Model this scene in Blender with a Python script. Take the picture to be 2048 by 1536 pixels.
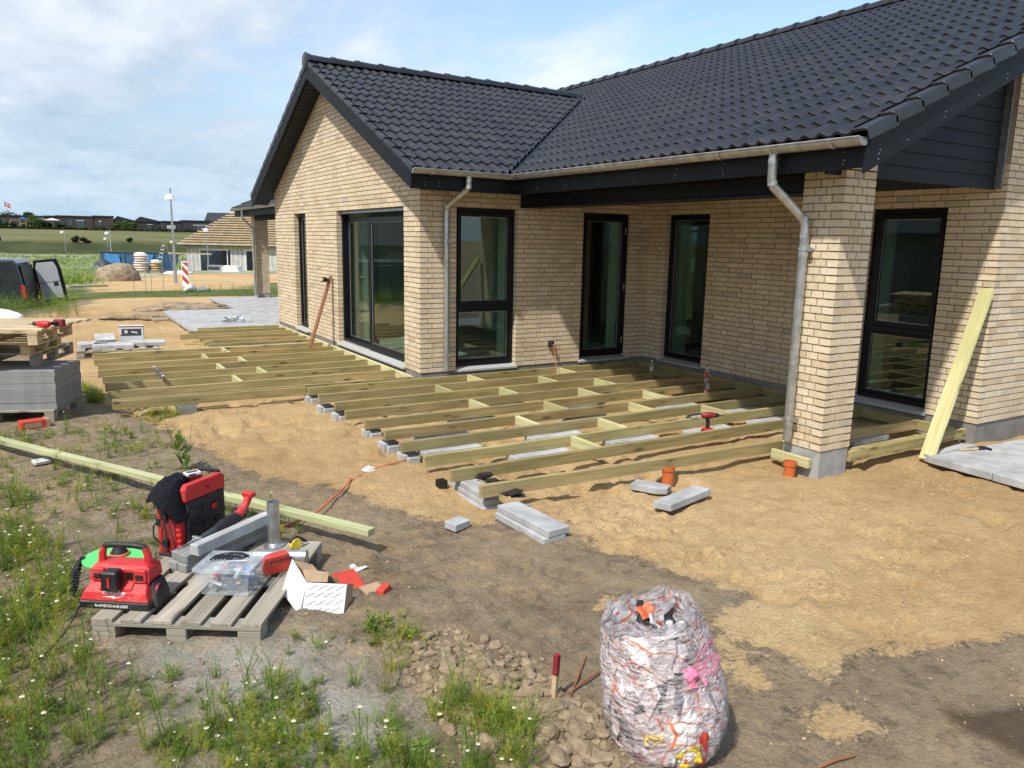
import bpy, bmesh, math, random
import numpy as np
from mathutils import Vector, Matrix, Quaternion
R=math.radians
rnd=random.Random(7)
for o in list(bpy.data.objects): bpy.data.objects.remove(o)
scene=bpy.context.scene
COL=scene.collection
# ---------------------------------------------------------------- camera
cam_d=bpy.data.cameras.new('camera'); cam=bpy.data.objects.new('camera',cam_d); COL.objects.link(cam)
cam_d.sensor_width=36; cam_d.lens=1534.25/2048*36; cam_d.clip_start=0.05; cam_d.clip_end=6000
cam.matrix_world=Matrix.Translation((-4.214,-9.282,1.770))@Matrix.Rotation(R(-31.339),4,'Z')@Matrix.Rotation(R(79.44),4,'X')@Matrix.Rotation(R(1.097),4,'Z')
scene.camera=cam
# ---------------------------------------------------------------- light
SUNV=Vector((-1,-.5,1.5)).normalized()
SUN_EL=math.asin(SUNV.z)
sd=bpy.data.lights.new('sun','SUN'); sd.energy=3.7; sd.angle=R(1.4); sd.color=(1,.955,.885)
sun=bpy.data.objects.new('sun',sd); COL.objects.link(sun)
sun.rotation_mode='QUATERNION'; sun.rotation_quaternion=SUNV.to_track_quat('Z','Y')
W=bpy.data.worlds.new('World'); scene.world=W; W.use_nodes=True
nt=W.node_tree; nt.nodes.clear()
def N(t,ty,**k):
    n=t.nodes.new(ty)
    for a,b in k.items(): setattr(n,a,b)
    return n
out=N(nt,'ShaderNodeOutputWorld'); bg=N(nt,'ShaderNodeBackground'); bg.inputs[1].default_value=.15
sky=N(nt,'ShaderNodeTexSky'); sky.sky_type='NISHITA'; sky.sun_disc=False
sky.sun_elevation=SUN_EL; sky.sun_rotation=math.atan2(SUNV.x,SUNV.y); sky.air_density=1.15; sky.dust_density=.6; sky.ozone_density=1.6
tc=N(nt,'ShaderNodeTexCoord'); sep=N(nt,'ShaderNodeSeparateXYZ'); nt.links.new(tc.outputs['Generated'],sep.inputs[0])
def M_(t,op,a,b=None,clamp=False):
    n=N(t,'ShaderNodeMath',operation=op); n.use_clamp=clamp
    for i,v in enumerate((a,b)):
        if v is None: continue
        if hasattr(v,'is_linked') or hasattr(v,'links'): t.links.new(v,n.inputs[i])
        else: n.inputs[i].default_value=v
    return n.outputs[0]
zc=M_(nt,'MAXIMUM',sep.outputs['Z'],0.0); zz=M_(nt,'ADD',zc,.14)
px_=M_(nt,'DIVIDE',sep.outputs['X'],zz); py_=M_(nt,'DIVIDE',sep.outputs['Y'],zz)
cmb=N(nt,'ShaderNodeCombineXYZ'); nt.links.new(px_,cmb.inputs[0]); nt.links.new(py_,cmb.inputs[1])
def wnoise(scale,detail,rough,dist,off):
    mp=N(nt,'ShaderNodeMapping'); mp.inputs['Location'].default_value=off; mp.inputs['Rotation'].default_value=(0,0,R(25)); mp.inputs['Scale'].default_value=(1,.62,1)
    nt.links.new(cmb.outputs[0],mp.inputs[0])
    n=N(nt,'ShaderNodeTexNoise'); n.inputs['Scale'].default_value=scale; n.inputs['Detail'].default_value=detail; n.inputs['Roughness'].default_value=rough; n.inputs['Distortion'].default_value=dist
    nt.links.new(mp.outputs[0],n.inputs['Vector']); return n.outputs['Fac']
n1=wnoise(.9,9,.56,.5,(3.1,1.7,0)); n2=wnoise(3.4,8,.6,.25,(7.2,4.4,0)); n3=wnoise(.35,4,.5,.2,(11,2,0))
# the veil of cloud is thick towards the west (-X/+Y) and opens towards the east
dx=M_(nt,'MULTIPLY',sep.outputs['X'],-.62); dz=M_(nt,'MULTIPLY',sep.outputs['Z'],-.42)
veil=M_(nt,'ADD',M_(nt,'ADD',dx,dz),.50)
c1=M_(nt,'ADD',M_(nt,'MULTIPLY',n1,.95),M_(nt,'MULTIPLY',n2,.38)); c1=M_(nt,'ADD',c1,M_(nt,'MULTIPLY',n3,.3)); c1=M_(nt,'ADD',c1,veil)
mr=N(nt,'ShaderNodeMapRange'); mr.inputs['From Min'].default_value=.72; mr.inputs['From Max'].default_value=1.08; mr.inputs['To Max'].default_value=.93
nt.links.new(c1,mr.inputs['Value'])
lo=M_(nt,'MULTIPLY',M_(nt,'SUBTRACT',.20,sep.outputs['Z'],True),3.2,True)   # haze low on the horizon
cf=mr.outputs[0]
cr=N(nt,'ShaderNodeValToRGB'); cr.color_ramp.elements[0].position=.36; cr.color_ramp.elements[0].color=(2.2,2.75,3.5,1); cr.color_ramp.elements[1].position=.66; cr.color_ramp.elements[1].color=(4.9,5.05,5.3,1)
nt.links.new(M_(nt,'ADD',M_(nt,'MULTIPLY',n2,.45),M_(nt,'MULTIPLY',n1,.55)),cr.inputs[0])
mx=N(nt,'ShaderNodeMix',data_type='RGBA'); nt.links.new(cf,mx.inputs[0]); nt.links.new(sky.outputs[0],mx.inputs[6]); nt.links.new(cr.outputs[0],mx.inputs[7])
mx3=N(nt,'ShaderNodeMix',data_type='RGBA'); nt.links.new(lo,mx3.inputs[0]); nt.links.new(mx.outputs[2],mx3.inputs[6]); mx3.inputs[7].default_value=(2.0,3.1,4.1,1)
nt.links.new(mx3.outputs[2],bg.inputs[0]); nt.links.new(bg.outputs[0],out.inputs[0])
scene.view_settings.view_transform='Standard'; scene.view_settings.look='None'; scene.view_settings.gamma=1; scene.view_settings.exposure=0.52
scene.render.engine='CYCLES'; scene.render.resolution_x=1024; scene.render.resolution_y=768
scene.cycles.max_bounces=8; scene.cycles.transparent_max_bounces=16
# ---------------------------------------------------------------- materials
def newmat(name):
    m=bpy.data.materials.new(name); m.use_nodes=True; t=m.node_tree; b=t.nodes['Principled BSDF']; return m,t,b
def L(t,a,b): t.links.new(a,b)
def ramp(t,fac,stops):
    r=N(t,'ShaderNodeValToRGB'); e=r.color_ramp.elements
    while len(e)<len(stops): e.new(.5)
    for i,(p,c) in enumerate(stops): e[i].position=p; e[i].color=(*c,1)
    L(t,fac,r.inputs[0]); return r.outputs[0]
def noise(t,scale,detail=4,rough=.55,dist=0,stretch=(1,1,1),coord='Object',seed=0):
    tcn=N(t,'ShaderNodeTexCoord'); mp=N(t,'ShaderNodeMapping'); mp.inputs['Scale'].default_value=stretch; mp.inputs['Location'].default_value=(seed*3.7,seed*1.9,seed)
    L(t,tcn.outputs[coord],mp.inputs[0]); n=N(t,'ShaderNodeTexNoise'); n.inputs['Scale'].default_value=scale; n.inputs['Detail'].default_value=detail; n.inputs['Roughness'].default_value=rough; n.inputs['Distortion'].default_value=dist
    L(t,mp.outputs[0],n.inputs['Vector']); return n.outputs['Fac']
def mixc(t,f,a,b,mode='MIX'):
    m=N(t,'ShaderNodeMix',data_type='RGBA',blend_type=mode)
    for i,v in ((0,f),(6,a),(7,b)):
        if isinstance(v,(int,float)): m.inputs[i].default_value=v
        elif isinstance(v,tuple): m.inputs[i].default_value=(*v,1)
        else: L(t,v,m.inputs[i])
    return m.outputs[2]
def bump(t,b,h,dist,strength=1.0):
    n=N(t,'ShaderNodeBump'); n.inputs['Distance'].default_value=dist; n.inputs['Strength'].default_value=strength; L(t,h,n.inputs['Height']); L(t,n.outputs[0],b.inputs['Normal']); return n
def attr(t,name='tint'):
    a=N(t,'ShaderNodeAttribute'); a.attribute_name=name; return a.outputs['Color']
def flat(name,col,rough=.5,metal=0,var=.18,scale=30,bd=0,spec=.5,coat=0,alpha=1,trans=0,tint=False):
    m,t,b=newmat(name); n=noise(t,scale,5)
    lo_=tuple(c*(1-var) for c in col); hi=tuple(min(1,c*(1+var)) for c in col)
    c=ramp(t,n,[(.3,lo_),(.7,hi)])
    if tint: c=mixc(t,1.0,c,attr(t),'MULTIPLY')
    L(t,c,b.inputs['Base Color']); b.inputs['Roughness'].default_value=rough; b.inputs['Metallic'].default_value=metal; b.inputs['Specular IOR Level'].default_value=spec; b.inputs['Coat Weight'].default_value=coat
    if trans: b.inputs['Transmission Weight'].default_value=trans; b.inputs['IOR'].default_value=1.3
    if bd: bump(t,b,noise(t,scale*4,4),bd)
    return m
def plastic(name,col,rough,dust=(.42,.33,.25),amt=.4,lo=.52):
    m,t,b=newmat(name); n=noise(t,7,7,.72,.3); n2=noise(t,70,4,.7,seed=3); n3=noise(t,3,3,.5,1.5,(1,6,1),seed=8)
    d=M_(t,'ADD',M_(t,'MULTIPLY',n,.6),M_(t,'MULTIPLY',n2,.4)); f=ramp(t,d,[(lo,(0,0,0)),(lo+.16,(amt,)*3)])
    c=mixc(t,f,ramp(t,n3,[(.3,tuple(x*.8 for x in col)),(.7,col)]),dust); c=mixc(t,ramp(t,n2,[(.68,(0,0,0)),(.72,(.5,)*3)]),c,dust)
    L(t,c,b.inputs['Base Color']); L(t,ramp(t,d,[(.4,(rough,)*3),(.62,(.8,)*3)]),b.inputs['Roughness']); bump(t,b,n2,.0006,.5); return m
def wood(name,dark,mid,light,gs=1.0,rough=.75,knots=True,tint=True):
    m,t,b=newmat(name)
    oi=N(t,'ShaderNodeObjectInfo'); cx=N(t,'ShaderNodeCombineXYZ'); rr=M_(t,'MULTIPLY',oi.outputs['Random'],37.0); L(t,rr,cx.inputs[0]); L(t,M_(t,'MULTIPLY',oi.outputs['Random'],91.0),cx.inputs[1])
    tc0=N(t,'ShaderNodeTexCoord'); va=N(t,'ShaderNodeVectorMath',operation='ADD'); L(t,tc0.outputs['Object'],va.inputs[0]); L(t,cx.outputs[0],va.inputs[1])
    def noise(t,scale,detail=4,rough=.55,dist=0,stretch=(1,1,1),seed=0):
        mp=N(t,'ShaderNodeMapping'); mp.inputs['Scale'].default_value=stretch; mp.inputs['Location'].default_value=(seed*3.7,seed*1.9,seed)
        L(t,va.outputs[0],mp.inputs[0]); n=N(t,'ShaderNodeTexNoise'); n.inputs['Scale'].default_value=scale; n.inputs['Detail'].default_value=detail; n.inputs['Roughness'].default_value=rough; n.inputs['Distortion'].default_value=dist
        L(t,mp.outputs[0],n.inputs['Vector']); return n.outputs['Fac']
    g=noise(t,9*gs,6,.6,1.2,(.12,2.2,2.2)); g2=noise(t,60*gs,3,.6,0,(.04,2,2),seed=2)
    c=ramp(t,g,[(.3,dark),(.5,mid),(.72,light)])
    c=mixc(t,.35,c,ramp(t,g2,[(.35,tuple(x*.62 for x in mid)),(.62,light)]))
    patch=noise(t,2.2,2,.5,0,(.5,1,1),seed=5); c=mixc(t,ramp(t,patch,[(.42,(0,0,0)),(.68,(.75,.75,.75))]),c,(mid[0]*.68,mid[1]*.74,mid[2]*.66))
    if knots:
        mp=N(t,'ShaderNodeMapping'); mp.inputs['Scale'].default_value=(2.6,9,9); L(t,va.outputs[0],mp.inputs[0])
        v=N(t,'ShaderNodeTexVoronoi'); v.inputs['Scale'].default_value=1.0; L(t,mp.outputs[0],v.inputs['Vector'])
        k=ramp(t,v.outputs['Distance'],[(.10,(.9,.9,.9)),(.20,(0,0,0))]); c=mixc(t,k,c,tuple(x*.35 for x in dark)); k2=ramp(t,v.outputs['Distance'],[(.16,(.35,.35,.35)),(.38,(0,0,0))]); c=mixc(t,k2,c,tuple(x*.7 for x in mid))
    if tint: c=mixc(t,1.0,c,attr(t),'MULTIPLY')
    L(t,c,b.inputs['Base Color']); b.inputs['Roughness'].default_value=rough; b.inputs['Specular IOR Level'].default_value=.3
    bump(t,b,g2,.0015,.6); return m
MT={}
MT['joist']=wood('treated_timber',(.14,.105,.042),(.31,.25,.11),(.47,.395,.20))
MT['joist_pale']=wood('pale_timber',(.32,.29,.13),(.47,.43,.22),(.60,.56,.34))
MT['beam']=wood('fresh_treated_timber',(.36,.39,.18),(.50,.52,.28),(.62,.62,.38))
MT['palletwood']=wood('pallet_wood',(.17,.145,.115),(.32,.28,.23),(.47,.43,.37))
MT['newpallet']=wood('new_pallet_wood',(.42,.29,.16),(.56,.42,.25),(.68,.54,.36))
MT['brownwood']=wood('brown_board',(.17,.065,.03),(.26,.105,.05),(.33,.15,.08))
MT['steel']=flat('galvanised_steel',(.48,.50,.50),.38,.85,.25,14)
MT['gutter']=flat('galvanised_gutter',(.40,.41,.39),.42,.75,.3,9)
MT['concrete']=flat('cast_concrete',(.30,.30,.29),.9,0,.22,7,.001)
MT['plinth']=flat('plinth_render',(.20,.19,.175),.92,0,.25,5,.0015)
MT['paver']=flat('grey_paver',(.35,.355,.355),.88,0,.26,6,.002,tint=True)
MT['slabs']=flat('grey_slab',(.235,.24,.235),.9,0,.16,9,.001,tint=True)
MT['sill']=flat('slate_grey_sill',(.36,.36,.35),.8,0,.12,20)
MT['black']=flat('black_paint',(.004,.005,.007),.4,0,.2,20,spec=.3)
MT['board']=None
MT['blackplastic']=plastic('black_plastic',(.014,.014,.016),.38,(.20,.17,.14),.3)
MT['red']=plastic('red_plastic',(.56,.018,.022),.3)
MT['darkred']=plastic('dark_red',(.25,.015,.025),.4)
MT['white']=flat('white_paint',(.78,.78,.76),.5,0,.06,10)
MT['interior']=flat('interior_plaster',(.50,.54,.49),.8,0,.05,3)
MT['cream']=flat('cream_wall',(.62,.60,.52),.8,0,.1,10)
MT['yellow']=flat('yellow_plastic',(.75,.55,.04),.4)
MT['green']=flat('green_plastic',(.08,.62,.13),.35,0,.08,10)
MT['darkgreen']=flat('dark_green_plastic',(.02,.07,.05),.4)
MT['blue']=flat('blue_paint',(.030,.085,.16),.6,0,.35,1.5)
MT['cordorange']=flat('orange_rubber',(.55,.13,.05),.5)
MT['pvc']=flat('orange_brown_pvc',(.50,.12,.035),.4,0,.15,10)
MT['leather']=flat('dark_tarp',(.035,.045,.05),.5)
MT['whitefilm']=flat('white_film',(.70,.70,.70),.35,0,.15,4,.01)
MT['hoarding']=flat('grey_membrane',(.40,.39,.38),.8,0,.2,1.5)
MT['mortar']=flat('mortar',(.27,.215,.145),.95,0,.25,20,.001)
MT['card']=flat('brown_cardboard',(.36,.25,.15),.85,0,.12,15)
MT['cardwhite']=flat('printed_carton',(.56,.565,.57),.6,0,.12,9)
MT['cardred']=flat('red_carton',(.52,.05,.03),.6,0,.12,15)
MT['ink']=flat('dark_ink',(.035,.04,.05),.6)
MT['whiteink']=flat('white_print',(.85,.85,.85),.5,0,.03,5)
MT['jacket']=flat('black_fabric',(.009,.010,.014),.95,0,.4,60,.001,spec=.2)
MT['clear']=None
def m_brick():
    m,t,b=newmat('yellow_brick'); a=attr(t)
    n=noise(t,22,6,.65); n2=noise(t,120,3,.6,seed=3)
    c=mixc(t,1.0,a,ramp(t,n,[(.25,(.84,.80,.76)),(.55,(1,1,1)),(.8,(1.08,1.07,1.05))]),'MULTIPLY')
    ns=noise(t,.9,5,.65,.4,seed=7); c=mixc(t,1.0,c,ramp(t,ns,[(.35,(.90,.885,.86)),(.6,(1.03,1.03,1.03))]),'MULTIPLY')
    c=mixc(t,.5,c,mixc(t,1.0,c,ramp(t,n2,[(.35,(.6,.56,.52)),(.6,(1.1,1.1,1.1))]),'MULTIPLY'))
    L(t,c,b.inputs['Base Color']); b.inputs['Roughness'].default_value=.9; b.inputs['Specular IOR Level'].default_value=.25
    bump(t,b,mixc(t,.5,n,n2),.002,.7); return m
MT['brick']=m_brick()
def m_tile():
    m,t,b=newmat('black_concrete_tile'); n=noise(t,3,5,.6); n2=noise(t,160,2,.6)
    L(t,ramp(t,n,[(.3,(.012,.013,.016)),(.7,(.027,.028,.033))]),b.inputs['Base Color'])
    L(t,ramp(t,noise(t,1.1,6,.7,seed=4),[(.3,(.30,)*3),(.7,(.52,)*3)]),b.inputs['Roughness']); b.inputs['Specular IOR Level'].default_value=.5
    bump(t,b,n2,.0008,.5); return m
MT['tile']=m_tile()
def m_board():
    m,t,b=newmat('black_stained_board'); n=noise(t,6,5,.6,.5,(.3,3,3)); n2=noise(t,50,3,.6,0,(.2,3,3))
    L(t,ramp(t,n,[(.3,(.0022,.0035,.006)),(.7,(.006,.009,.014))]),b.inputs['Base Color']); b.inputs['Roughness'].default_value=.6; b.inputs['Specular IOR Level'].default_value=.3
    bump(t,b,n2,.001,.5); return m
MT['board']=m_board()
def m_glass(name,tint,ior):
    m,t,b=newmat(name); t.nodes.remove(b); o=t.nodes['Material Output']
    tr=N(t,'ShaderNodeBsdfTransparent'); tr.inputs[0].default_value=(*tint,1); g=N(t,'ShaderNodeBsdfGlossy'); g.inputs['Roughness'].default_value=.0; g.inputs[0].default_value=(.92,.97,.95,1)
    lw=N(t,'ShaderNodeLayerWeight'); lw.inputs[0].default_value=.5; f0=((ior-1)/(ior+1))**2; mxs=N(t,'ShaderNodeMixShader')
    L(t,M_(t,'ADD',M_(t,'MULTIPLY',M_(t,'POWER',lw.outputs['Facing'],5.0),1-f0),f0),mxs.inputs[0]); L(t,tr.outputs[0],mxs.inputs[1]); L(t,g.outputs[0],mxs.inputs[2]); L(t,mxs.outputs[0],o.inputs[0]); return m
MT['glass']=m_glass('window_glass',(.74,.84,.78),1.75)
def m_clear():
    m,t,b=newmat('clear_plastic'); t.nodes.remove(b); o=t.nodes['Material Output']
    tr=N(t,'ShaderNodeBsdfTransparent'); tr.inputs[0].default_value=(.93,.95,.96,1); g=N(t,'ShaderNodeBsdfPrincipled'); g.inputs['Base Color'].default_value=(.75,.8,.85,1); g.inputs['Roughness'].default_value=.15
    mxs=N(t,'ShaderNodeMixShader'); L(t,ramp(t,noise(t,12,4),[(.35,(.12,)*3),(.7,(.34,)*3)]),mxs.inputs[0]); L(t,tr.outputs[0],mxs.inputs[1]); L(t,g.outputs[0],mxs.inputs[2]); L(t,mxs.outputs[0],o.inputs[0]); return m
MT['clear']=m_clear()
# ---------------------------------------------------------------- mesh helpers
class MB:
    def __init__(s): s.v=[]; s.f=[]; s.c=[]; s.M=Matrix.Identity(4); s.mi=[]; s.cur=0
    def add(s,vs,fs,col=(1,1,1)):
        b=len(s.v); s.v+=[tuple(s.M@Vector(p)) for p in vs]; s.f+=[tuple(b+i for i in f) for f in fs]; s.c+=[col]*len(fs); s.mi+=[s.cur]*len(fs); return s
    def box(s,a,b,col=(1,1,1),skip=()):
        (x0,y0,z0),(x1,y1,z1)=a,b
        x0,x1=min(x0,x1),max(x0,x1); y0,y1=min(y0,y1),max(y0,y1); z0,z1=min(z0,z1),max(z0,z1)
        vs=[(x0,y0,z0),(x1,y0,z0),(x1,y1,z0),(x0,y1,z0),(x0,y0,z1),(x1,y0,z1),(x1,y1,z1),(x0,y1,z1)]
        F={'z-':(0,3,2,1),'z+':(4,5,6,7),'y-':(0,1,5,4),'x+':(1,2,6,5),'y+':(2,3,7,6),'x-':(3,0,4,7)}
        return s.add(vs,[f for k,f in F.items() if k not in skip],col)
    def cb(s,c,d,rot=None,col=(1,1,1)):
        o=s.M
        s.M=o@Matrix.Translation(c)@(rot if rot is not None else Matrix.Identity(4)); s.box((-d[0]/2,-d[1]/2,-d[2]/2),(d[0]/2,d[1]/2,d[2]/2),col); s.M=o; return s
    def prism(s,poly,h0,h1,axis='z',col=(1,1,1)):
        n=len(poly); mp={'z':lambda a,b,h:(a,b,h),'x':lambda a,b,h:(h,a,b),'y':lambda a,b,h:(a,h,b)}[axis]
        vs=[mp(a,b,h0) for a,b in poly]+[mp(a,b,h1) for a,b in poly]
        fs=[tuple(range(n))[::-1],tuple(range(n,2*n))]+[(i,(i+1)%n,n+(i+1)%n,n+i) for i in range(n)]
        return s.add(vs,fs,col)
    def tube(s,path,r,n=8,caps=True,col=(1,1,1)):
        P=[Vector(p) for p in path]; rs=r if isinstance(r,(list,tuple)) else [r]*len(P)
        vs=[];fs=[]; up=None
        for i,p in enumerate(P):
            d=(P[min(i+1,len(P)-1)]-P[max(i-1,0)]).normalized()
            if up is None: up=Vector((0,0,1)) if abs(d.z)<.9 else Vector((1,0,0))
            a=d.cross(up).normalized(); u=a.cross(d).normalized(); up=u
            for k in range(n):
                t=2*math.pi*k/n; vs.append(p+(a*math.cos(t)+u*math.sin(t))*rs[i])
        for i in range(len(P)-1):
            for k in range(n): fs.append((i*n+k,i*n+(k+1)%n,(i+1)*n+(k+1)%n,(i+1)*n+k))
        if caps: fs+= [tuple(range(n))[::-1],tuple((len(P)-1)*n+k for k in range(n))]
        return s.add(vs,fs,col)
    def lathe(s,prof,n=16,c=(0,0,0),col=(1,1,1),axis='z'):
        vs=[];fs=[]
        for r,z in prof:
            for k in range(n):
                t=2*math.pi*k/n; a,b=r*math.cos(t),r*math.sin(t)
                p={'z':(a,b,z),'x':(z,a,b),'y':(a,z,b)}[axis]
                vs.append((c[0]+p[0],c[1]+p[1],c[2]+p[2]))
        for i in range(len(prof)-1):
            for k in range(n): fs.append((i*n+k,i*n+(k+1)%n,(i+1)*n+(k+1)%n,(i+1)*n+k))
        return s.add(vs,fs,col)
    def ell(s,c,r,n=12,m=8,col=(1,1,1)):
        return s.lathe_s(c,r,n,m,col)
    def lathe_s(s,c,r,n,m,col):
        vs=[];fs=[]
        for i in range(m+1):
            ph=math.pi*i/m
            for k in range(n):
                t=2*math.pi*k/n; vs.append((c[0]+r[0]*math.sin(ph)*math.cos(t),c[1]+r[1]*math.sin(ph)*math.sin(t),c[2]-r[2]*math.cos(ph)))
        for i in range(m):
            for k in range(n): fs.append((i*n+k,i*n+(k+1)%n,(i+1)*n+(k+1)%n,(i+1)*n+k))
        return s.add(vs,fs,col)
    def obj(s,name,mat,parent=None,smooth=False,bevel=0,bseg=1,sub=0,fixn=True,loc=None,rot=None):
        me=bpy.data.meshes.new(name); me.from_pydata(s.v,[],s.f)
        for m in (mat if isinstance(mat,(list,tuple)) else [mat]): me.materials.append(MT[m] if isinstance(m,str) else m)
        if any(s.mi): me.polygons.foreach_set('material_index',s.mi)
        ca=me.color_attributes.new('tint','FLOAT_COLOR','CORNER')
        arr=np.ones((len(me.loops),4),np.float32); tot=np.zeros(len(me.polygons),np.int32); me.polygons.foreach_get('loop_total',tot)
        arr[:,:3]=np.repeat(np.array(s.c,np.float32).reshape(-1,3),tot,axis=0); ca.data.foreach_set('color',arr.ravel())
        if fixn:
            bm=bmesh.new(); bm.from_mesh(me); bmesh.ops.recalc_face_normals(bm,faces=bm.faces); bm.to_mesh(me); bm.free()
        if smooth:
            me.polygons.foreach_set('use_smooth',[True]*len(me.polygons))
            if smooth!='all': me.set_sharp_from_angle(angle=R(40))
        me.update(); o=bpy.data.objects.new(name,me); COL.objects.link(o)
        if parent: o.parent=parent
        if loc is not None: o.location=loc
        if rot is not None: o.rotation_euler=rot
        if bevel:
            bv=o.modifiers.new('bevel','BEVEL'); bv.width=bevel; bv.segments=bseg; bv.limit_method='ANGLE'; bv.angle_limit=R(40)
        if sub:
            sm=o.modifiers.new('sub','SUBSURF'); sm.levels=sub; sm.render_levels=sub
        return o
def tag(o,label=None,cat=None,group=None,kind=None):
    for k,v in (('label',label),('category',cat),('group',group),('kind',kind)):
        if v: o[k]=v
    return o
def thing(name,label,cat,loc=(0,0,0),rz=0,group=None,rot=None):
    o=bpy.data.objects.new(name,None); COL.objects.link(o); o.empty_display_size=.2; o.location=loc; o.rotation_euler=rot if rot else (0,0,rz); return tag(o,label,cat,group)
def dup(o,loc=None,rz=None,label=None,parent=None):
    c=o.copy(); COL.objects.link(c)
    if parent is not None: c.parent=parent
    if loc is not None: c.location=loc
    if rz is not None: c.rotation_euler=(0,0,rz)
    if label: c['label']=label
    for ch in list(o.children): dup(ch,parent=c)
    return c
def vrand(a,s): return 1+(rnd.random()-.5)*a*2 if s is None else 1+(s-.5)*a*2
def tintv(a=.15,h=.03):
    b=1+(rnd.random()*2-1)*a; return (b*(1+(rnd.random()*2-1)*h),b,b*(1+(rnd.random()*2-1)*h))
def timber(name,p0,p1,w,h,mat='joist',parent=None,col=None,roll=0,bevel=.0025,origin=(0,0,0)):
    """squared timber whose centre line runs from p0 to p1; local X is the grain"""
    p0=Vector(p0)-Vector(origin); p1=Vector(p1)-Vector(origin); d=p1-p0; Ln=d.length
    mb=MB(); col=col or tintv(.16,.05); mb.box((0,-w/2,-h/2),(Ln,w/2,h/2),col)
    o=mb.obj(name,mat,parent,bevel=bevel)
    q=d.to_track_quat('X','Z'); o.matrix_local=Matrix.Translation(p0)@q.to_matrix().to_4x4()@Matrix.Rotation(roll,4,'X')
    # shift the grain so that no two timbers look alike
    return o
def text_mb(s,size,extr=.0008):
    cu=bpy.data.curves.new('t','FONT'); cu.body=s; cu.size=size; cu.extrude=extr; cu.align_x='CENTER'; cu.align_y='CENTER'; cu.resolution_u=2
    to=bpy.data.objects.new('t',cu); COL.objects.link(to); dg=bpy.context.evaluated_depsgraph_get(); me=bpy.data.meshes.new_from_object(to.evaluated_get(dg))
    mb=MB(); mb.add([tuple(v.co) for v in me.vertices],[tuple(p.vertices) for p in me.polygons])
    bpy.data.objects.remove(to); bpy.data.curves.remove(cu); bpy.data.meshes.remove(me); return mb
def text_obj(name,s,size,mat,parent,M,shear=0,scale_x=1.0,extr=.0008):
    mb=text_mb(s,size,extr); mb.v=[(x*scale_x+y*shear,y,z) for x,y,z in mb.v]
    o=mb.obj(name,mat,parent,fixn=False); o.matrix_local=M; return o
# ================================================================ HOUSE
TAN=.4663; CS=math.cos(math.atan(TAN)); SN=math.sin(math.atan(TAN))
XR=6.9; ZE=2.60; XE=1.10; YE=-.50; YW=3.615
Rm=lambda x: ZE+TAN*(x-XE)            # main roof plane (over x)
Rw=lambda y: ZE+TAN*(min(y,2*YW-y)-YE) # wing roof plane (over y)
house=thing('brick_house','new bungalow of pale yellow brick with a black tiled roof and a covered terrace','house')
BC=[(.66,.56,.41),(.645,.545,.385),(.685,.595,.45),(.63,.53,.37),(.655,.565,.43),(.68,.58,.42),(.61,.505,.35),(.66,.555,.395)]
def bcol():
    r=rnd.random()
    if r<.04: c=(.58,.46,.31)
    elif r<.07: c=(.53,.46,.36)
    else: c=rnd.choice(BC)
    k=.93+rnd.random()*.14
    return (c[0]*k,c[1]*k,c[2]*k)
CH=.2/3
def course(Ln,par,a='c',b='c'):
    rem=Ln+.012; st=.12 if par else .18; best=None
    for en in (.12,.18):
        mid=rem-st-en
        if mid<-.02: continue
        n=int(mid/.24+.04); left=mid-n*.24
        hd=left>.085; err=abs(left-(.12 if hd else 0))
        pref=(en==.12)!=(par)
        sc=err+(0 if pref else .012)
        if best is None or sc<best[0]: best=(sc,en,n,hd)
    if best is None: return [(0,Ln)]
    _,en,n,hd=best; p=[.24]*n
    if hd: p.insert(rnd.randint(0,n),.12)
    p=[st]+p+[en]; k=rem/sum(p); out=[];u=0
    for w in p: out.append((u,u+w*k-.012)); u+=w*k
    return out
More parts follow.
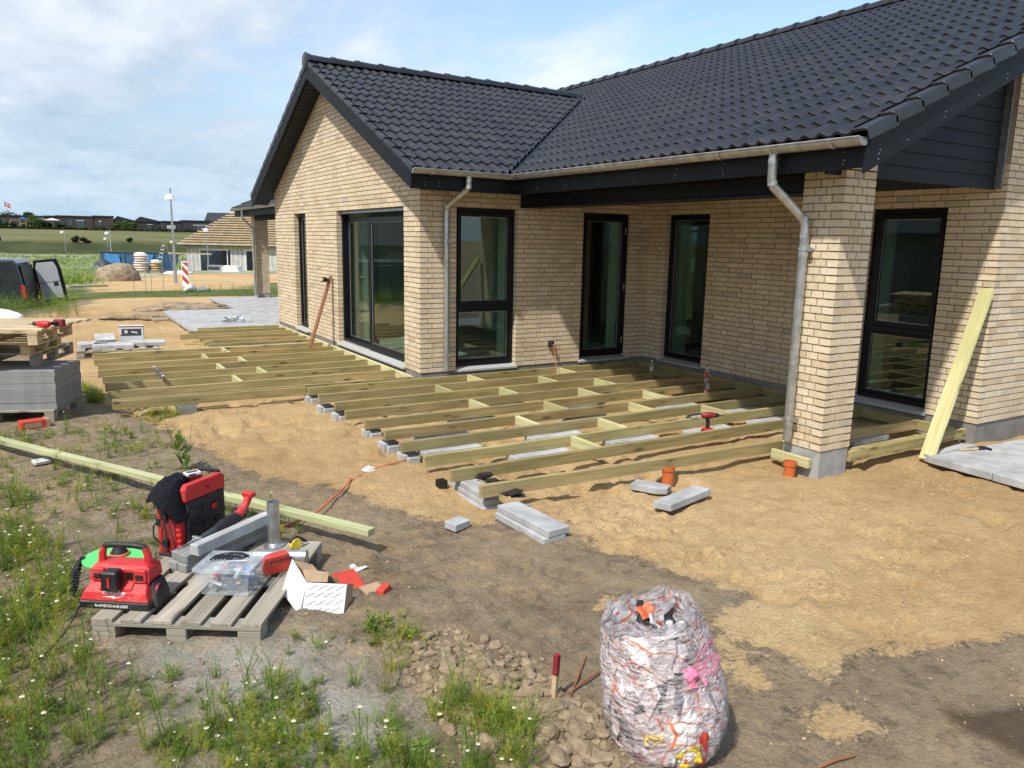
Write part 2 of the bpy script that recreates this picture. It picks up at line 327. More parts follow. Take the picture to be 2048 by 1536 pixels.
def bricks(name,origin,ud,nd,Ln,z0,z1,ops=(),ends=(True,True),top=None,par0=0,parent=None,inner=True):
    """a brick skin: real bricks in stretcher bond on a recessed mortar bed; ud runs along the wall, nd points out"""
    parent=parent or house
    mb=MB(); O=Vector(origin); U=Vector(ud); D=Vector(nd)
    def bx(m,u0,u1,d0,d1,za,zb,col,skip=()):
        # local axes: u, out, z
        p=[O+U*u+D*d for u,d in ((u0,d0),(u1,d0),(u1,d1),(u0,d1))]
        vs=[(q.x,q.y,za) for q in p]+[(q.x,q.y,zb) for q in p]
        F={'bot':(0,3,2,1),'top':(4,5,6,7),'back':(0,1,5,4),'u1':(1,2,6,5),'front':(2,3,7,6),'u0':(3,0,4,7)}
        m.add(vs,[f for k,f in F.items() if k not in skip],col)
    k0=int(round(z0/CH)); k1=int(math.ceil(z1/CH-1e-6))
    for k in range(k0,k1):
        za=k*CH+.006; zb=(k+1)*CH-.006; zm=(za+zb)/2
        cuts=sorted([(a,b) for a,b,c,d in ops if c<zm<d]); spans=[];u=0
        for a,b in cuts:
            if a>u: spans.append((u,a))
            u=b
        if u<Ln: spans.append((u,Ln))
        for a,b in spans:
            for (x0,x1) in course(b-a,(k+par0)%2):
                x0+=a;x1+=a
                if top and max(top(x0),top(x1))<zm+.12: continue
                sk=['back']
                if x0<1e-6 and not ends[0]: sk.append('u0')
                if abs(x1-Ln)<1e-4 and not ends[1]: sk.append('u1')
                j=(rnd.random()-.5)*.0022
                bx(mb,x0,x1,-.106,j,za+(rnd.random()-.5)*.0014,zb,bcol(),sk)
    mb.obj(name,'brick',parent,fixn=False)
    # mortar and inner leaf as cells between the opening lines
    us=sorted({0,Ln,*[a for a,b,c,d in ops],*[b for a,b,c,d in ops]}); zt=z1 if not top else min(z1,2.4)
    zs=sorted({z0,zt,*[c for a,b,c,d in ops],*[d for a,b,c,d in ops]})
    mm=MB(); mi=MB()
    hole=lambda u,z: any(a<u<b and c<z<d for a,b,c,d in ops)
    for i in range(len(us)-1):
        for j in range(len(zs)-1):
            if hole((us[i]+us[i+1])/2,(zs[j]+zs[j+1])/2): continue
            e=.006; l=us[i]+(e if (i==0) or hole((us[i]+us[i-1])/2,(zs[j]+zs[j+1])/2) else 0)
            r=us[i+1]-(e if (i==len(us)-2) or hole((us[i+1]+us[i+2])/2 if i<len(us)-2 else 0,(zs[j]+zs[j+1])/2) else 0)
            bx(mm,l,r,-.1,-.007,zs[j],zs[j+1],(1,1,1))
            if inner and zs[j]<2.4: bx(mi,us[i]+(.11 if i==0 else 0),us[i+1]-(.11 if i==len(us)-2 else 0),-.54,-.112,zs[j],zs[j+1],(1,1,1))
    if top and z1>2.4:
        n=14; pts=[(Ln*i/n) for i in range(n+1)]
        for i in range(n):
            a,b=pts[i],pts[i+1]
            if top(a)<=2.4 and top(b)<=2.4: continue
            ps=[(a,2.4),(b,2.4),(b,max(2.4,top(b))),(a,max(2.4,top(a)))]
            vs=[O+U*u+D*d for d in (-.1,-.007) for u,z in ps]; vs=[(q.x,q.y,ps[i2%4][1]) for i2,q in enumerate(vs)]
            mm.add(vs,[(0,1,2,3),(4,5,6,7),(0,1,5,4),(2,3,7,6),(1,2,6,5),(3,0,4,7)])
    mm.obj('mortar','mortar',parent)
    if inner: mi.obj('inner_wall','interior',parent)
HT=2.2
A_ops=[(.528,3.327,0,HT),(5.072,5.84,0,HT)]
# wall A (gable, faces -X) u runs +Y
bricks('gable_wall',(0,0,0),(0,1,0),(-1,0,0),7.23,0,4.4,A_ops,(False,True),top=lambda u: Rw(u)-.05,par0=0)
B_ops=[(.528,1.486,0,HT),(2.614,3.53,0,HT)]
bricks('terrace_wall',(0,0,0),(1,0,0),(0,-1,0),3.883,0,2.6,B_ops,(False,False),par0=1)
C_ops=[(.372,1.26,0,HT),(3.745,4.633,0,HT)]
bricks('long_wall',(3.883,0,0),(0,-1,0),(-1,0,0),5.188,0,2.6,C_ops,(False,False),par0=1)
bricks('end_gable_wall',(3.883,-5.188,0),(1,0,0),(0,-1,0),3.6,0,4.4,(),(False,True),top=lambda u: Rm(u+3.883)-.05,par0=0)
bricks('wing_back_wall',(0,7.23,0),(1,0,0),(0,1,0),3.883,0,2.6,(),(False,False),inner=True)
bricks('far_long_wall',(3.883,7.23,0),(0,1,0),(-1,0,0),8.4,0,2.6,(),(False,False),inner=True)
# pillars
def pillar(x0,y0,w,nm):
    p=thing(nm,None,None); p.parent=house; p.location=(x0,y0,0); p.name='brick_pillar'
    for k,(o,u,n) in enumerate([((0,0,0),(1,0,0),(0,-1,0)),((0,0,0),(0,1,0),(-1,0,0)),((w,0,0),(0,1,0),(1,0,0)),((0,w,0),(1,0,0),(0,1,0))]):
        mb=MB()
    mb=MB()
    for k in range(38):
        za=k*CH+.006; zb=(k+1)*CH-.006; a,b=(.168,.108) if k%2==0 else (.108,.168)
        # -Y face pieces a,108,b ; -X face b-side first
        for (o,u,n,pcs) in (((0,0),(1,0),(0,-1),(a,.108,b)),((0,0),(0,1),(-1,0),(b,.108,a)),((w,w),(-1,0),(0,1),(a,.108,b)),((w,w),(0,-1),(1,0),(b,.108,a))):
            x=0
            for q,wd in enumerate(pcs):
                wd=wd*(w-.024)/.384
                x1=x+wd; d0=-.09; j=(rnd.random()-.5)*.002
                P=[(o[0]+u[0]*s_+n[0]*d_,o[1]+u[1]*s_+n[1]*d_) for s_,d_ in ((x,d0),(x1,d0),(x1,j),(x,j))]
                vs=[(*t_,za) for t_ in P]+[(*t_,zb) for t_ in P]
                fs=[(4,5,6,7),(2,3,7,6),(0,3,2,1)]
                if q!=0: fs.append((3,0,4,7))
                if q!=2: fs.append((1,2,6,5))
                mb.add(vs,fs,bcol()); x=x1+.012
    mb.obj('pillar_bricks','brick',p,fixn=False)
    MB().box((.007,.007,0),(w-.007,w-.007,2.39)).obj('pillar_mortar','mortar',p)
    MB().box((.008,.008,-.6),(w-.008,w-.008,-.001)).obj('pillar_base','concrete',p,bevel=.004)
    return p
pillar(1.477,-5.138,.406,'brick_pillar'); pillar(1.477,15.55,.406,'brick_pillar')
# plinth
e=.012
mb=MB(); mb.prism([(e,7.23),(e,e),(3.883+e,e),(3.883+e,-5.188+e),(12.5,-5.188+e),(12.5,15.9),(3.9,15.9),(3.9,7.23)],-.7,-.002,'z'); mb.obj('plinth','plinth',house)
# floor, ceiling, far walls that close the rooms
mb=MB(); mb.box((.56,.56,0),(12.3,7.0,.004)); mb.box((4.3,-4.75,0),(12.3,.42,.004)); mb.obj('floor_slab','concrete',house)
mb=MB(); mb.box((.11,.11,2.45),(4.2,7.1,2.48)); mb.box((4.0,-5.0,2.451),(12.4,15.6,2.481)); mb.obj('ceiling','interior',house)
mb=MB(); mb.box((12.2,-5.1,-.1),(12.45,15.9,2.6)); mb.box((4.2,15.5,-.1),(12.2,15.9,2.6)); mb.box((7.4,-5.18,-.1),(12.2,-4.9,2.6)); mb.box((4.4,.9,0),(7.5,1.0,2.45)); mb.box((3.4,3.2,0),(3.5,6.8,2.45)); mb.box((7.4,-4.9,0),(7.5,6.,2.45)); mb.obj('partition_walls','interior',house)
# ---- roof tiles
def tiles(name,p0,ulen,ud,vd,nd,nc,vlen,planes=(),mat='tile',step=6):
    """pantiles: p0 eave corner; u along the eave, v up the slope"""
    P0=Vector(p0);U=Vector(ud);V=Vector(vd);Nn=Vector(nd); g=vlen/nc; per=.15
    nu=int(round(ulen/per*step)); us=[ulen*i/nu for i in range(nu+1)]
    prof=[.034*(0.5+.5*math.cos(2*math.pi*(u/per)))**1.25+(.006 if (u/(2*per))%1<.04 else 0) for u in us]
    vs=[];fs=[]
    for j in range(nc):
        b=len(vs); jit=(rnd.random()-.5)*.002
        for r,(v,h) in enumerate(((j*g-.035,.002),(j*g-.035,.030),(j*g-.02,.036),((j+1)*g-.02,.010))):
            for u,p in zip(us,prof): vs.append(P0+U*u+V*v+Nn*(h+p+jit))
        n=nu+1
        for r in range(3):
            for i in range(nu): fs.append((b+r*n+i,b+r*n+i+1,b+(r+1)*n+i+1,b+(r+1)*n+i))
    me=bpy.data.meshes.new(name); me.from_pydata(vs,[],fs)
    bm=bmesh.new(); bm.from_mesh(me)
    for co,no in planes: bmesh.ops.bisect_plane(bm,geom=bm.verts[:]+bm.edges[:]+bm.faces[:],plane_co=co,plane_no=no,clear_outer=True)
    bmesh.ops.recalc_face_normals(bm,faces=bm.faces)
    bm.to_mesh(me); bm.free(); me.materials.append(MT[mat]); me.polygons.foreach_set('use_smooth',[True]*len(me.polygons)); me.set_sharp_from_angle(angle=R(50))
    o=bpy.data.objects.new(name,me); COL.objects.link(o); o.parent=house; return o
s2=math.sqrt(.5); vo=.07
YB=-5.6; YT=16.7
roofL=(XR-XE)/CS
# main slope faces -X : u along +Y
tiles('main_roof_tiles',(XE,YB+.12,ZE),YW*2-YE-(YB+.12)+ (YT-(2*YW-YE)),(0,1,0),(CS,0,SN),(-SN,0,CS),19,roofL)
# wing slopes
WX0=-.30; WX1=5.4; wl=(YW-YE)/CS
tiles('wing_roof_tiles',(WX0,YE,ZE),WX1-WX0,(1,0,0),(0,CS,SN),(0,-SN,CS),14,wl,[((XE+YE*0-.0-vo,YE,0),(s2,-s2,0))])
tiles('wing_back_roof_tiles',(WX0,2*YW-YE,ZE),WX1-WX0,(1,0,0),(0,-CS,SN),(0,SN,CS),14,wl)
# cut the main slope back from the valley
mo=bpy.data.objects['main_roof_tiles']; bm=bmesh.new(); bm.from_mesh(mo.data)
kill=[]
bmesh.ops.bisect_plane(bm,geom=bm.verts[:]+bm.edges[:]+bm.faces[:],plane_co=(XE+vo,YE,0),plane_no=(s2,-s2,0))
bmesh.ops.bisect_plane(bm,geom=bm.verts[:]+bm.edges[:]+bm.faces[:],plane_co=(XE+vo,2*YW-YE,0),plane_no=(s2,s2,0))
for f in bm.faces:
    c=f.calc_center_median()
    if (c.x-XE-vo)<(min(c.y,2*YW-c.y)-YE) and YE<c.y<2*YW-YE: kill.append(f)
bmesh.ops.delete(bm,geom=kill,context='FACES'); bm.to_mesh(mo.data); bm.free()
# roof decks below the tiles
mb=MB(); mb.prism([(XE-.02,ZE-.03),(XR,Rm(XR)-.03),(2*XR-XE,ZE-.03),(2*XR-XE,ZE-.06),(XR,Rm(XR)-.16),(XE-.02,ZE-.06)],YB+.05,YT-.05,'y')
mb.obj('roof_deck','board',house)
mb=MB(); mb.prism([(YE+.02,ZE-.028),(YW,Rw(YW)-.028),(2*YW-YE-.02,ZE-.028),(2*YW-YE-.02,ZE-.062),(YW,Rw(YW)-.15),(YE+.02,ZE-.062)],WX0-.02,5.2,'x'); mb.obj('wing_roof_deck','board',house)
mb=MB()  # back slope
mb.add([(XR,YB,Rm(XR)+.05),(XR,YT,Rm(XR)+.05),(2*XR-XE,YT,ZE+.03),(2*XR-XE,YB,ZE+.03)],[(0,1,2,3)]); mb.obj('rear_roof_slope','tile',house)
# valley gutter
mb=MB(); vd_=Vector((1,1,TAN)).normalized(); 
for sgn in (1,):
    a=Vector((XE-.02,YE-.02,ZE+.0)); b=a+Vector((1,1,TAN))*4.2; w=Vector((1,-1,0)).normalized()*.15
    mb.add([a-w+Vector((0,0,.04)),a+Vector((0,0,.012)),a+w+Vector((0,0,.04)),b+w+Vector((0,0,.04)),b+Vector((0,0,.012)),b-w+Vector((0,0,.04))],[(0,1,4,5),(1,2,3,4)])
mb.obj('valley_gutter','black',house,fixn=False)
# ridge tiles
def ridge(name,a,b,n,r=.115):
    mb=MB(); a=Vector(a);b=Vector(b); d=(b-a).normalized(); side=d.cross(Vector((0,0,1))).normalized(); up=side.cross(d).normalized(); Lr=(b-a).length; seg=Lr/n
    for i in range(n):
        rings=[(i*seg-.03,r+.024),(i*seg+.03,r+.024),(i*seg+.035,r+.012),((i+1)*seg+.0,r-.006)]; vs=[];fs=[];K=9
        for s_,rr in rings:
            for k in range(K):
                t=math.pi*k/(K-1)*1.06-.09; vs.append(a+d*s_+side*(math.cos(t)*rr)+up*(math.sin(t)*rr*.8))
        for q in range(3):
            for k in range(K-1): fs.append((q*K+k,q*K+k+1,(q+1)*K+k+1,(q+1)*K+k))
        fs.append(tuple(range(K))); mb.add(vs,fs)
    mb.obj(name,'tile',house,smooth=True)
ridge('ridge_tiles',(XR,YB+.05,Rm(XR)+.03),(XR,YT,Rm(XR)+.03),52)
ridge('wing_ridge_tiles',(WX0-.02,YW,Rw(YW)+.03),(5.05,YW,Rw(YW)+.03),13)
mb=MB(); mb.lathe([(0,-.03),(.11,-.03),(.135,-.015),(.14,0),(.14,.012)],18,(WX0-.05,YW,Rw(YW)+.02),axis='x'); mb.obj('ridge_end_cap','tile',house,smooth=True)
# verge tiles (cloaked verge): one stepped piece per course
def verge(name,eave,vd,out,nc,vlen,w=.13,drop=.13):
    E_=Vector(eave);V=Vector(vd);O_=Vector(out);g=vlen/nc; Nn=V.cross(O_); Nn=Nn if Nn.z>0 else -Nn
    mb=MB()
    for j in range(nc):
        v0=j*g-.045; v1=(j+1)*g-.01; vs=[]
        for v,l in ((v0,.058),(v1,.032)):
            for o_,n_ in ((-.012,l-drop+.03),(0,l-drop+.03),(.0,l-.004),(-.02,l+.008),(-w,l+.006),(-w,l-.02),(-.012,l-.02)):
                vs.append(E_+V*v+O_*o_+Nn*n_)
        fs=[(i,(i+1)%7,7+(i+1)%7,7+i) for i in range(7)]+[tuple(range(7)),tuple(range(7,14))]
        mb.add(vs,fs)
    mb.obj(name,'tile',house,bevel=.006)
verge('verge_tiles',(WX0-.06,YE,ZE),(0,CS,SN),(-1,0,0),14,wl)
verge('verge_tiles',(WX0-.06,2*YW-YE,ZE),(0,-CS,SN),(-1,0,0),14,wl)
verge('verge_tiles',(XE,YB+.0,ZE),(CS,0,SN),(0,-1,0),19,roofL,w=.13,drop=.12)
# bargeboards
def rake(pts_top,th0,th1,x0,x1,axis,name):
    (a0,z0),(a1,z1)=pts_top
    mb=MB(); mb.prism([(a0,z0-th0),(a1,z1-th0),(a1,z1-th1),(a0,z0-th1)],x0,x1,axis); return mb.obj(name,'board',house,bevel=.003)
rake(((YE-.0,ZE),(YW,Rw(YW))),.005,.235,WX0-.05,WX0-.025,'x','bargeboard')
rake(((2*YW-YE,ZE),(YW,Rw(YW))),.005,.235,WX0-.05,WX0-.025,'x','bargeboard')
rake(((YE-.0,ZE),(YW,Rw(YW))),.0,.06,WX0-.062,WX0-.051,'x','trim_board')
rake(((XE-.0,ZE),(XR,Rm(XR))),.01,.285,YB+.035,YB+.06,'y','bargeboard')
rake(((XE+.0,ZE),(XR,Rm(XR))),.0,.085,YB+.012,YB+.034,'y','trim_board')
# rake soffit boards of the wing gable
mb=MB()
for sgn in (0,1):
    k=0;s_=.15
    while s_<wl-.02:
        y=YE+s_*CS; z=ZE+s_*SN-.215
        if sgn: y=2*YW-y
        rot=Matrix.Rotation(math.atan(TAN)*(1 if not sgn else -1),4,'X')
        mb.cb(((WX0-.025)/2,y,z),(abs(WX0)-.03,.088,.012),rot); s_+=.098
mb.obj('rake_soffit','board',house)
mb=MB()  # closing strip above the soffit joints
for sgn in (0,1):
    a=(YE+.05,ZE-.19); b=(YW,Rw(YW)-.19)
    if sgn: a=(2*YW-a[0],a[1])
    mb.prism([a,b,(b[0],b[1]+.01),(a[0],a[1]+.01)],WX0-.02,-.02,'x')
mb.obj('soffit_backing','black',house)
# eave fascias
mb=MB(); mb.box((WX0-.024,YE+.03,2.375),(XE+.06,YE+.055,2.56)); mb.obj('wing_fascia','board',house,bevel=.003)
mb=MB(); mb.box((XE+.035,YB+.061,2.365),(XE+.06,YE+.029,2.56)); mb.obj('main_fascia','board',house,bevel=.003)
mb=MB(); mb.box((XE+.035,7.7,2.365),(XE+.06,YT-.06,2.56)); mb.obj('far_fascia','board',house,bevel=.003)
# wing soffit strip and terrace soffit of boards
mb=MB(); mb.box((0.0,YE+.056,2.40),(XE+.034,-.002,2.412)); 
y=-5.055
while y<-.1:
    mb.box((XE+.061,y,2.392),(3.88,min(y+.112,-.004),2.404)); y+=.118
mb.box((XE+.061,-5.05,2.406),(3.95,-.01,2.42)); mb.obj('terrace_soffit','board',house); mb=MB()
y=7.3
while y<YT-.1:
    mb.box((XE+.061,y,2.392),(3.88,y+.112,2.404)); y+=.118
mb.box((XE+.061,7.3,2.406),(3.95,YT-.07,2.42))
mb.obj('terrace_soffit','board',house)
mb=MB(); k=0; s_=.12
while s_<roofL-.1:
    mb.cb((XE+s_*CS,(YB+.061-5.02)/2,ZE+s_*SN-.225),(.088,abs(YB+.061+5.02),.012),Matrix.Rotation(-math.atan(TAN),4,'Y')); s_+=.098
mb.obj('verge_soffit','board',house)
mb=MB(); mb.prism([(XE+.07,ZE-.17),(XR,Rm(XR)-.20),(XR,Rm(XR)-.19),(XE+.07,ZE-.16)],YB+.07,-5.0,'y'); mb.obj('soffit_backing','black',house)
# beam over the terrace, resting on the pillar
mb=MB(); mb.box((1.52,-.002,2.235),(1.61,-4.732,2.388)); mb.box((1.75,-.002,2.236),(1.84,-4.732,2.388)); mb.box((1.50,-.004,2.22),(1.86,-4.731,2.2345)); mb.obj('terrace_beam','board',house,bevel=.003); MB().box((1.5,7.3,2.235),(1.6,15.55,2.388)).obj('terrace_beam','board',house,bevel=.003)
# gable cladding above the terrace opening, built board by board
mb=MB(); z=2.355
while z<Rm(3.84)-.2:
    zt=z+.128
    xa=max(1.3,(z+.29-ZE)/TAN+XE-.10)
    if xa<3.80: mb.add([(xa,-5.088,z),(3.838,-5.088,z),(3.838,-5.076,zt),(max(xa,1.3),-5.076,zt),(xa,-5.06,z),(3.838,-5.06,z),(3.838,-5.06,zt),(xa,-5.06,zt)],[(0,1,2,3),(0,1,5,4),(4,5,6,7),(2,3,7,6),(1,2,6,5),(0,3,7,4)])
    z+=.126
mb.obj('gable_cladding','board',house)
mb=MB(); mb.box((3.839,-5.15,2.36),(3.881,-5.06,3.72)); mb.obj('cladding_trim','steel',house)
# white screw heads on fascia and cladding
mb=MB()
yy=-5.35
while yy<-.7:
    for dz in (0,.028,.09): mb.ell((XE+.034,yy+rnd.uniform(-.01,.01),2.40+dz),(.003,.005,.005),6,4)
    yy+=.62
for xx,zz_ in ((1.25,2.43),(1.25,2.47),(1.26,2.50),(1.6,2.6),(2.05,2.81),(2.06,2.85),(2.5,3.02),(2.9,3.2),(2.9,3.24)): mb.ell((xx,YB+.034,zz_),(.005,.003,.005),6,4)
for xx in (-.15,.05,.45): 
    for dz in (0,.04): mb.ell((xx,YE+.029,2.42+dz),(.005,.003,.005),6,4)
for i in range(12): mb.ell((rnd.uniform(2.6,3.7),-5.09,rnd.uniform(2.5,2.9)),(.003,.003,.003),6,4)
mb.obj('screw_heads','steel',house)
# ---- gutters
def gutter(name,a,b,closed_a=True,closed_b=False,r=.062):
    g=MB(); a=Vector(a);b=Vector(b); d=(b-a).normalized(); side=d.cross(Vector((0,0,1))).normalized(); K=10; n=max(2,int((b-a).length/.3))
    for rr in (r,r-.004):
        vs=[];fs=[]
        for i in range(n+1):
            for k in range(K+1):
                t=math.pi*k/K; vs.append(a+(b-a)*(i/n)+side*math.cos(t)*rr-Vector((0,0,1))*math.sin(t)*rr)
        for i in range(n):
            for k in range(K): fs.append((i*(K+1)+k,i*(K+1)+k+1,(i+1)*(K+1)+k+1,(i+1)*(K+1)+k))
        g.add(vs,fs)
    for s_ in (1,-1): g.tube([a+side*s_*r,b+side*s_*r],.007,6)
    for cl,p in ((closed_a,a),(closed_b,b)):
        if cl: g.add([p+side*math.cos(math.pi*k/K)*r-Vector((0,0,1))*math.sin(math.pi*k/K)*r for k in range(K+1)],[tuple(range(K+1))])
    o=g.obj(name,'gutter',house,smooth=True,fixn=False)
    bk=MB(); s_=.25; Lg=(b-a).length
    while s_<Lg:
        p=a+d*s_; vs=[];fs=[]
        for q,off in enumerate((-.014,.014)):
            for k in range(K+1):
                t=math.pi*k/K; vs.append(p+d*off+side*math.cos(t)*(r+.006)-Vector((0,0,1))*math.sin(t)*(r+.006))
        for k in range(K): fs.append((k,k+1,K+2+k,K+1+k))
        bk.add(vs,fs); s_+=.58
    bk.obj('gutter_bracket','steel',o,smooth=True,fixn=False)
    return o
GX=XE-.045; GY=YE-.045; GZ=2.605
gutter('wing_gutter',(WX0-.05,GY,GZ),(GX,GY,GZ-.004),True,False)
gutter('main_gutter',(GX,YB+.03,GZ-.03),(GX,GY,GZ-.006),True,False)
gutter('far_gutter',(GX,7.8,GZ-.0),(GX,YT-.05,GZ-.02),False,True)
def downpipe(path,collars,name='downpipe',base=None):
    g=MB(); g.tube(path,.0385,14); o=g.obj(name,'steel',house,smooth=True)
    for p,dv in collars:
        c=MB(); p=Vector(p); dv=Vector(dv).normalized()*.02; c.tube([p-dv,p+dv],.043,14); c.obj('pipe_collar','steel',o,smooth=True)
    for z in (.25,1.75):
        br=MB(); x,y=path[-1][0],path[-1][1]; br.tube([(x,y,z-.012),(x,y,z+.012)],.047,14); 
        if base: br.box((x-.01+base[0]*.02,y-.06+base[1]*.02,z-.01),(x+.01+base[0]*.06,y+.0+base[1]*.06,z+.01)); br.box((x-.01,y-.085,z-.02),(x+.01,y-.04,z+.015))
        br.obj('pipe_bracket','steel',o,smooth=True)
    return o
px1=.44
downpipe([(.42,GY,2.56),(.42,GY,2.44),(.415,GY+.02,2.40),(.36,-.11,2.22),(.352,-.075,2.17),(.35,-.07,2.10),(.35,-.07,.035)],[((.42,GY,2.50),(0,0,1)),((.418,GY,2.42),(0,0,1)),((.352,-.075,2.19),(0,0,1)),((.35,-.07,1.98),(0,0,1)),((.35,-.07,1.86),(0,0,1)),((.35,-.07,.30),(0,0,1))],base=(0,0))
pyy=-4.84
downpipe([(GX+.01,-4.73,2.53),(GX+.01,-4.73,2.30),(GX+.03,-4.735,2.26),(1.38,-4.81,2.02),(1.408,-4.825,1.97),(1.415,-4.83,1.90),(1.415,-4.83,.05)],[((GX+.01,-4.73,2.46),(0,0,1)),((GX+.02,-4.732,2.285),(0,0,1)),((1.405,-4.82,2.0),(0,0,1)),((1.415,-4.83,1.86),(0,0,1)),((1.415,-4.83,1.70),(0,0,1)),((1.415,-4.83,.2),(0,0,1))],base=(1,0))
downpipe([(GX+.02,15.3,2.53),(GX+.02,15.3,2.28),(1.40,15.45,1.98),(1.415,15.47,1.88),(1.415,15.47,-.05)],[((1.415,15.47,1.86),(0,0,1))],base=(1,0))
# ---- windows and doors
def window(name,O,U,Nn,w,h,kind='two',hinge=False,back=.10,zb=.055):
    """frame of the opening with its lights; O opening corner (left seen from outside or not), U along, Nn outward"""
    wdw=thing(name,None,None); del_=None
    wdw.parent=house; wdw.location=O
    U=Vector(U);Nn=Vector(Nn); M=Matrix((( U.x,Nn.x,0,0),(U.y,Nn.y,0,0),(0,0,1,0),(0,0,0,1)))
    def fr(mb,u0,u1,z0,z1,t,d0,d1):
        mb.box((u0,d0,z0),(u0+t,d1,z1)); mb.box((u1-t,d0,z0),(u1,d1,z1)); mb.box((u0+t,d0,z0),(u1-t,d1,z0+t)); mb.box((u0+t,d0,z1-t),(u1-t,d1,z1))
    f=MB(); f.M=M; fr(f,.004,w-.004,zb,h-.006,.05,-.2,-.085); 
    s=MB(); s.M=M; gl=MB(); gl.M=M; bd=MB(); bd.M=M
    if kind=='two':
        zm=.86
        f.box((.054,-.2,zm-.03),(w-.054,-.085,zm+.03))
        fr(s,.056,w-.056,zb+.052,zm-.032,.035,-.17,-.095); fr(s,.056,w-.056,zm+.032,h-.058,.055,-.16,-.072)
        for a,b,t in ((zb+.052,zm-.032,.035),(zm+.032,h-.058,.055)):
            gl.box((.056+t,-.125,a+t),(w-.056-t,-.121,b-t)); fr(bd,.056+t,w-.056-t,a+t,b-t,.006,-.12,-.112)
    elif kind=='one':
        t=.022; fr(s,.056,w-.056,zb+.052,h-.058,t,-.17,-.1); gl.box((.056+t,-.135,zb+.052+t),(w-.056-t,-.131,h-.058-t)); fr(bd,.056+t,w-.056-t,zb+.052+t,h-.058-t,.006,-.13,-.122)
    elif kind=='door':
        t=.06; fr(s,.056,w-.056,zb+.04,h-.058,t,-.16,-.07); gl.box((.056+t,-.125,zb+.04+t),(w-.056-t,-.121,h-.058-t)); fr(bd,.056+t,w-.056-t,zb+.04+t,h-.058-t,.006,-.12,-.112)
        hg=MB(); hg.M=M
        for z in (.28,1.1,1.95): hg.box((w-.075,-.07,z-.05),(w-.055,-.055,z+.05))
        hg.obj('hinge','steel',wdw)
    elif kind=='slide':
        t=.075; m_=w*.56
        # near leaf slides in front (towards u=0)
        fr(s,.056,m_,zb+.03,h-.115,t,-.145,-.088); fr(s,m_-t-.01,w-.056,zb+.03,h-.115,t*.8,-.215,-.16)
        gl.box((.056+t,-.118,zb+.03+t),(m_-t,-.114,h-.115-t)); gl.box((m_-.01,-.188,zb+.03+t*.8),(w-.056-t*.8,-.184,h-.115-t*.8))
        fr(bd,.056+t,m_-t,zb+.03+t,h-.115-t,.006,-.113,-.105); fr(bd,m_-.008,w-.056-t*.8,zb+.03+t*.8,h-.115-t*.8,.006,-.183,-.175)
        rl=MB(); rl.M=M; rl.box((.01,-.12,h-.045),(w-.01,-.07,h-.008)); rl.obj('head_rail','steel',wdw)
        r2=MB(); r2.M=M; r2.box((m_,-.15,zb-.02),(w-.06,-.09,zb+.012)); r2.box((m_,-.13,zb+.012),(w-.06,-.115,zb+.02)); r2.obj('track','steel',wdw)
    f.obj('frame','black',wdw,bevel=.004); s.obj('sash','black',wdw,bevel=.004); gl.obj('pane','glass',wdw); bd.obj('glazing_bead','steel',wdw)
    sl=MB(); sl.M=M; sl.prism([(-.20,.0),(.035,-.018),(.035,.012),(-.20,zb-.002)],-.02,w+.02,'x')
    sl.v=[tuple(v) for v in sl.v]; 
    o=sl.obj('sill','sill',wdw,bevel=.003)
    return wdw
window('window',(0,.528,0),(0,1,0),(-1,0,0),2.799,HT,'slide').name='sliding_door'
window('window',(0,5.072,0),(0,1,0),(-1,0,0),.768,HT,'one')
window('window',(.528,0,0),(1,0,0),(0,-1,0),.958,HT,'two')
window('glass_door',(2.614,0,0),(1,0,0),(0,-1,0),.916,HT,'door')
window('window',(3.883,-.372,0),(0,-1,0),(-1,0,0),.888,HT,'one')
window('window',(3.883,-3.745,0),(0,-1,0),(-1,0,0),.888,HT,'two')
# outdoor socket on the terrace wall
mb=MB(); mb.box((2.035,-.055,.255),(2.115,-.002,.345)); mb.box((2.045,-.085,.27),(2.10,-.056,.33)); mb.obj('wall_socket','blackplastic',house,bevel=.006)
# ================================================================ GROUND
def vn(x,y,seed=0):
    xi=np.floor(x).astype(np.int64); yi=np.floor(y).astype(np.int64); fx=x-xi; fy=y-yi; fx=fx*fx*(3-2*fx); fy=fy*fy*(3-2*fy)
    def h(a,b):
        n=(a*374761393+b*668265263+seed*974634777)&0x7fffffff; n=((n^(n>>13))*1274126177)&0x7fffffff; n=(n^(n>>16))&0xffff; return n/65535.0
    return (h(xi,yi)*(1-fx)+h(xi+1,yi)*fx)*(1-fy)+(h(xi,yi+1)*(1-fx)+h(xi+1,yi+1)*fx)*fy
def fbm(x,y,sc,o=4,seed=0,g=.5):
    r=0;a=1;t=0
    for i in range(o): r=r+a*vn(x*sc*2**i+17.3*i,y*sc*2**i-9.1*i,seed+i); t+=a; a*=g
    return r/t
def sdf(x,y,poly):
    """signed distance to a polygon, positive inside"""
    x=np.asarray(x,float);y=np.asarray(y,float); d=np.full(x.shape,1e9); ins=np.zeros(x.shape,bool); n=len(poly)
    for i in range(n):
        ax,ay=poly[i]; bx,by=poly[(i+1)%n]; ex,ey=bx-ax,by-ay; t=np.clip(((x-ax)*ex+(y-ay)*ey)/(ex*ex+ey*ey+1e-12),0,1)
        d=np.minimum(d,np.hypot(x-ax-t*ex,y-ay-t*ey))
        c=((ay>y)!=(by>y))&(x<(bx-ax)*(y-ay)/((by-ay) if by!=ay else 1e-12)+ax); ins^=c
    return np.where(ins,d,-d)
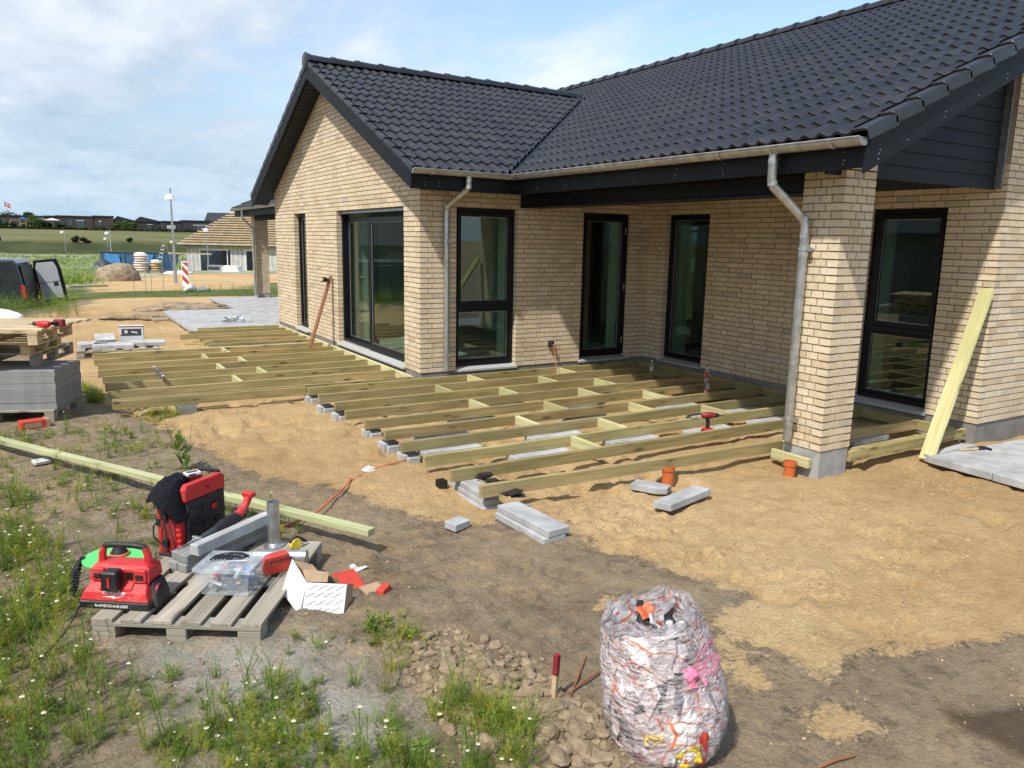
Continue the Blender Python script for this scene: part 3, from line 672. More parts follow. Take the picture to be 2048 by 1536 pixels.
P_SAND=[(-3.3,14),(-4.6,12.6),(-5.6,8.0),(-4.4,5.2),(-3.95,2.2),(-3.80,1.24),(-3.22,-.83),(-2.99,-1.77),(-2.78,-2.85),(-2.39,-3.26),(-2.27,-3.64),(-2.15,-3.97),(-1.91,-4.46),(-1.67,-4.71),(-1.44,-4.66),(-1.2,-5.09),(-1.14,-5.42),(-1.03,-5.8),(-.97,-6.09),(-.81,-6.43),(-1.02,-6.51),(-1.28,-6.5),(-1.21,-6.78),(-1.19,-6.99),(-1.19,-7.2),(-.88,-7.14),(-.47,-7.26),(-.24,-7.41),(.1,-7.49),(1.5,-8.2),(14,-8.5),(14,14)]
P_P1=[(-1.67,-6.01),(-1.42,-6.07),(-1.26,-6.27),(-1.3,-6.58),(-1.31,-6.87),(-1.43,-7.16),(-1.65,-7.17),(-1.46,-6.78),(-1.73,-6.18)]
P_P2=[(-1.55,-7.32),(-1.3,-7.39),(-1.3,-7.54),(-1.39,-7.64),(-1.57,-7.54),(-1.6,-7.41)]
P_WET=[(-.94,-7.64),(-.84,-7.74),(-.60,-7.82),(-.4,-8.1),(-.97,-8.05),(-.99,-7.87),(-1.01,-7.78)]
P_WEED=[(-9,3),(-4.74,.49),(-3.93,.65),(-3.38,-.98),(-3.15,-2.28),(-2.9,-3.5),(-2.85,-4.52),(-3.03,-5.29),(-2.91,-5.92),(-2.69,-6.26),(-2.61,-6.63),(-2.75,-7.3),(-4.5,-9),(-9,-9)]
P_PALE=[(-3.84,-5.5),(-3.43,-5.63),(-3.2,-5.95),(-3.12,-6.39),(-3.25,-6.7),(-3.54,-6.6),(-3.74,-5.99)]
P_CLOD=[(-2.85,-5.95),(-2.65,-6.06),(-2.48,-6.37),(-2.37,-6.76),(-2.31,-7.08),(-2.35,-7.4),(-2.9,-7.2),(-2.75,-6.75),(-2.88,-6.43),(-2.92,-6.13)]
def zbase(x,y):
    x=np.asarray(x,float);y=np.asarray(y,float)
    z=-.24+np.interp(y,[-1e4,12,22,30,46,58,64,90,104,128,146,171,200,400,5000],[0,0,-.06,-.26,-.56,-.88,-1.09,-1.46,-1.5,-.48,.6,2.6,2.9,3.1,3.1])
    z=z+.05*(np.clip(y-90,0,80)/80)*np.sin(x*.05)
    near=np.exp(-((x-1)/9)**2-((y+2)/14)**2)
    s=sdf(x,y,[(-1.6,-.1),(-1.62,-3.9),(-1.3,-4.25),(1.3,-4.6),(4.2,-5.4),(4.2,.2)])
    z=z+.035*np.clip((s+.3)/.5,0,1)
    s=sdf(x,y,[(4.2,-5.9),(1.9,-5.2),(1.0,-4.8),(-.4,-4.75),(-.2,-5.4),(1,-6.5),(4,-7.5)]); z=z+.025*np.clip((s+.3)/.8,0,1)
    # shallow pit beside the near edge of the joists, low bank behind it
    z=z-.05*np.exp(-((x+1.2)/.45)**2-((y+4.15)/.28)**2)
    z=z+.03*np.exp(-((x+2.0)/.35)**2-((y+3.4)/.6)**2)
    z=z-.55*np.exp(-((x+6.2)/2.2)**2-((y-19.6)/3.0)**2)
    z=z+.05*np.exp(-((x+3.5)/.9)**4-((y+5.15)/.9)**4)
    z=z+.30*np.exp(-((x-1.2)/1.3)**2-((y-17.8)/.55)**2*1.0)*0
    return z
def zfine(x,y):
    x=np.asarray(x,float);y=np.asarray(y,float)
    sand=np.clip((sdf(x,y,P_SAND)+.1)/.2,0,1); fal=np.exp(-np.hypot(x+1,y+5)/14)
    z=fal*(.055*(fbm(x,y,1.1,3,3)-.5)+ .046*(fbm(x,y,4.2,4,11)-.5))
    foot=np.clip(fbm(x,y,5.5,2,21)-.5,0,.3); area=np.clip(fbm(x,y,.7,2,31)*2.4-.6,0,1)
    z=z-sand*foot*.38*area*fal
    ch=np.clip((sdf(x,y,[(-1.35,-4.6),(-.2,-4.65),(.1,-5.3),(-.8,-6.1),(-1.15,-5.4)])+.2)/.3,0,1)+.8*np.clip((sdf(x,y,[(-.9,-5.6),(.6,-5.5),(1.4,-6.3),(.3,-7.2),(-.7,-6.9)])+.3)/.5,0,1); z=z+ch*sand*.05*(fbm(x,y,11,3,91,.6)-.5)*2*(fbm(x,y,2.5,2,95)>.42)
    rip=np.clip(vn(x*15,y*15,41)-.62,0,1)*np.clip(fbm(x,y,.9,2,51)*3-1.4,0,1); z=z+rip*.055*fal*(.4+.6*sand)
    rut=np.clip(1-np.abs(fbm(x*.35+y*.2,y-.4*x,1.3,2,131)-.5)*16,0,1); z=z-rut*.012*fal
    z=z+(1-sand)*fal*.034*(fbm(x,y,14,3,61,.6)-.5)
    cl=np.clip((sdf(x,y,P_CLOD)+.12)/.2,0,1); z=z+cl*(.045*fbm(x,y,9,3,71)+.01)
    return z
def zg(x,y): return float(zbase(x,y)+zfine(x,y))
# smooth mound behind the paved terrace and the dirt heap are separate things
nG=1000; kk=8.2; sA=.854; tt=np.linspace(-1,1,nG); ax_=sA*np.sinh(kk*tt)
gx,gy=np.meshgrid(-1.9+ax_,-5.4+ax_,indexing='xy'); gx=gx.ravel(); gy=gy.ravel()
gz=zbase(gx,gy)+zfine(gx,gy)
inside=((gx>.15)&(gx<12.3)&(gy>.15)&(gy<7.1))|((gx>4.05)&(gx<12.3)&(gy>-5.0)&(gy<15.7)); gz=np.where(inside,-.6,gz)
me=bpy.data.meshes.new('ground'); nv=nG*nG; me.vertices.add(nv); co=np.empty((nv,3),np.float32); co[:,0]=gx;co[:,1]=gy;co[:,2]=gz; me.vertices.foreach_set('co',co.ravel())
ii=np.arange(nG-1); q=(ii[:,None]*nG+ii[None,:]).ravel(); quads=np.stack([q,q+1,q+nG+1,q+nG],1).astype(np.int32); nf=len(quads)
me.loops.add(nf*4); me.loops.foreach_set('vertex_index',quads.ravel()); me.polygons.add(nf); me.polygons.foreach_set('loop_start',np.arange(0,nf*4,4,dtype=np.int32)); me.update(calc_edges=True); me.polygons.foreach_set('use_smooth',np.ones(nf,bool))
def fattr(name,v):
    a=me.attributes.new(name,'FLOAT','POINT'); a.data.foreach_set('value',np.asarray(v,np.float32))
sd_=sdf(gx,gy,P_SAND); s1=np.maximum(sdf(gx,gy,P_P1)-.03,sdf(gx,gy,P_P2)-.02)
sandv=np.maximum(sd_,s1); 
# building yard between the drive and the meadow, sandy with grass strips
yard=sdf(gx,gy,[(-5.5,11),(-4,14),(-3.0,17),(-2.8,26),(-2.2,33),(1,40),(3,45),(16,45),(22,10),(3,12)])
sandv=np.maximum(sandv,np.minimum(yard*.35,.5))
fattr('sand',np.clip(sandv,-.6,.6)*.5/.6+.5)
fattr('weed',np.clip(sdf(gx,gy,P_WEED),-.6,.6)*.5/.6+.5)
fattr('pale',np.clip(sdf(gx,gy,P_PALE),-.5,.5)+.5)
fattr('wet',np.clip(sdf(gx,gy,P_WET)*4,-.5,.5)+.5)
grass=np.maximum(sdf(gx,gy,[(-3.6,18.9),(5.5,17.6),(9,19.5),(9,22),(2.4,22.6),(-3.0,22.0)])*.4, -1)
grass=np.maximum(grass,sdf(gx,gy,[(-40,3),(-5.6,5.5),(-6.5,9),(-5.3,12.5),(-4.2,14.5),(-3.6,17),(-2.8,21),(-3.0,27),(-2.2,32.5),(1,41),(3.4,47),(20,47),(300,30),(300,900),(-900,900),(-900,-40),(-40,-40)])*.4)
grass=np.maximum(grass,sdf(gx,gy,[(2.2,18.5),(14,17),(14,28),(5,30),(3.3,25)])*.2)
fattr('grass',np.clip(grass,-.5,.5)+.5)
ground=bpy.data.objects.new('ground',me); COL.objects.link(ground); tag(ground,kind='structure')
def m_ground():
    m,t,b=newmat('site_ground')
    A=lambda n:(lambda a:(setattr(a,'attribute_name',n),a.outputs['Fac'])[1])(N(t,'ShaderNodeAttribute'))
    nA=noise(t,1.3,6,.6); nB=noise(t,7,6,.62,seed=1); nC=noise(t,45,5,.65,seed=2); nD=noise(t,260,3,.7,seed=3); nE=noise(t,.35,5,.6,seed=4); 
    def edge(a,w,amt,hard=.05,src=None):
        v=M_(t,'ADD',A(a),M_(t,'MULTIPLY',M_(t,'SUBTRACT',src or nB,.5),amt)); v=M_(t,'ADD',v,M_(t,'MULTIPLY',M_(t,'SUBTRACT',nC,.5),amt*.35))
        return ramp(t,v,[(.5-hard,(0,0,0)),(.5+hard,(1,1,1))])
    sand=ramp(t,M_(t,'ADD',M_(t,'MULTIPLY',nA,.5),M_(t,'MULTIPLY',nB,.5)),[(.33,(.43,.29,.145)),(.48,(.55,.385,.20)),(.62,(.61,.445,.24)),(.75,(.61,.48,.30))])
    sand=mixc(t,1.0,sand,ramp(t,nC,[(.3,(.80,.78,.74)),(.55,(1,1,1)),(.75,(1.12,1.12,1.12))]),'MULTIPLY')
    sand=mixc(t,1.0,sand,ramp(t,nE,[(.36,(.92,.87,.80)),(.50,(1.04,1.02,.99)),(.68,(1.08,1.09,1.10))]),'MULTIPLY')
    sand=mixc(t,ramp(t,noise(t,17,6,.75,1.0,seed=31),[(.68,(0,0,0)),(.75,(.6,.6,.6))]),sand,(.22,.155,.085))
    sand=mixc(t,.5,sand,mixc(t,1.0,sand,ramp(t,nD,[(.3,(.6,.58,.52)),(.5,(1,1,1)),(.72,(1.25,1.25,1.25))]),'MULTIPLY'))
    soil=ramp(t,nB,[(.3,(.16,.122,.080)),(.5,(.26,.200,.134)),(.7,(.37,.290,.195))])
    soil=mixc(t,ramp(t,nA,[(.36,(0,0,0)),(.58,(.85,.85,.85))]),soil,(.39,.30,.195))
    soil=mixc(t,1.0,soil,ramp(t,nD,[(.28,(.45,.43,.4)),(.5,(1,1,1)),(.75,(1.4,1.4,1.35))]),'MULTIPLY')
    tr=ramp(t,noise(t,9,5,.7,.6,(1,1,1),seed=9),[(.52,(0,0,0)),(.66,(1,1,1))]); soil=mixc(t,M_(t,'MULTIPLY',tr,.55),soil,(.10,.078,.055))
    wsoil=ramp(t,nB,[(.3,(.23,.175,.115)),(.55,(.35,.28,.19)),(.72,(.43,.36,.26))]); wsoil=mixc(t,1.0,wsoil,ramp(t,nC,[(.3,(.62,.6,.56)),(.55,(1,1,1)),(.75,(1.15,1.15,1.15))]),'MULTIPLY')
    moss=ramp(t,noise(t,3.2,6,.7,.4,seed=6),[(.50,(0,0,0)),(.66,(.75,.75,.75))]); wsoil=mixc(t,moss,wsoil,(.135,.15,.052))
    c=mixc(t,edge('weed',0,.35,.2),soil,wsoil)
    c=mixc(t,M_(t,'MULTIPLY',edge('pale',0,.5,.3),.85),c,mixc(t,nC,(.44,.42,.38),(.56,.54,.49)))
    c=mixc(t,edge('sand',0,.36,.014),c,sand)
    av=A('sand'); band=M_(t,'SUBTRACT',1.0,M_(t,'MULTIPLY',M_(t,'ABSOLUTE',M_(t,'SUBTRACT',M_(t,'ADD',av,M_(t,'MULTIPLY',M_(t,'SUBTRACT',nB,.5),.3)),.47)),9.0),True)
    deb=ramp(t,noise(t,28,6,.8,.8,seed=41),[(.50,(0,0,0)),(.58,(1,1,1))]); c=mixc(t,M_(t,'MULTIPLY',M_(t,'MULTIPLY',band,deb),.75),c,(.10,.078,.052))
    # thin sand scattered over soil and soil over sand
    c=mixc(t,M_(t,'MULTIPLY',ramp(t,noise(t,2.6,6,.7,.5,seed=12),[(.54,(0,0,0)),(.68,(1,1,1))]),.5),c,sand)
    c=mixc(t,M_(t,'MULTIPLY',edge('wet',0,.5,.12),.8),c,(.10,.065,.04))
    # grass country
    sepn=N(t,'ShaderNodeSeparateXYZ'); tcn=N(t,'ShaderNodeTexCoord'); L(t,tcn.outputs['Object'],sepn.inputs[0]); Y=sepn.outputs['Y']
    g1=noise(t,1.1,7,.7,.4,(1,1,1),seed=21); g2=noise(t,6,6,.75,seed=22); gf=noise(t,.12,5,.65,.3,(1,.5,1),seed=23)
    lush=ramp(t,M_(t,'ADD',M_(t,'MULTIPLY',g1,.5),M_(t,'MULTIPLY',g2,.5)),[(.36,(.045,.065,.016)),(.5,(.10,.125,.035)),(.64,(.20,.21,.075))])
    flower=mixc(t,ramp(t,M_(t,'ADD',M_(t,'MULTIPLY',g2,.55),M_(t,'MULTIPLY',gf,.5)),[(.46,(0,0,0)),(.60,(.85,.85,.85))]),lush,(.52,.53,.36))
    mr1=N(t,'ShaderNodeMapRange'); mr1.inputs['From Min'].default_value=30; mr1.inputs['From Max'].default_value=52; L(t,M_(t,'ADD',Y,M_(t,'MULTIPLY',gf,14)),mr1.inputs['Value'])
    gr=mixc(t,mr1.outputs[0],lush,flower)
    dark=ramp(t,gf,[(.35,(.030,.042,.012)),(.6,(.058,.072,.022))]); dark=mixc(t,.5,dark,mixc(t,1.0,dark,ramp(t,g1,[(.3,(.5,.5,.5)),(.7,(1.4,1.4,1.3))]),'MULTIPLY'))
    mr2=N(t,'ShaderNodeMapRange'); mr2.inputs['From Min'].default_value=128; mr2.inputs['From Max'].default_value=131; L(t,M_(t,'ADD',Y,M_(t,'MULTIPLY',gf,26)),mr2.inputs['Value']); gr=mixc(t,mr2.outputs[0],gr,dark)
    mead=ramp(t,noise(t,.06,5,.6,.3,(1,2.5,1),seed=25),[(.35,(.095,.100,.038)),(.55,(.14,.142,.062)),(.7,(.175,.165,.08))])
    mr3=N(t,'ShaderNodeMapRange'); mr3.inputs['From Min'].default_value=150; mr3.inputs['From Max'].default_value=158; L(t,M_(t,'ADD',Y,M_(t,'MULTIPLY',gf,22)),mr3.inputs['Value']); gr=mixc(t,mr3.outputs[0],gr,mead)
    c=mixc(t,edge('grass',0,.55,.08,g1),c,gr)
    L(t,c,b.inputs['Base Color']); b.inputs['Roughness'].default_value=.95; b.inputs['Specular IOR Level'].default_value=.15
    h=M_(t,'ADD',M_(t,'MULTIPLY',nC,1.0),M_(t,'MULTIPLY',nD,.28)); h=M_(t,'ADD',h,M_(t,'MULTIPLY',nB,1.1)); h=M_(t,'ADD',h,M_(t,'MULTIPLY',noise(t,20,5,.8,1.5,seed=44),.8))
    bump(t,b,h,.032,.95); return m
me.materials.append(m_ground())
# ---- paved terrace beyond the wing (running-bond slabs)
def paving(name,poly,zt,a,b,th,ang,mat='paver',kind='structure',j=.004,tv=.1):
    mb=MB(); xs=[p[0] for p in poly]; ys=[p[1] for p in poly]; ca,sa=math.cos(ang),math.sin(ang); row=0
    cx,cy=(min(xs)+max(xs))/2,(min(ys)+max(ys))/2; Rr=max(max(xs)-min(xs),max(ys)-min(ys))
    v=-Rr
    while v<Rr:
        u=-Rr+(a/2 if row%2 else 0)
        while u<Rr:
            c=(u+a/2,v+b/2); X=cx+c[0]*ca-c[1]*sa; Y=cy+c[0]*sa+c[1]*ca
            if float(sdf(np.array([X]),np.array([Y]),poly)[0])>-.01:
                o=mb.M; mb.M=Matrix.Translation((X,Y,zt-th/2+rnd.uniform(-.0015,.0015)))@Matrix.Rotation(ang,4,'Z'); k=1+rnd.uniform(-tv,tv); mb.box((-a/2+j,-b/2+j,-th/2),(a/2-j,b/2-j,th/2),(k,k,k*1.01)); mb.M=o
            u+=a
        v+=b; row+=1
    return tag(mb.obj(name,mat,bevel=.004),kind=kind)
mb=MB()
for (xa,ya,xb,yb) in ((-1.72,7.05,-.002,7.26),(-1.72,7.26,3.87,11.9),(.12,11.9,3.87,16.0)):
    y=ya; row=0
    while y<yb-.02:
        y2=min(y+.3,yb); x=xa-(.3 if row%2 else 0)
        while x<xb-.02:
            a_,b_=max(x,xa),min(x+.6,xb); k=1+rnd.uniform(-.08,.08)
            if b_-a_>.03: mb.box((a_+.004,y+.004,-.21),(b_-.004,y2-.004,-.13+rnd.uniform(-.0015,.0015)),(k,k,k))
            x+=.6
        y=y2; row+=1
tag(mb.obj('paving','paver',bevel=.004),kind='structure')
# ================================================================ CLODS, WEEDS
def ico_cloud(name,items,mat,sub=1,rough=.28,label=None,sm='all'):
    bm=bmesh.new(); bmesh.ops.create_icosphere(bm,subdivisions=sub,radius=1); V0=np.array([v.co for v in bm.verts]); F0=[tuple(v.index for v in f.verts) for f in bm.faces]; bm.free()
    mb=MB()
    for (x,y,z,r,k) in items:
        rs=np.random.RandomState(int(abs(x*7919+y*104729)*1000)%2**31); d=V0@(rs.randn(3,3)*.9); nz=np.sin(d*1.7+rs.rand(3)*6).sum(1)/3; nz2=np.sin(d*4.3+rs.rand(3)*6).sum(1)/3+rs.rand(len(V0))*.5
        V=V0*(1+rough*nz+rough*.45*nz2)[:,None]*np.array([r*(1+rs.rand()*.5),r*(.8+rs.rand()*.4),r*(.55+rs.rand()*.3)]); a=rs.rand()*6.28; c_,s_=math.cos(a),math.sin(a)
        V=np.stack([V[:,0]*c_-V[:,1]*s_+x,V[:,0]*s_+V[:,1]*c_+y,V[:,2]+z],1); mb.add([tuple(v) for v in V],F0,(k,k,k))
    return mb.obj(name,mat,smooth=sm,fixn=False)
def m_clod():
    m,t,b=newmat('dry_soil_clod'); n=noise(t,18,6,.65,coord='Object'); n2=noise(t,90,4,.7,seed=2)
    c=ramp(t,n,[(.3,(.18,.135,.085)),(.5,(.29,.22,.145)),(.72,(.39,.31,.21))]); c=mixc(t,1.0,c,attr(t),'MULTIPLY'); L(t,c,b.inputs['Base Color']); b.inputs['Roughness'].default_value=.95; b.inputs['Specular IOR Level'].default_value=.15
    bump(t,b,M_(t,'ADD',n,n2),.012,.9); return m
MT['clod']=m_clod(); MT['sandlump']=flat('sand_lump',(.47,.335,.185),.95,0,.15,8,.003,tint=True)
rs=np.random.RandomState(5)
def scatter(poly,n,sd=0,margin=0.0):
    r_=np.random.RandomState(sd); xs=[p[0] for p in poly]; ys=[p[1] for p in poly]; out=[]
    while len(out)<n:
        x=r_.uniform(min(xs),max(xs),n*3); y=r_.uniform(min(ys),max(ys),n*3); k=sdf(x,y,poly)>margin
        out+=list(zip(x[k],y[k]))
        if not k.any(): break
    return out[:n]
items=[]
for i,(x,y) in enumerate(scatter(P_CLOD,950,1,-.16)):
    r=.008+.03*rs.rand()**2.6; r*=.75; items.append((x,y,zg(x,y)+r*.15,r,.8+.4*rs.rand()))
for x,y,r in ((-2.62,-6.98,.07),(-2.50,-7.02,.055),(-2.72,-6.30,.06),(-2.60,-6.5,.055),(-2.66,-6.62,.045),(-2.50,-6.68,.05),(-2.42,-6.86,.045),(-2.62,-6.76,.06),(-2.78,-6.1,.055),(-2.55,-7.12,.06),(-2.42,-7.1,.05),(-2.44,-6.98,.035),(-2.66,-6.42,.05),(-2.49,-6.85,.055),(-2.38,-7.22,.05),(-2.52,-7.22,.065),(-2.66,-7.12,.055),(-2.56,-6.36,.04)):
    r*=.72; items.append((x,y,zg(x,y)+r*.2,r,.9+.25*rs.rand()))
tag(ico_cloud('soil_clods',items,'clod',2,.40,None,False),kind='stuff')
items=[]
for x,y in scatter([(-4.6,-2),(-2.9,-2),(-2.2,-4.2),(-.9,-6.3),(-.6,-8),(-4.4,-8)],1500,2): 
    r=.002+.009*rs.rand()**3; items.append((x,y,zg(x,y)+r*.2,r,.75+.7*rs.rand()))
for x,y in scatter([(-1.5,-4.6),(1.2,-5.2),(4,-6.2),(3,-8),(-.8,-7.8),(-1.1,-5.5)],900,3):
    r=.002+.007*rs.rand()**3; items.append((x,y,zg(x,y)+r*.2,r,.9+.9*rs.rand()))
for x,y in scatter([(-1.3,-4.7),(-.5,-4.7),(-.4,-5.3),(-.9,-5.6)],220,4):
    pass
tag(ico_cloud('gravel_crumbs',items,'clod',1,.3),kind='stuff'); items=[]
for (pl,n_,sd_s) in (([(-1.25,-4.65),(-.3,-4.65),(-.2,-5.3),(-.9,-5.7)],420,4),([(-.5,-5.3),(1.2,-5.3),(1.6,-6.8),(-.4,-6.9)],420,6),([(2.0,-5.6),(2.6,-5.7),(2.4,-6.2),(1.8,-6.1)],130,7),([(-1.5,-3.0),(3.6,-3.0),(3.6,-.3),(-1.5,-.3)],300,8)):
    for x,y in scatter(pl,n_,sd_s):
        if vn(np.array([x*6.]),np.array([y*6.]),5)[0]<.45: continue
        r=.004+.016*rs.rand()**2.2; items.append((x,y,zg(x,y)-r*.3,r*.8,.78+.2*rs.rand()))
tag(ico_cloud('sand_lumps',items,'sandlump',1,.3),kind='stuff')
# ---- weeds
def m_leaf(name,dk,lt):
    m,t,b=newmat(name); o=t.nodes['Material Output']; n=noise(t,6,3); c=mixc(t,1.0,ramp(t,n,[(.3,dk),(.7,lt)]),attr(t),'MULTIPLY'); L(t,c,b.inputs['Base Color']); b.inputs['Roughness'].default_value=.55; b.inputs['Specular IOR Level'].default_value=.3
    tl=N(t,'ShaderNodeBsdfTranslucent'); L(t,mixc(t,1.0,c,(1.3,1.4,.7),'MULTIPLY'),tl.inputs[0]); mxs=N(t,'ShaderNodeMixShader'); mxs.inputs[0].default_value=.35; L(t,b.outputs[0],mxs.inputs[1]); L(t,tl.outputs[0],mxs.inputs[2]); L(t,mxs.outputs[0],o.inputs[0]); return m
MT['leaf']=m_leaf('weed_leaf',(.10,.165,.028),(.22,.30,.065)); MT['petal']=flat('white_petal',(.82,.82,.78),.6,0,.03,5); MT['pollen']=flat('yellow_pollen',(.72,.48,.04),.7)
def weed_proto(seed,h=.25,stems=3,leaf=.035,dens=60,fl=1,feather=True,spread=.5):
    r=np.random.RandomState(seed); V=[];F=[];C=[];MI=[]
    def addq(ps,c,mi=0):
        b=len(V); V.extend(ps); F.append(tuple(range(b,b+len(ps)))); C.append(c); MI.append(mi)
    for s in range(stems):
        a=r.rand()*6.28; hh=h*(.6+.5*r.rand()); lean=spread*r.rand(); p=np.array([r.randn()*.008,r.randn()*.008,0.]); d=np.array([math.cos(a)*lean,math.sin(a)*lean,1.]); d/=np.linalg.norm(d); n=8; pts=[p.copy()]
        for i in range(n): d=d+np.array([r.randn()*.09,r.randn()*.09,.05]); d/=np.linalg.norm(d); p=p+d*hh/n; pts.append(p.copy())
        w=.0016
        for i in range(n):
            e=np.array([w,0,0]); f_=np.array([0,w,0]); c=(.8,.85,.6)
            addq([pts[i]-e,pts[i]+e,pts[i+1]+e*.7,pts[i+1]-e*.7],c); addq([pts[i]-f_,pts[i]+f_,pts[i+1]+f_*.7,pts[i+1]-f_*.7],c)
        for k in range(dens//stems):
            t=r.rand()**.8*(n-.01); i=int(t); q=pts[i]+(pts[i+1]-pts[i])*(t-i); az=r.rand()*6.28; el=.1+.9*r.rand(); l=leaf*(.5+r.rand())*(1.25-t/n*.7)
            dd=np.array([math.cos(az)*math.cos(el),math.sin(az)*math.cos(el),math.sin(el)]); sd_v=np.cross(dd,[0,0,1.]); sd_v/=np.linalg.norm(sd_v)+1e-9; kcol=.7+.6*r.rand(); c=(kcol,kcol*(1+.1*r.randn()*.5),kcol*.9)
            if feather:
                addq([q-sd_v*.0009,q+sd_v*.0009,q+dd*l],c)
                for z_ in (.35,.6,.85):
                    for sg in (-1,1): b_=q+dd*l*z_; e_=b_+(dd*.6+sd_v*sg)*l*.3; addq([b_-dd*.0009,b_+dd*.0009,e_],c)
            else:
                wv=sd_v*l*.16; m_=q+dd*l*.5; addq([q,m_-wv,q+dd*l,m_+wv],c)
        if r.rand()<fl:
            q=pts[-1]; rad=.0085*(.8+.5*r.rand()); nn=9
            for k in range(nn):
                a0=2*math.pi*k/nn; a1=a0+.55; addq([q+np.array([math.cos(a0)*.003,math.sin(a0)*.003,.001]),q+np.array([math.cos(a0)*rad,math.sin(a0)*rad,-.001]),q+np.array([math.cos(a1)*rad,math.sin(a1)*rad,-.001]),q+np.array([math.cos(a1)*.003,math.sin(a1)*.003,.001])],(1,1,1),1)
            addq([q+np.array([math.cos(k*1.047)*.0038,math.sin(k*1.047)*.0038,.0035]) for k in range(6)],(1,1,1),2)
    return np.array(V),F,C,MI
def grass_proto(seed,h=.12,n=14,w=.0035):
    r=np.random.RandomState(seed); V=[];F=[];C=[];MI=[]
    for k in range(n):
        a=r.rand()*6.28; l=h*(.5+.8*r.rand()); p=np.array([r.randn()*.012,r.randn()*.012,0.]); out=np.array([math.cos(a),math.sin(a),0]); s_=np.array([-math.sin(a),math.cos(a),0])*w*.5; bend=.3+.9*r.rand(); prev=None; kc=.7+.6*r.rand()
        for i in range(5):
            t=i/4; q=p+out*l*bend*t*t+np.array([0,0,1])*l*(t-.35*bend*t*t); ww=s_*(1-t*.92); cur=(q-ww,q+ww)
            if prev is not None: b=len(V); V+= [prev[0],prev[1],cur[1],cur[0]]; F.append((b,b+1,b+2,b+3)); C.append((kc,kc,kc*.8)); MI.append(0)
            prev=cur
    return np.array(V),F,C,MI
def plant_field(name,protos,spots,mats,label=None,kind='stuff',cat=None):
    mb=MB()
    for (x,y,z,sc,k,pi_) in spots:
        V,F,C,MI=protos[pi_%len(protos)]; a=(x*977+y*331)%6.28; c_,s_=math.cos(a)*sc,math.sin(a)*sc; b=len(mb.v)
        W_=np.stack([V[:,0]*c_-V[:,1]*s_+x,V[:,0]*s_+V[:,1]*c_+y,V[:,2]*sc+z],1); mb.v+=[tuple(v) for v in W_.tolist()]; mb.f+=[tuple(b+i for i in f) for f in F]; hu=((x*7.31+y*3.17)%1.0); hr=(1.0,1.0,1.0) if hu<.6 else ((1.45,1.1,.8) if hu<.85 else (1.9,1.25,1.1)); mb.c+=[(c[0]*k*hr[0],c[1]*k*hr[1],c[2]*k*hr[2]) if q_==0 else c for c,q_ in zip(C,MI)]; mb.mi+=MI
    o=mb.obj(name,mats,fixn=False); return tag(o,label,cat,kind=kind)
WM=['leaf','petal','pollen']
feath=[weed_proto(100+i,.24,2+i%3,.03,80+10*(i%3),.14 if i%2 else 0,True,.45) for i in range(7)]
lowf=[weed_proto(200+i,.09,5,.028,70,.1,True,1.3) for i in range(5)]
leafy=[weed_proto(300+i,.14,3,.05,26,0,False,.7) for i in range(4)]
gr_p=[grass_proto(400+i,.13,16) for i in range(5)]
Pw_dense=[(-4.9,-3.4),(-4.25,-3.6),(-4.18,-4.8),(-4.13,-5.55),(-3.55,-5.9),(-3.2,-6.2),(-2.85,-6.35),(-2.72,-6.75),(-2.78,-7.2),(-3.2,-7.4),(-4.6,-6.2)]
spots=[]
P_edge=[(-5.2,-1.5),(-4.45,-2.4),(-4.32,-3.8),(-4.28,-4.9),(-4.12,-5.6),(-3.95,-5.95),(-4.6,-6.6),(-5.6,-5)]
def add_sp(pts,smin,smax,plist,sd,dens=None):
    r_=np.random.RandomState(sd)
    for x,y in pts:
        if dens is not None and r_.rand()>dens(x,y): continue
        # nothing grows on the pallets and under the stacked goods
        if -4.25<x<-2.9 and -5.75<y<-4.3 and float(sdf(np.array([x]),np.array([y]),[(-4.2,-5.25),(-3.42,-5.75),(-2.85,-4.75),(-3.65,-4.25)])[0])>-.03: continue
        spots.append((x,y,zg(x,y)-.006,smin+(smax-smin)*r_.rand()**1.5,.8+.5*r_.rand(),int(r_.rand()*97)))
cl=lambda x,y: float(np.clip((fbm(np.array([x]),np.array([y]),2.2,3,77)[0]-.40)*5,0.06,1))
add_sp(scatter(Pw_dense,620,11),.35,1.15,feath,11,cl)
add_sp(scatter(P_edge,420,111),.5,1.3,feath,111)
plant_field('chamomile_weeds',feath,spots,WM); spots=[]
add_sp(scatter(Pw_dense,900,12),.4,1.2,lowf,12,cl); add_sp(scatter(P_WEED,1500,13),.35,1.0,lowf,13,lambda x,y:cl(x,y)*.6 if y<4 and x>-6 else 0)
add_sp(scatter([(-4.9,-.3),(-3.35,-.6),(-3.1,-2.4),(-2.8,-4.0),(-2.9,-4.6),(-4.7,-4.3)],420,14),.5,1.3,lowf,14,cl)
plant_field('low_weeds',lowf,spots,WM); spots=[]
add_sp(scatter([(-4.9,-.3),(-3.35,-.6),(-3.1,-2.4),(-2.8,-4.0),(-2.9,-4.6),(-4.7,-4.3)],190,15),.4,1.1,feath,15,cl)
plant_field('tall_weeds',feath,spots,WM); spots=[]
add_sp(scatter(P_WEED,700,16),.4,1.0,leafy,16,lambda x,y:cl(x,y)*.4 if y<2 and x>-6 else 0); add_sp(scatter([(-2.98,-5.7),(-2.7,-5.7),(-2.68,-6.15),(-2.95,-6.25)],16,17),.4,.8,leafy,17)
plant_field('leafy_weeds',leafy,spots,WM); spots=[]
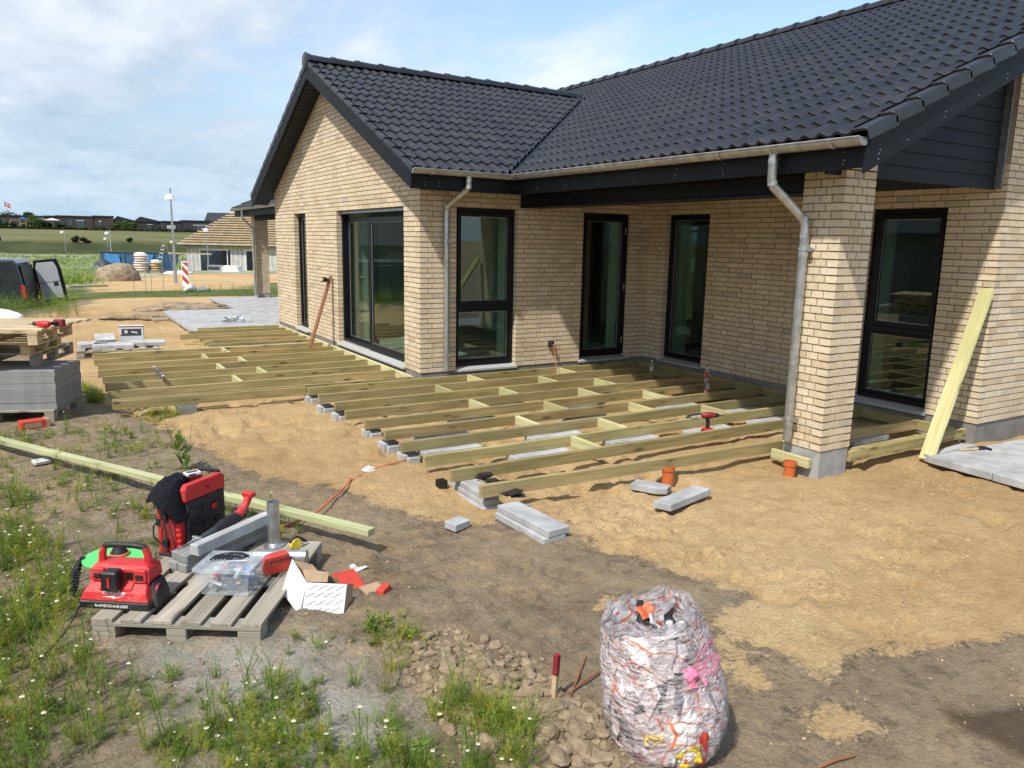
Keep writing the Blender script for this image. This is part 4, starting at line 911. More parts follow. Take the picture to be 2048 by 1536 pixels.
add_sp(scatter(P_edge,260,118),.6,1.3,gr_p,118); add_sp(scatter(Pw_dense,420,18),.5,1.1,gr_p,18,cl); add_sp(scatter([(-2.95,-6.55),(-2.8,-6.5),(-2.62,-6.9),(-2.72,-7.0)],46,19),.9,1.6,gr_p,19); add_sp(scatter([(-3.6,.0),(-3.3,-.3),(-3.0,-.2),(-3.1,.1)],34,20),.8,1.5,gr_p,20)
add_sp(scatter([(-3.9,1.0),(-3.7,1.0),(-3.75,1.9),(-3.9,2.2)],60,21),.9,1.6,gr_p,21); add_sp(scatter(P_WEED,500,22),.4,1.0,gr_p,22,lambda x,y:cl(x,y)*.5 if y<4 and x>-6 else 0)
add_sp(scatter([(-3.0,-5.7),(-2.72,-5.75),(-2.7,-6.15),(-2.95,-6.25)],34,23),.5,1.0,gr_p,23)
plant_field('grass_tufts',gr_p,spots,WM); spots=[]
# rank growth round the parked van and along the drive
bigp=[weed_proto(500+i,.6,5,.12,110,.3,True,.5) for i in range(4)]
for x,y in scatter([(-8,11.5),(-4.9,10.8),(-3.9,11.0),(-3.45,12.2),(-3.6,15.6),(-4.6,16.2),(-8,16)],170,24): spots.append((x,y,zg(x,y)-.02,.5+.6*rs.rand(),.8+.5*rs.rand(),int(rs.rand()*9)))
for x,y in scatter([(-.4,20.2),(3.6,19.2),(4.6,20.5),(2.4,22.2),(.3,22.4)],90,25): spots.append((x,y,zg(x,y)-.02,.25+.4*rs.rand(),.8+.5*rs.rand(),int(rs.rand()*9)))
for x,y in scatter([(-3.3,18.6),(9,17),(9,22),(-3,21.8)],160,26): spots.append((x,y,zg(x,y)-.02,.12+.3*rs.rand(),.9+.6*rs.rand(),int(rs.rand()*9)))
for x,y in scatter([(-4,25),(-3,24),(-1.5,29),(-1.6,36),(-9,40),(-16,34),(-9,24)],260,27): spots.append((x,y,zg(x,y)-.02,.5+.8*rs.rand(),.8+.7*rs.rand(),int(rs.rand()*9)))
plant_field('roadside_weeds',bigp,spots,WM); spots=[]
# one tall weed by the joists, one by the clods: things one can point to
V=weed_proto(901,.42,5,.10,46,0,False,.55); plant_field('tall_weed',[V],[(-3.30,-2.35,zg(-3.30,-2.35),1.12,.95,0)],WM,'tall lone weed with broad leaves standing before the ends of the deck joists',None,'plant')
V=weed_proto(905,.33,3,.035,150,0,True,.2); plant_field('feathery_weed',[V],[(-2.83,-6.62,zg(-2.83,-6.62),1.0,1.15,0)],WM,'tall feathery green weed beside the dry soil clods, nearest the red-topped stake',None,'plant')
# ================================================================ DECK FRAMES
JW=.045; JH=.098; JT=-.043; JC=JT-JH/2
dk=thing('deck_frame','green treated timber deck frame of long joists with short noggings on the covered terrace','deck frame',(0,-2,JT))
og=(0,-2,JT); G_='joist frames of the unfinished decking'
dk['group']=G_
yk=[-.125-.485*k for k in range(10)]  # front faces
def yc(k): return yk[k]+JW/2
offs=[0,-.02,.01,-.03,.0,.02,-.01,-.015,.0]
for k in range(9):
    y=yc(k); x0=-1.55+offs[k]; sk=(.0,.01,-.01,.012,-.006,.0,.01,-.012,.0)[k]
    timber('joist',(x0,y+sk,JC),(3.70,y-sk*.5,JC+rnd.uniform(-.002,.002)),JW,JH,'joist',dk,origin=og)
timber('edge_joist',(3.7235,.0-.06,JC),(3.7235,-5.05,JC),JW,JH,'joist',dk,origin=og)
nog=[(0,.66),(0,2.15),(1,-.06),(1,1.50),(2,.60),(2,2.09),(3,-.09),(3,1.47),(4,.63),(4,2.12),(5,-.05),(5,1.49),(6,.67),(6,2.16),(7,-.02)]
for k,x in nog:
    timber('nogging',(x,yk[k]-.003,JC),(x,yk[k+1]+JW+.003,JC),JW,JH*.99,'joist_pale',dk,origin=og)
# frame A along the gable wall
dg=thing('deck_frame','timber deck frame laid along the gable wall in front of the sliding door','deck frame',(-2,2,JT),group=G_); oa=(-2,2,JT)
ya=[.635,1.17,1.705,2.24,2.775,3.31,3.90]
timber('joist',(-3.675,.125,JC),(-.105,.055,JC),JW,JH,'joist',dg,origin=oa)
timber('joist',(-3.675,.035,JC),(-1.56,-.035,JC),JW,JH,'joist',dg,origin=oa)
for i,y in enumerate(ya): timber('joist',(-3.685+rnd.uniform(-.02,.02),y+JW/2,JC),(-.105,y+JW/2,JC),JW,JH,'joist',dg,origin=oa)
timber('joist',(-3.45,3.975,JC),(-.105,3.975,JC),JW,JH,'joist_pale',dg,origin=oa)
yf=[4.37,4.90,5.42,5.90,6.36,6.86]; xf=[-1.92,-1.9,-1.89,-2.15,-1.92,-1.69]
for y,x in zip(yf,xf): timber('joist',(x,y+JW/2,JC),(-.105,y+JW/2-.01,JC),JW,JH,'joist',dg,origin=oa)
timber('edge_joist',(-.08,.06,JC),(-.08,7.0,JC),JW,JH,'joist_pale',dg,origin=oa)
for j,x in ((6,-1.79),(5,-2.2),(4,-1.76),(3,-2.17),(2,-1.73),(1,-2.17)):
    timber('nogging',(x,ya[j-1]+JW,JC),(x,ya[j],JC),JW,JH*.99,'joist_pale',dg,origin=oa)
# loose joists
def loose(label,p0,p1,mat='joist',w=JW,h=JH,cat='joist',name='timber_joist',group=None,roll=0,col=None):
    o=timber(name,p0,p1,w,h,mat,None,col,roll); tag(o,label,cat,group); return o
loose('foremost timber joist with its end on the tall stack of grey kerbstones, nearest the camera',(-1.525,-4.435,JC),(3.69,-4.66,JC))
loose('outer of two joists laid side by side between brick pillar and long wall',(1.90,-5.125,JC),(3.80,-5.125,JC))
loose('inner of two joists laid side by side between brick pillar and long wall',(1.90,-5.075,JC),(3.69,-5.075,JC))
o=loose('short pale timber offcut screwed to the concrete foot of the brick pillar',(1.442,-4.66,-.115),(1.442,-5.07,-.115),'joist_pale',.045,.085,'timber offcut','timber_offcut')
loose('long fresh green timber beam lying across the weedy ground behind the tools',(-2.555,-4.87,-.072),(-5.9,1.25,-.155),'beam',.068,.045,'timber beam','timber_beam')
loose('pale knotty plank leaning on the corner of the long wall beside the paving slabs',(2.80,-5.33,-.19),(3.815,-5.16,1.385),'joist_pale',.14,.042,'plank','leaning_plank',roll=R(-20),col=(1.35,1.32,1.25))
# brown board leaning on the gable wall, with a clamp at its top
bb=thing('leaning_board','red-brown board leaning on the gable wall between narrow window and sliding door','board',(-.49,3.36,JT))
o=timber('board',(0,0,0),(.455,.22,1.165),.022,.09,'brownwood',bb,roll=R(75))
cl_=MB(); cl_.cb((.37,.20,1.10),(.09,.05,.05)); cl_.cb((.33,.17,1.14),(.05,.09,.03)); cl_.tube([(.31,.15,1.10),(.25,.08,1.08)],.012,8); cl_.obj('clamp','blackplastic',bb,bevel=.004)
y_=MB(); y_.cb((.36,.18,1.15),(.05,.04,.018)); y_.obj('clamp_pad','yellow',bb,bevel=.003)
# ================================================================ KERBSTONES / SLABS UNDER THE JOISTS
def stone(label,c,L_,w,h,rz,mat='paver',group=None,tilt=0,name='paving_stone',cat='paving stone',chip=0):
    k=rnd.uniform(.9,1.1); mb=MB()
    if chip: mb.prism([(-L_/2,-w/2),(L_/2-chip,-w/2),(L_/2,-w/2+chip*.6),(L_/2,w/2),(-L_/2,w/2)],-h/2,h/2,'z',(k,k,k))
    else: mb.box((-L_/2,-w/2,-h/2),(L_/2,w/2,h/2),(k,k,k))
    o=mb.obj(name,mat,None,bevel=.006,bseg=2); o.location=c; o.rotation_euler=(tilt,0,rz); return tag(o,label,cat,group)
GS='grey kerbstones under the joists'
# stack A under the ends of the two front joists
for i in range(3):
    w=.15; z=-.283+.047*i+.0235
    stone(['bottom whitish kerbstone of the stack under the foremost joist ends','middle kerbstone of the stack under the foremost joist ends','top kerbstone of the stack under the foremost joist ends'][i],(-1.415+.01*i,-4.115+.015*i,z),.60,w,.046,R(91-i),group=GS)
for i in range(3):
    z=-.300+.0525*i+.026
    stone(['bottom slab of the outer stack whose top lies in front of the foremost joist','middle whitish slab of the outer stack in front of the foremost joist','top slab of the outer stack reaching past the foremost joist towards the camera'][i],(-1.385+[.0,-.015,.01][i],-4.93+[.02,.0,.0][i],z),.62,.185,.051,R(93.5-[0,1,-.5][i]),group=GS)
us=[((-1.08,-3.05),.60,0,'slab under the third joist from the front, at its free end'),((-.42,-3.56),.62,.2,'slab between the two front joists of the frame, left of the middle'),((.68,-3.56),.60,0,'slab between the two front joists of the frame, at the middle'),
    ((.08,-3.06),.60,0,'slab behind the third nogging row, left of the middle'),((1.68,-3.63),.60,0,'slab under the cordless driver'),((2.64,-3.62),.60,0,'slab in the frame close beside the brick pillar'),
    ((2.72,-3.12),.55,0,'slab in the second bay beyond the pillar, in shade'),((2.2,-2.62),.6,0,'slab in the third bay by the pillar, in shade'),((3.0,-2.3),.5,0,'slab close to the long wall in shade'),((2.9,-4.62),.6,.05,'slab seen between the pillar and the plank')]
for (x,y),l,a,lb in us:
    stone('grey '+lb,(x,y,-.168),l,.16,.05,R(a*10+rnd.uniform(-2,2)),group=GS)
for j,(x,y,lb) in enumerate([(-.9,-2.45,'dark grey block below the fourth bay near the free ends'),(-.3,-2.05,'grey slab poking out of the sand in the fifth bay'),(.9,-2.45,'narrow grey slab half sunk in sand, fourth bay, middle'),(.4,-1.5,'grey slab half sunk in sand in the middle of the frame'),(1.3,-1.9,'grey slab half sunk in sand right of the frame middle'),(-.75,-1.25,'grey slab under the eighth joist near the free ends'),(1.9,-1.6,'grey slab near the drinks bottle'),(2.3,-3.0,'grey slab behind the cordless driver')]):
    stone(lb,(x,y,-.187),.58,.15,.05,R(rnd.uniform(-3,3)),group=GS,mat='paver')
# small blocks at the free ends of the joists, with black plastic packers
ends=[(-1.50,-.09,'first'),(-1.53,-.70,'second'),(-1.50,-1.15,'third'),(-1.47,-2.02,'fifth'),(-1.50,-2.55,'sixth'),(-1.49,-3.0,'seventh')]
for i,(x,y,lb) in enumerate(ends):
    t=thing('joist_support','grey block with black packer under the free end of the %s joist from the corner'%lb,'support block',(x+.02,y,0),0,'blocks at the free joist ends')
    mb=MB(); mb.box((-.10,-.085,-.245),(.06,.075,-.152),(.95,.95,.95)); mb.box((-.07,-.125,-.25),(.05,-.0851,-.17),(1.1,1.1,1.1)); mb.obj('block','paver',t,bevel=.005)
    MB().box((-.06,-.10,-.151),(.05,.06,-.1425)).obj('packer','blackplastic',t)
t=thing('joist_support','grey block with a black packer under the outermost left joist, above the tall weed','support block',(-2.93,.04,0),group='blocks at the free joist ends')
mb=MB(); mb.box((-.10,-.07,-.27),(.11,.09,-.16),(.85,.85,.85)); mb.box((-.13,-.06,-.159),(.13,.09,-.1425),(.8,.8,.8)); mb.obj('block','slabs',t,bevel=.005)
for x,y in ((-3.55,.6),(-3.5,1.8),(-3.5,3.0),(-2.0,.62),(-2,2.3),(-1.7,4.6),(-1.6,6.0),(-.5,1.2),(-.5,3.4),(-.6,5.6)):
    pass
# black ribbed packers near the kerb stack
for i,(x,y,z,lb) in enumerate([(-1.57,-3.86,-.215,'black ribbed plastic packer standing against the left side of the kerb stack'),(-1.28,-4.10,-.13,'black plastic packers heaped on the kerb stack behind the foremost joist'),(-1.30,-4.56,-.125,'black plastic packers wedged under the foremost joist on the outer stack')]):
    mb=MB()
    if i==0:
        for q in range(5): mb.box((-.035,-.045+q*.018,-.04),(.035,-.036+q*.018,.05))
        mb.box((-.03,-.05,-.05),(.03,.045,-.041))
    else:
        for q in range(4): mb.cb((rnd.uniform(-.03,.03),rnd.uniform(-.05,.04),-.008+q*.011),(.11,.075,.0095),Matrix.Rotation(rnd.uniform(-.4,.4),4,'Z'))
    o=mb.obj('plastic_packer','blackplastic'); o.location=(x,y,z+.01); tag(o,lb,'plastic packer','black plastic packers')
# loose stones in the sand
stone('small half paving stone lying alone on dark soil left of the kerb stacks',(-1.835,-4.665,-.215),.15,.11,.055,R(20),tilt=.05)
stone('grey kerbstone piece with a broken corner lying on sand before the orange pipe stub',(-.10,-4.74,-.19),.30,.15,.055,R(-62),chip=.08)
stone('long whitish kerbstone lying alone on the sand in front of the pillar',(-.06,-5.07,-.187),.58,.16,.055,R(14),tilt=-.06)
stone('flat white stone chip lying on the sand by the end of the orange cable',(-1.93,-3.20,-.20),.13,.11,.018,R(40),'cardwhite',tilt=.25,name='stone_chip',cat='stone chip')
stone('white stone piece lying among weeds left of the green beam',(-4.36,-1.62,-.205),.13,.09,.03,R(20),'cardwhite',tilt=.1,name='stone_chip',cat='stone chip')
# ---- large slabs by the end gable, each one a thing
GF='large grey paving slabs beside the end gable'
def slab(poly,zt,label):
    mb=MB(); mb.prism(poly,zt-.07,zt,'z'); o=mb.obj('paving_slab','paver',None,bevel=.005); return tag(o,label,'paving slab',GF)
z0=-.135
A=Vector((2.745,-5.37)); d1=Vector((-.06,-1)).normalized(); d2=Vector((1,-.055)).normalized()
def quad(a,l1,l2,g=.004): 
    p=A+d1*a[0]+d2*a[1]; return [tuple(p+d1*g+d2*g),tuple(p+d1*g+d2*(l2-g)),tuple(p+d1*(l1-g)+d2*(l2-g)),tuple(p+d1*(l1-g)+d2*g)]
n_=0
names=['corner','second','third','fourth','fifth','sixth']
for i in range(3):
    for j in range(4):
        slab(quad((i*.6+0.0,j*.8),.6,.8),z0+rnd.uniform(-.002,.002),'large dusty grey slab, %s row from the wall, %s from the leaning plank'%(['first','second','third'][i],['first','second','third','fourth'][j]))
slab([(2.80,-5.30),(3.55,-5.24),(3.60,-5.36),(2.775,-5.36)],z0-.005,'narrow cut slab beneath the foot of the leaning plank')
# hammer
hm=thing('claw_hammer','claw hammer with a wooden handle lying on the dusty slab by the wall','hammer',(3.33,-5.47,z0+.013),R(-16))
MB().tube([(-.15,0,.0),(-.05,0,.0),(.06,0,.0)],[.014,.011,.012],8).obj('handle','newpallet',hm,smooth=True)
MB().tube([(.06,0,0),(.15,0,.002)],[.014,.015],8).obj('grip','blackplastic',hm,smooth=True)
mb=MB(); mb.tube([(.165,-.05,.0),(.165,-.02,.003),(.163,.02,.006),(.15,.06,.002),(.13,.085,-.005)],[.014,.011,.012,.008,.003],8); mb.obj('head','blackplastic',hm,smooth=True)
# orange-brown drain stubs
for (x,y,lb) in ((.28,-4.53,'orange pipe stub standing in the sand under the foremost joist'),(1.36,-4.93,'orange pipe socket in the sand at the foot of the downpipe')):
    t=thing('drain_pipe_stub',lb,'drain pipe',(x,y,-.215),group='orange drain stubs')
    mb=MB(); mb.lathe([(.05,-.1),(.05,.055),(.0575,.06),(.0575,.10),(.052,.10),(.052,.06),(.046,.055),(.046,-.1)],24); mb.obj('socket','pvc',t,smooth=True); mb=MB(); mb.lathe([(.045,0),(.0,0)],16); mb.obj('inside','blackplastic',t)
# orange cord from the wall socket down through the frame, and its other end by the tools
def cable(name,pts,r,mat,label,cat='cable'):
    cu=bpy.data.curves.new(name,'CURVE'); cu.dimensions='3D'; sp=cu.splines.new('NURBS'); sp.points.add(len(pts)-1)
    for p,q in zip(sp.points,pts): p.co=(*q,1)
    sp.use_endpoint_u=True; sp.order_u=4; sp.resolution_u=8; cu.bevel_depth=r; cu.bevel_resolution=2
    ob=bpy.data.objects.new(name,cu); COL.objects.link(ob); dgr=bpy.context.evaluated_depsgraph_get(); me2=bpy.data.meshes.new_from_object(ob.evaluated_get(dgr)); bpy.data.objects.remove(ob); me2.materials.clear(); me2.materials.append(MT[mat]); me2.polygons.foreach_set('use_smooth',[True]*len(me2.polygons))
    a=me2.color_attributes.new('tint','FLOAT_COLOR','CORNER'); a.data.foreach_set('color',np.ones(len(me2.loops)*4,np.float32)); me2.name=name; o=bpy.data.objects.new(name,me2); COL.objects.link(o); return tag(o,label,cat)
cable('extension_cord',[(2.07,-.09,.30),(2.07,-.14,.22),(2.06,-.2,.05),(2.0,-.3,-.03),(1.8,-.5,-.05),(1.5,-.85,-.13),(1.2,-1.2,-.19),(.6,-1.9,-.2),(-.4,-2.7,-.19),(-1.35,-3.05,-.185),(-1.7,-3.12,-.19),(-1.95,-3.2,-.2),(-2.17,-3.4,-.2)],.0055,'cordorange','orange extension cord running from the black wall socket down through the deck joists')
cable('cable_end',[(-2.17,-3.38,-.19),(-2.26,-3.55,-.195),(-2.45,-3.75,-.20),(-2.63,-4.0,-.205),(-2.85,-4.15,-.2),(-3.0,-4.22,-.18),(-3.15,-4.3,-.2)],.0075,'cordorange','orange cable emerging from the sand and passing under the green beam towards the pallet')
# ================================================================ FOREGROUND PALLET AND TOOLS
PZ=-.10  # top of the pallet
def pallet(name,label,loc,rz,L_,W_,nb,mat='palletwood',group=None,board=.1,th=.020,blocks=True,hh=.144,along='y',bx=.1,low=True):
    """boards run along local y (length L_), local x is the width W_; origin at the centre, z=0 ground"""
    t=thing(name,label,'pallet',loc,rz,group)
    for i in range(nb):
        x=-W_/2+board/2+(W_-board)*i/(nb-1); k=rnd.uniform(.85,1.15)
        mb=MB(); mb.box((-board/2,-L_/2,-th/2),(board/2,L_/2+rnd.uniform(-.008,.008),th/2),(k,k*rnd.uniform(.96,1),k*rnd.uniform(.9,1)))
        # grain of the boards runs along y: build along x and turn
        mb2=MB(); mb2.box((-L_/2,-board/2,-th/2),(L_/2,board/2,th/2),(k,k,k*.97)); o=mb2.obj('deck_board',mat,t,bevel=.002); o.location=(x,rnd.uniform(-.006,.006),hh-th/2); o.rotation_euler=(0,0,R(90)+rnd.uniform(-.008,.008))
    for j in range(3):
        y=-L_/2+.05+(L_-.1)*j/2; mb=MB(); mb.box((-W_/2,-.049,-.009),(W_/2,.049,.0095)); o=mb.obj('stringer_board',mat,t,bevel=.002); o.location=(0,y,hh-th-.0105)
        for i in range(3):
            x=-W_/2+.06+(W_-.12)*i/2; mb=MB(); mb.box((-.05 if i==1 else -.058,-.048,.0),(.05 if i==1 else .058,.048,hh-th-.042)); o=mb.obj('block',mat,t,bevel=.003); o.location=(x,y,.0205)
        if not low: continue
        mb=MB(); mb.box((-W_/2,-.048,0),(W_/2,.048,.02)); o=mb.obj('bottom_board',mat,t,bevel=.002); o.location=(0,y,0)
    return t
# front left (-4.15,-5.22) front right (-3.44,-5.69) back right (-2.90,-4.78)
FL=Vector((-4.15,-5.22)); FR=Vector((-3.44,-5.69)); ex=(FR-FL).normalized(); ey=Vector((-ex.y,ex.x)); PR=math.atan2(ex.y,ex.x)
pc=FL+ex*.425+ey*.53
pallet('wooden_pallet','weathered grey wooden pallet in the foreground carrying the red charger and tools',(pc.x,pc.y,PZ-.144),PR,1.06,.85,6,board=.105,low=False)
# ---- charger
ch=thing('battery_charger','large red multi-bay battery charger with a carrying handle, standing on the pallet','battery charger',(-3.985,-5.10,PZ),R(-36))
cM=MB(); cM.prism([(-.10,.0),(.105,.0),(.11,.03),(.105,.045),(-.10,.045)],-.185,.185,'x'); cM.obj('base','blackplastic',ch,bevel=.008)
def yz(pts,x0,x1,nm,mat,bev=.006): 
    m=MB(); m.prism(pts,x0,x1,'x'); return m.obj(nm,mat,ch,bevel=bev)
body=MB()
def loft(mb,secs,col=(1,1,1)):
    """secs: list of (z,x0,x1,y0,y1)"""
    b=[]; 
    for z,x0,x1,y0,y1 in secs: b.append([(x0,y0,z),(x1,y0,z),(x1,y1,z),(x0,y1,z)])
    vs=[p for q in b for p in q]; n=len(b); fs=[(0,3,2,1),tuple(4*(n-1)+k for k in range(4))]
    for i in range(n-1):
        for k in range(4): fs.append((4*i+k,4*i+(k+1)%4,4*i+4+(k+1)%4,4*i+4+k))
    mb.add(vs,fs,col); return mb
loft(body,[(.045,-.18,.18,-.10,.10),(.085,-.165,.165,-.085,.10),(.12,-.15,.15,-.045,.095),(.128,-.16,.16,-.038,.095),(.19,-.155,.155,-.030,.09),(.205,-.14,.14,-.012,.08),(.21,-.13,.13,.0,.075)])
body.obj('body','red',ch,bevel=.006,bseg=2)
fr_=MB(); fr_.prism([(-.092,.046),(-.075,.105),(-.05,.125),(-.02,.125),(-.02,.046)],-.085,.085,'x'); fr_.obj('front_panel','red',ch,bevel=.004)
for sx in (-.105,.115):
    p=MB(); loft(p,[(.128,sx-.035,sx+.035,-.052,-.03),(.195,sx-.03,sx+.03,-.045,-.02)]); p.obj('charging_bay','red',ch,bevel=.004)
    p=MB(); p.box((sx-.018,-.057,.148),(sx+.018,-.047,.17)); p.obj('contact_slot','blackplastic',ch)
for sx in (-.055,.058):
    for q in range(5):
        p=MB(); p.box((sx-.016+q*.008,-.043,.14),(sx-.0125+q*.008,-.035,.178)); p.obj('vent_slot','blackplastic',ch)
# handle: two posts and a black grip
for sg in (-1,1): h_=MB(); h_.tube([(sg*.125,.03,.20),(sg*.122,.03,.25),(sg*.108,.03,.285)],[.022,.019,.017],8); h_.obj('handle_post','red',ch,smooth=True)
MB().tube([(-.115,.03,.276),(-.10,.03,.29),(-.05,.03,.296),(.05,.03,.296),(.10,.03,.29),(.115,.03,.276)],[.015,.0165,.0155,.0155,.0165,.015],10).obj('handle_grip','blackplastic',ch,smooth=True)
bt=MB(); loft(bt,[(.10,-.05,.025,-.105,-.045),(.112,-.055,.03,-.112,-.045),(.195,-.052,.027,-.108,-.045),(.205,-.045,.02,-.10,-.045)])
bt.obj('battery_pack','blackplastic',ch,bevel=.006,bseg=2)
st=MB(); st.box((-.018,-.1135,.125),(-.006,-.110,.175)); st.obj('battery_stripe','red',ch)
RX=Matrix.Rotation(R(90),4,'X')
text_obj('lettering','Milwaukee',.034,'whiteink',ch,Matrix.Translation((0,-.0865,.088))@Matrix.Rotation(R(72),4,'X'),shear=.25,scale_x=.82)
bo=MB(); bo.add([(-.065,-.002,0),(.005,.004,0),(0,-.004,0),(.06,.006,0),(-.01,-.010,0),(-.004,-.003,0)],[(0,1,2,5),(2,3,4)]); o=bo.obj('lightning_underline','whiteink',ch,fixn=False); o.matrix_local=Matrix.Translation((0,-.0925,.068))@Matrix.Rotation(R(74),4,'X')
text_obj('lettering','RAPIDCHARGER',.021,'whiteink',ch,Matrix.Translation((-.01,-.1035,.022))@Matrix.Rotation(R(96),4,'X'),shear=.2,scale_x=1.15)
rc=MB(); rc.lathe([(.0,.0),(.03,.0),(.034,.01),(.034,.03)],14,(.165,.0,.075),axis='x'); rc.obj('cord_hub','darkred',ch,smooth=True)
sb=MB(); loft(sb,[(.0,.165,.205,-.06,.08),(.05,.165,.2,-.05,.08),(.12,.15,.175,-.02,.08)]); sb.obj('side_guard','blackplastic',ch,bevel=.006)
cable('charger_cord',[(-4.18,-5.05,-.08),(-4.25,-5.2,-.15),(-4.35,-5.32,-.21),(-4.5,-5.4,-.22),(-4.7,-5.42,-.22)],.0045,'blackplastic','thin black cord of the red charger trailing off into the weeds')
# ---- green sanding hose head (green disc with orange knob) behind the charger
gd=thing('floor_tool','bright green round plate tool with an orange-black knob, behind the red charger','disc tool',(-3.99,-4.66,-.02),R(-30))
MB().lathe([(0,-.008),(.165,-.008),(.17,-.003),(.17,.004),(.15,.010),(0,.012)],40).obj('plate','green',gd,smooth=True)
m_=MB(); m_.lathe([(.0,.06),(.03,.06),(.035,.045),(.045,.03),(.05,.013),(.0,.013)],16,(.02,0,0)); m_.obj('knob','blackplastic',gd,smooth=True)
m_=MB(); m_.lathe([(.038,.03),(.052,.025),(.055,.015),(.038,.013)],16,(.02,0,0)); m_.obj('knob_ring','cordorange',gd,smooth=True)
MB().lathe([(.055,-.2),(.06,-.02),(.045,-.009)],16).obj('stem','blackplastic',gd,smooth=True)
hs=MB(); pts=[(-.165+.0,-.06,-.0),(-.19,-.09,-.06),(-.20,-.10,-.14),(-.19,-.11,-.20)]
hs.tube(pts,.018,12); 
for i in range(11):
    t=i/10; x=-.175-.025*t; y=-.075-.03*t; z=-.03-.165*t; hs.lathe([(.017,z-.004),(.022,z),(.017,z+.004)],12,(x,y,0))
hs.obj('ribbed_hose','blackplastic',gd,smooth=True); MB().lathe([(.014,-.01),(.016,.0),(.014,.018),(0,.018)],12,(-.16,-.05,.0)).obj('hose_cap','blackplastic',gd,smooth=True)
# ---- tool box (red and black upright case), jacket, silver pack
tb=thing('tool_case','upright red and black tool case on the pallet, half covered by a jacket','tool case',(-3.55,-4.50,PZ+.0),R(38))
def tbx(nm,mat,a,b,bv=.006): m=MB(); m.box(a,b); return m.obj(nm,mat,tb,bevel=bv)
# local x: length of the black side, local y: depth (front face at -y is the red panel towards camera-left)
Lx,Wy,Hz=.33,.19,.44
tbx('shell','darkred',(-Lx/2,-Wy/2+.012,.0),(Lx/2,Wy/2,Hz-.06))
tbx('side_panel','blackplastic',(-Lx/2+.01,-Wy/2-.012,.02),(Lx/2-.005,-Wy/2+.0115,Hz-.10),.01)
for i in range(3):
    for j in range(3): tbx('rib_pad','blackplastic',(-Lx/2+.03+i*.10,-Wy/2-.022,.05+j*.10),(-Lx/2+.085+i*.10,-Wy/2-.0125,.085+j*.10),.004)
m=MB(); m.prism([(-Lx/2,Hz-.10),(Lx/2,Hz-.10),(Lx/2,Hz-.02),(Lx/2-.03,Hz),(-Lx/2+.02,Hz),(-Lx/2,Hz-.03)],-Wy/2-.01,-Wy/2+.03,'y'); m.obj('top_rail','red',tb,bevel=.005)
m=MB(); m.prism([(-Lx/2,Hz-.10),(Lx/2,Hz-.10),(Lx/2,Hz-.02),(Lx/2-.03,Hz),(-Lx/2+.02,Hz),(-Lx/2,Hz-.03)],Wy/2-.03,Wy/2+.01,'y'); m.obj('top_rail','red',tb,bevel=.005)
tbx('top_tray','blackplastic',(-Lx/2+.02,-Wy/2+.03,Hz-.07),(Lx/2-.01,Wy/2-.03,Hz-.05)); m=MB(); m.tube([(Lx/2-.02,-Wy/2+.02,Hz-.0),(Lx/2-.01,-Wy/2+.05,Hz+.002),(Lx/2-.01,Wy/2-.05,Hz+.002),(Lx/2-.02,Wy/2-.02,Hz-.0)],.014,8); m.obj('handle_bar','blackplastic',tb,smooth=True)
tbx('end_panel','red',(-Lx/2-.022,-Wy/2+.012,.0),(-Lx/2-.001,Wy/2,Hz-.10),.004)
tbx('end_recess','darkred',(-Lx/2-.03,-Wy/2+.05,.02),(-Lx/2-.0225,Wy/2-.03,Hz-.16),.003)
for k in range(9): tbx('grille_rib','red',(-Lx/2-.032,-Wy/2+.012,.03+k*.035),(-Lx/2-.0225,-Wy/2+.045,.045+k*.035),.002)
for k in range(2): tbx('plug_socket','blackplastic',(-Lx/2-.05,-.0,.07+k*.16),(-Lx/2-.0305,.04,.12+k*.16),.005)
m=MB(); m.tube([(-Lx/2-.05,.03,.25),(-Lx/2-.075,.07,.20),(-Lx/2-.075,.075,.13),(-Lx/2-.05,.03,.08),(-Lx/2-.06,-.01,.05),(-Lx/2-.08,-.03,.14),(-Lx/2-.06,.0,.24)],.005,6); m.obj('power_lead','blackplastic',tb,smooth=True)
tbx('latch','blackplastic',(-Lx/2-.03,Wy/2-.03,.18),(-Lx/2-.0225,Wy/2+.005,.23),.003); tbx('foot','blackplastic',(-Lx/2-.03,-Wy/2,-.001),(Lx/2,Wy/2+.0,.018),.004)
text_obj('lettering','M',.03,'blackplastic',tb,Matrix.Translation((.02,-Wy/2-.0105,Hz-.055))@RX,shear=.2)
bl=MB(); bl.cb((.05,-Wy/2-.0225,.26),(.045,.002,.03)); bl.obj('badge','red',tb)
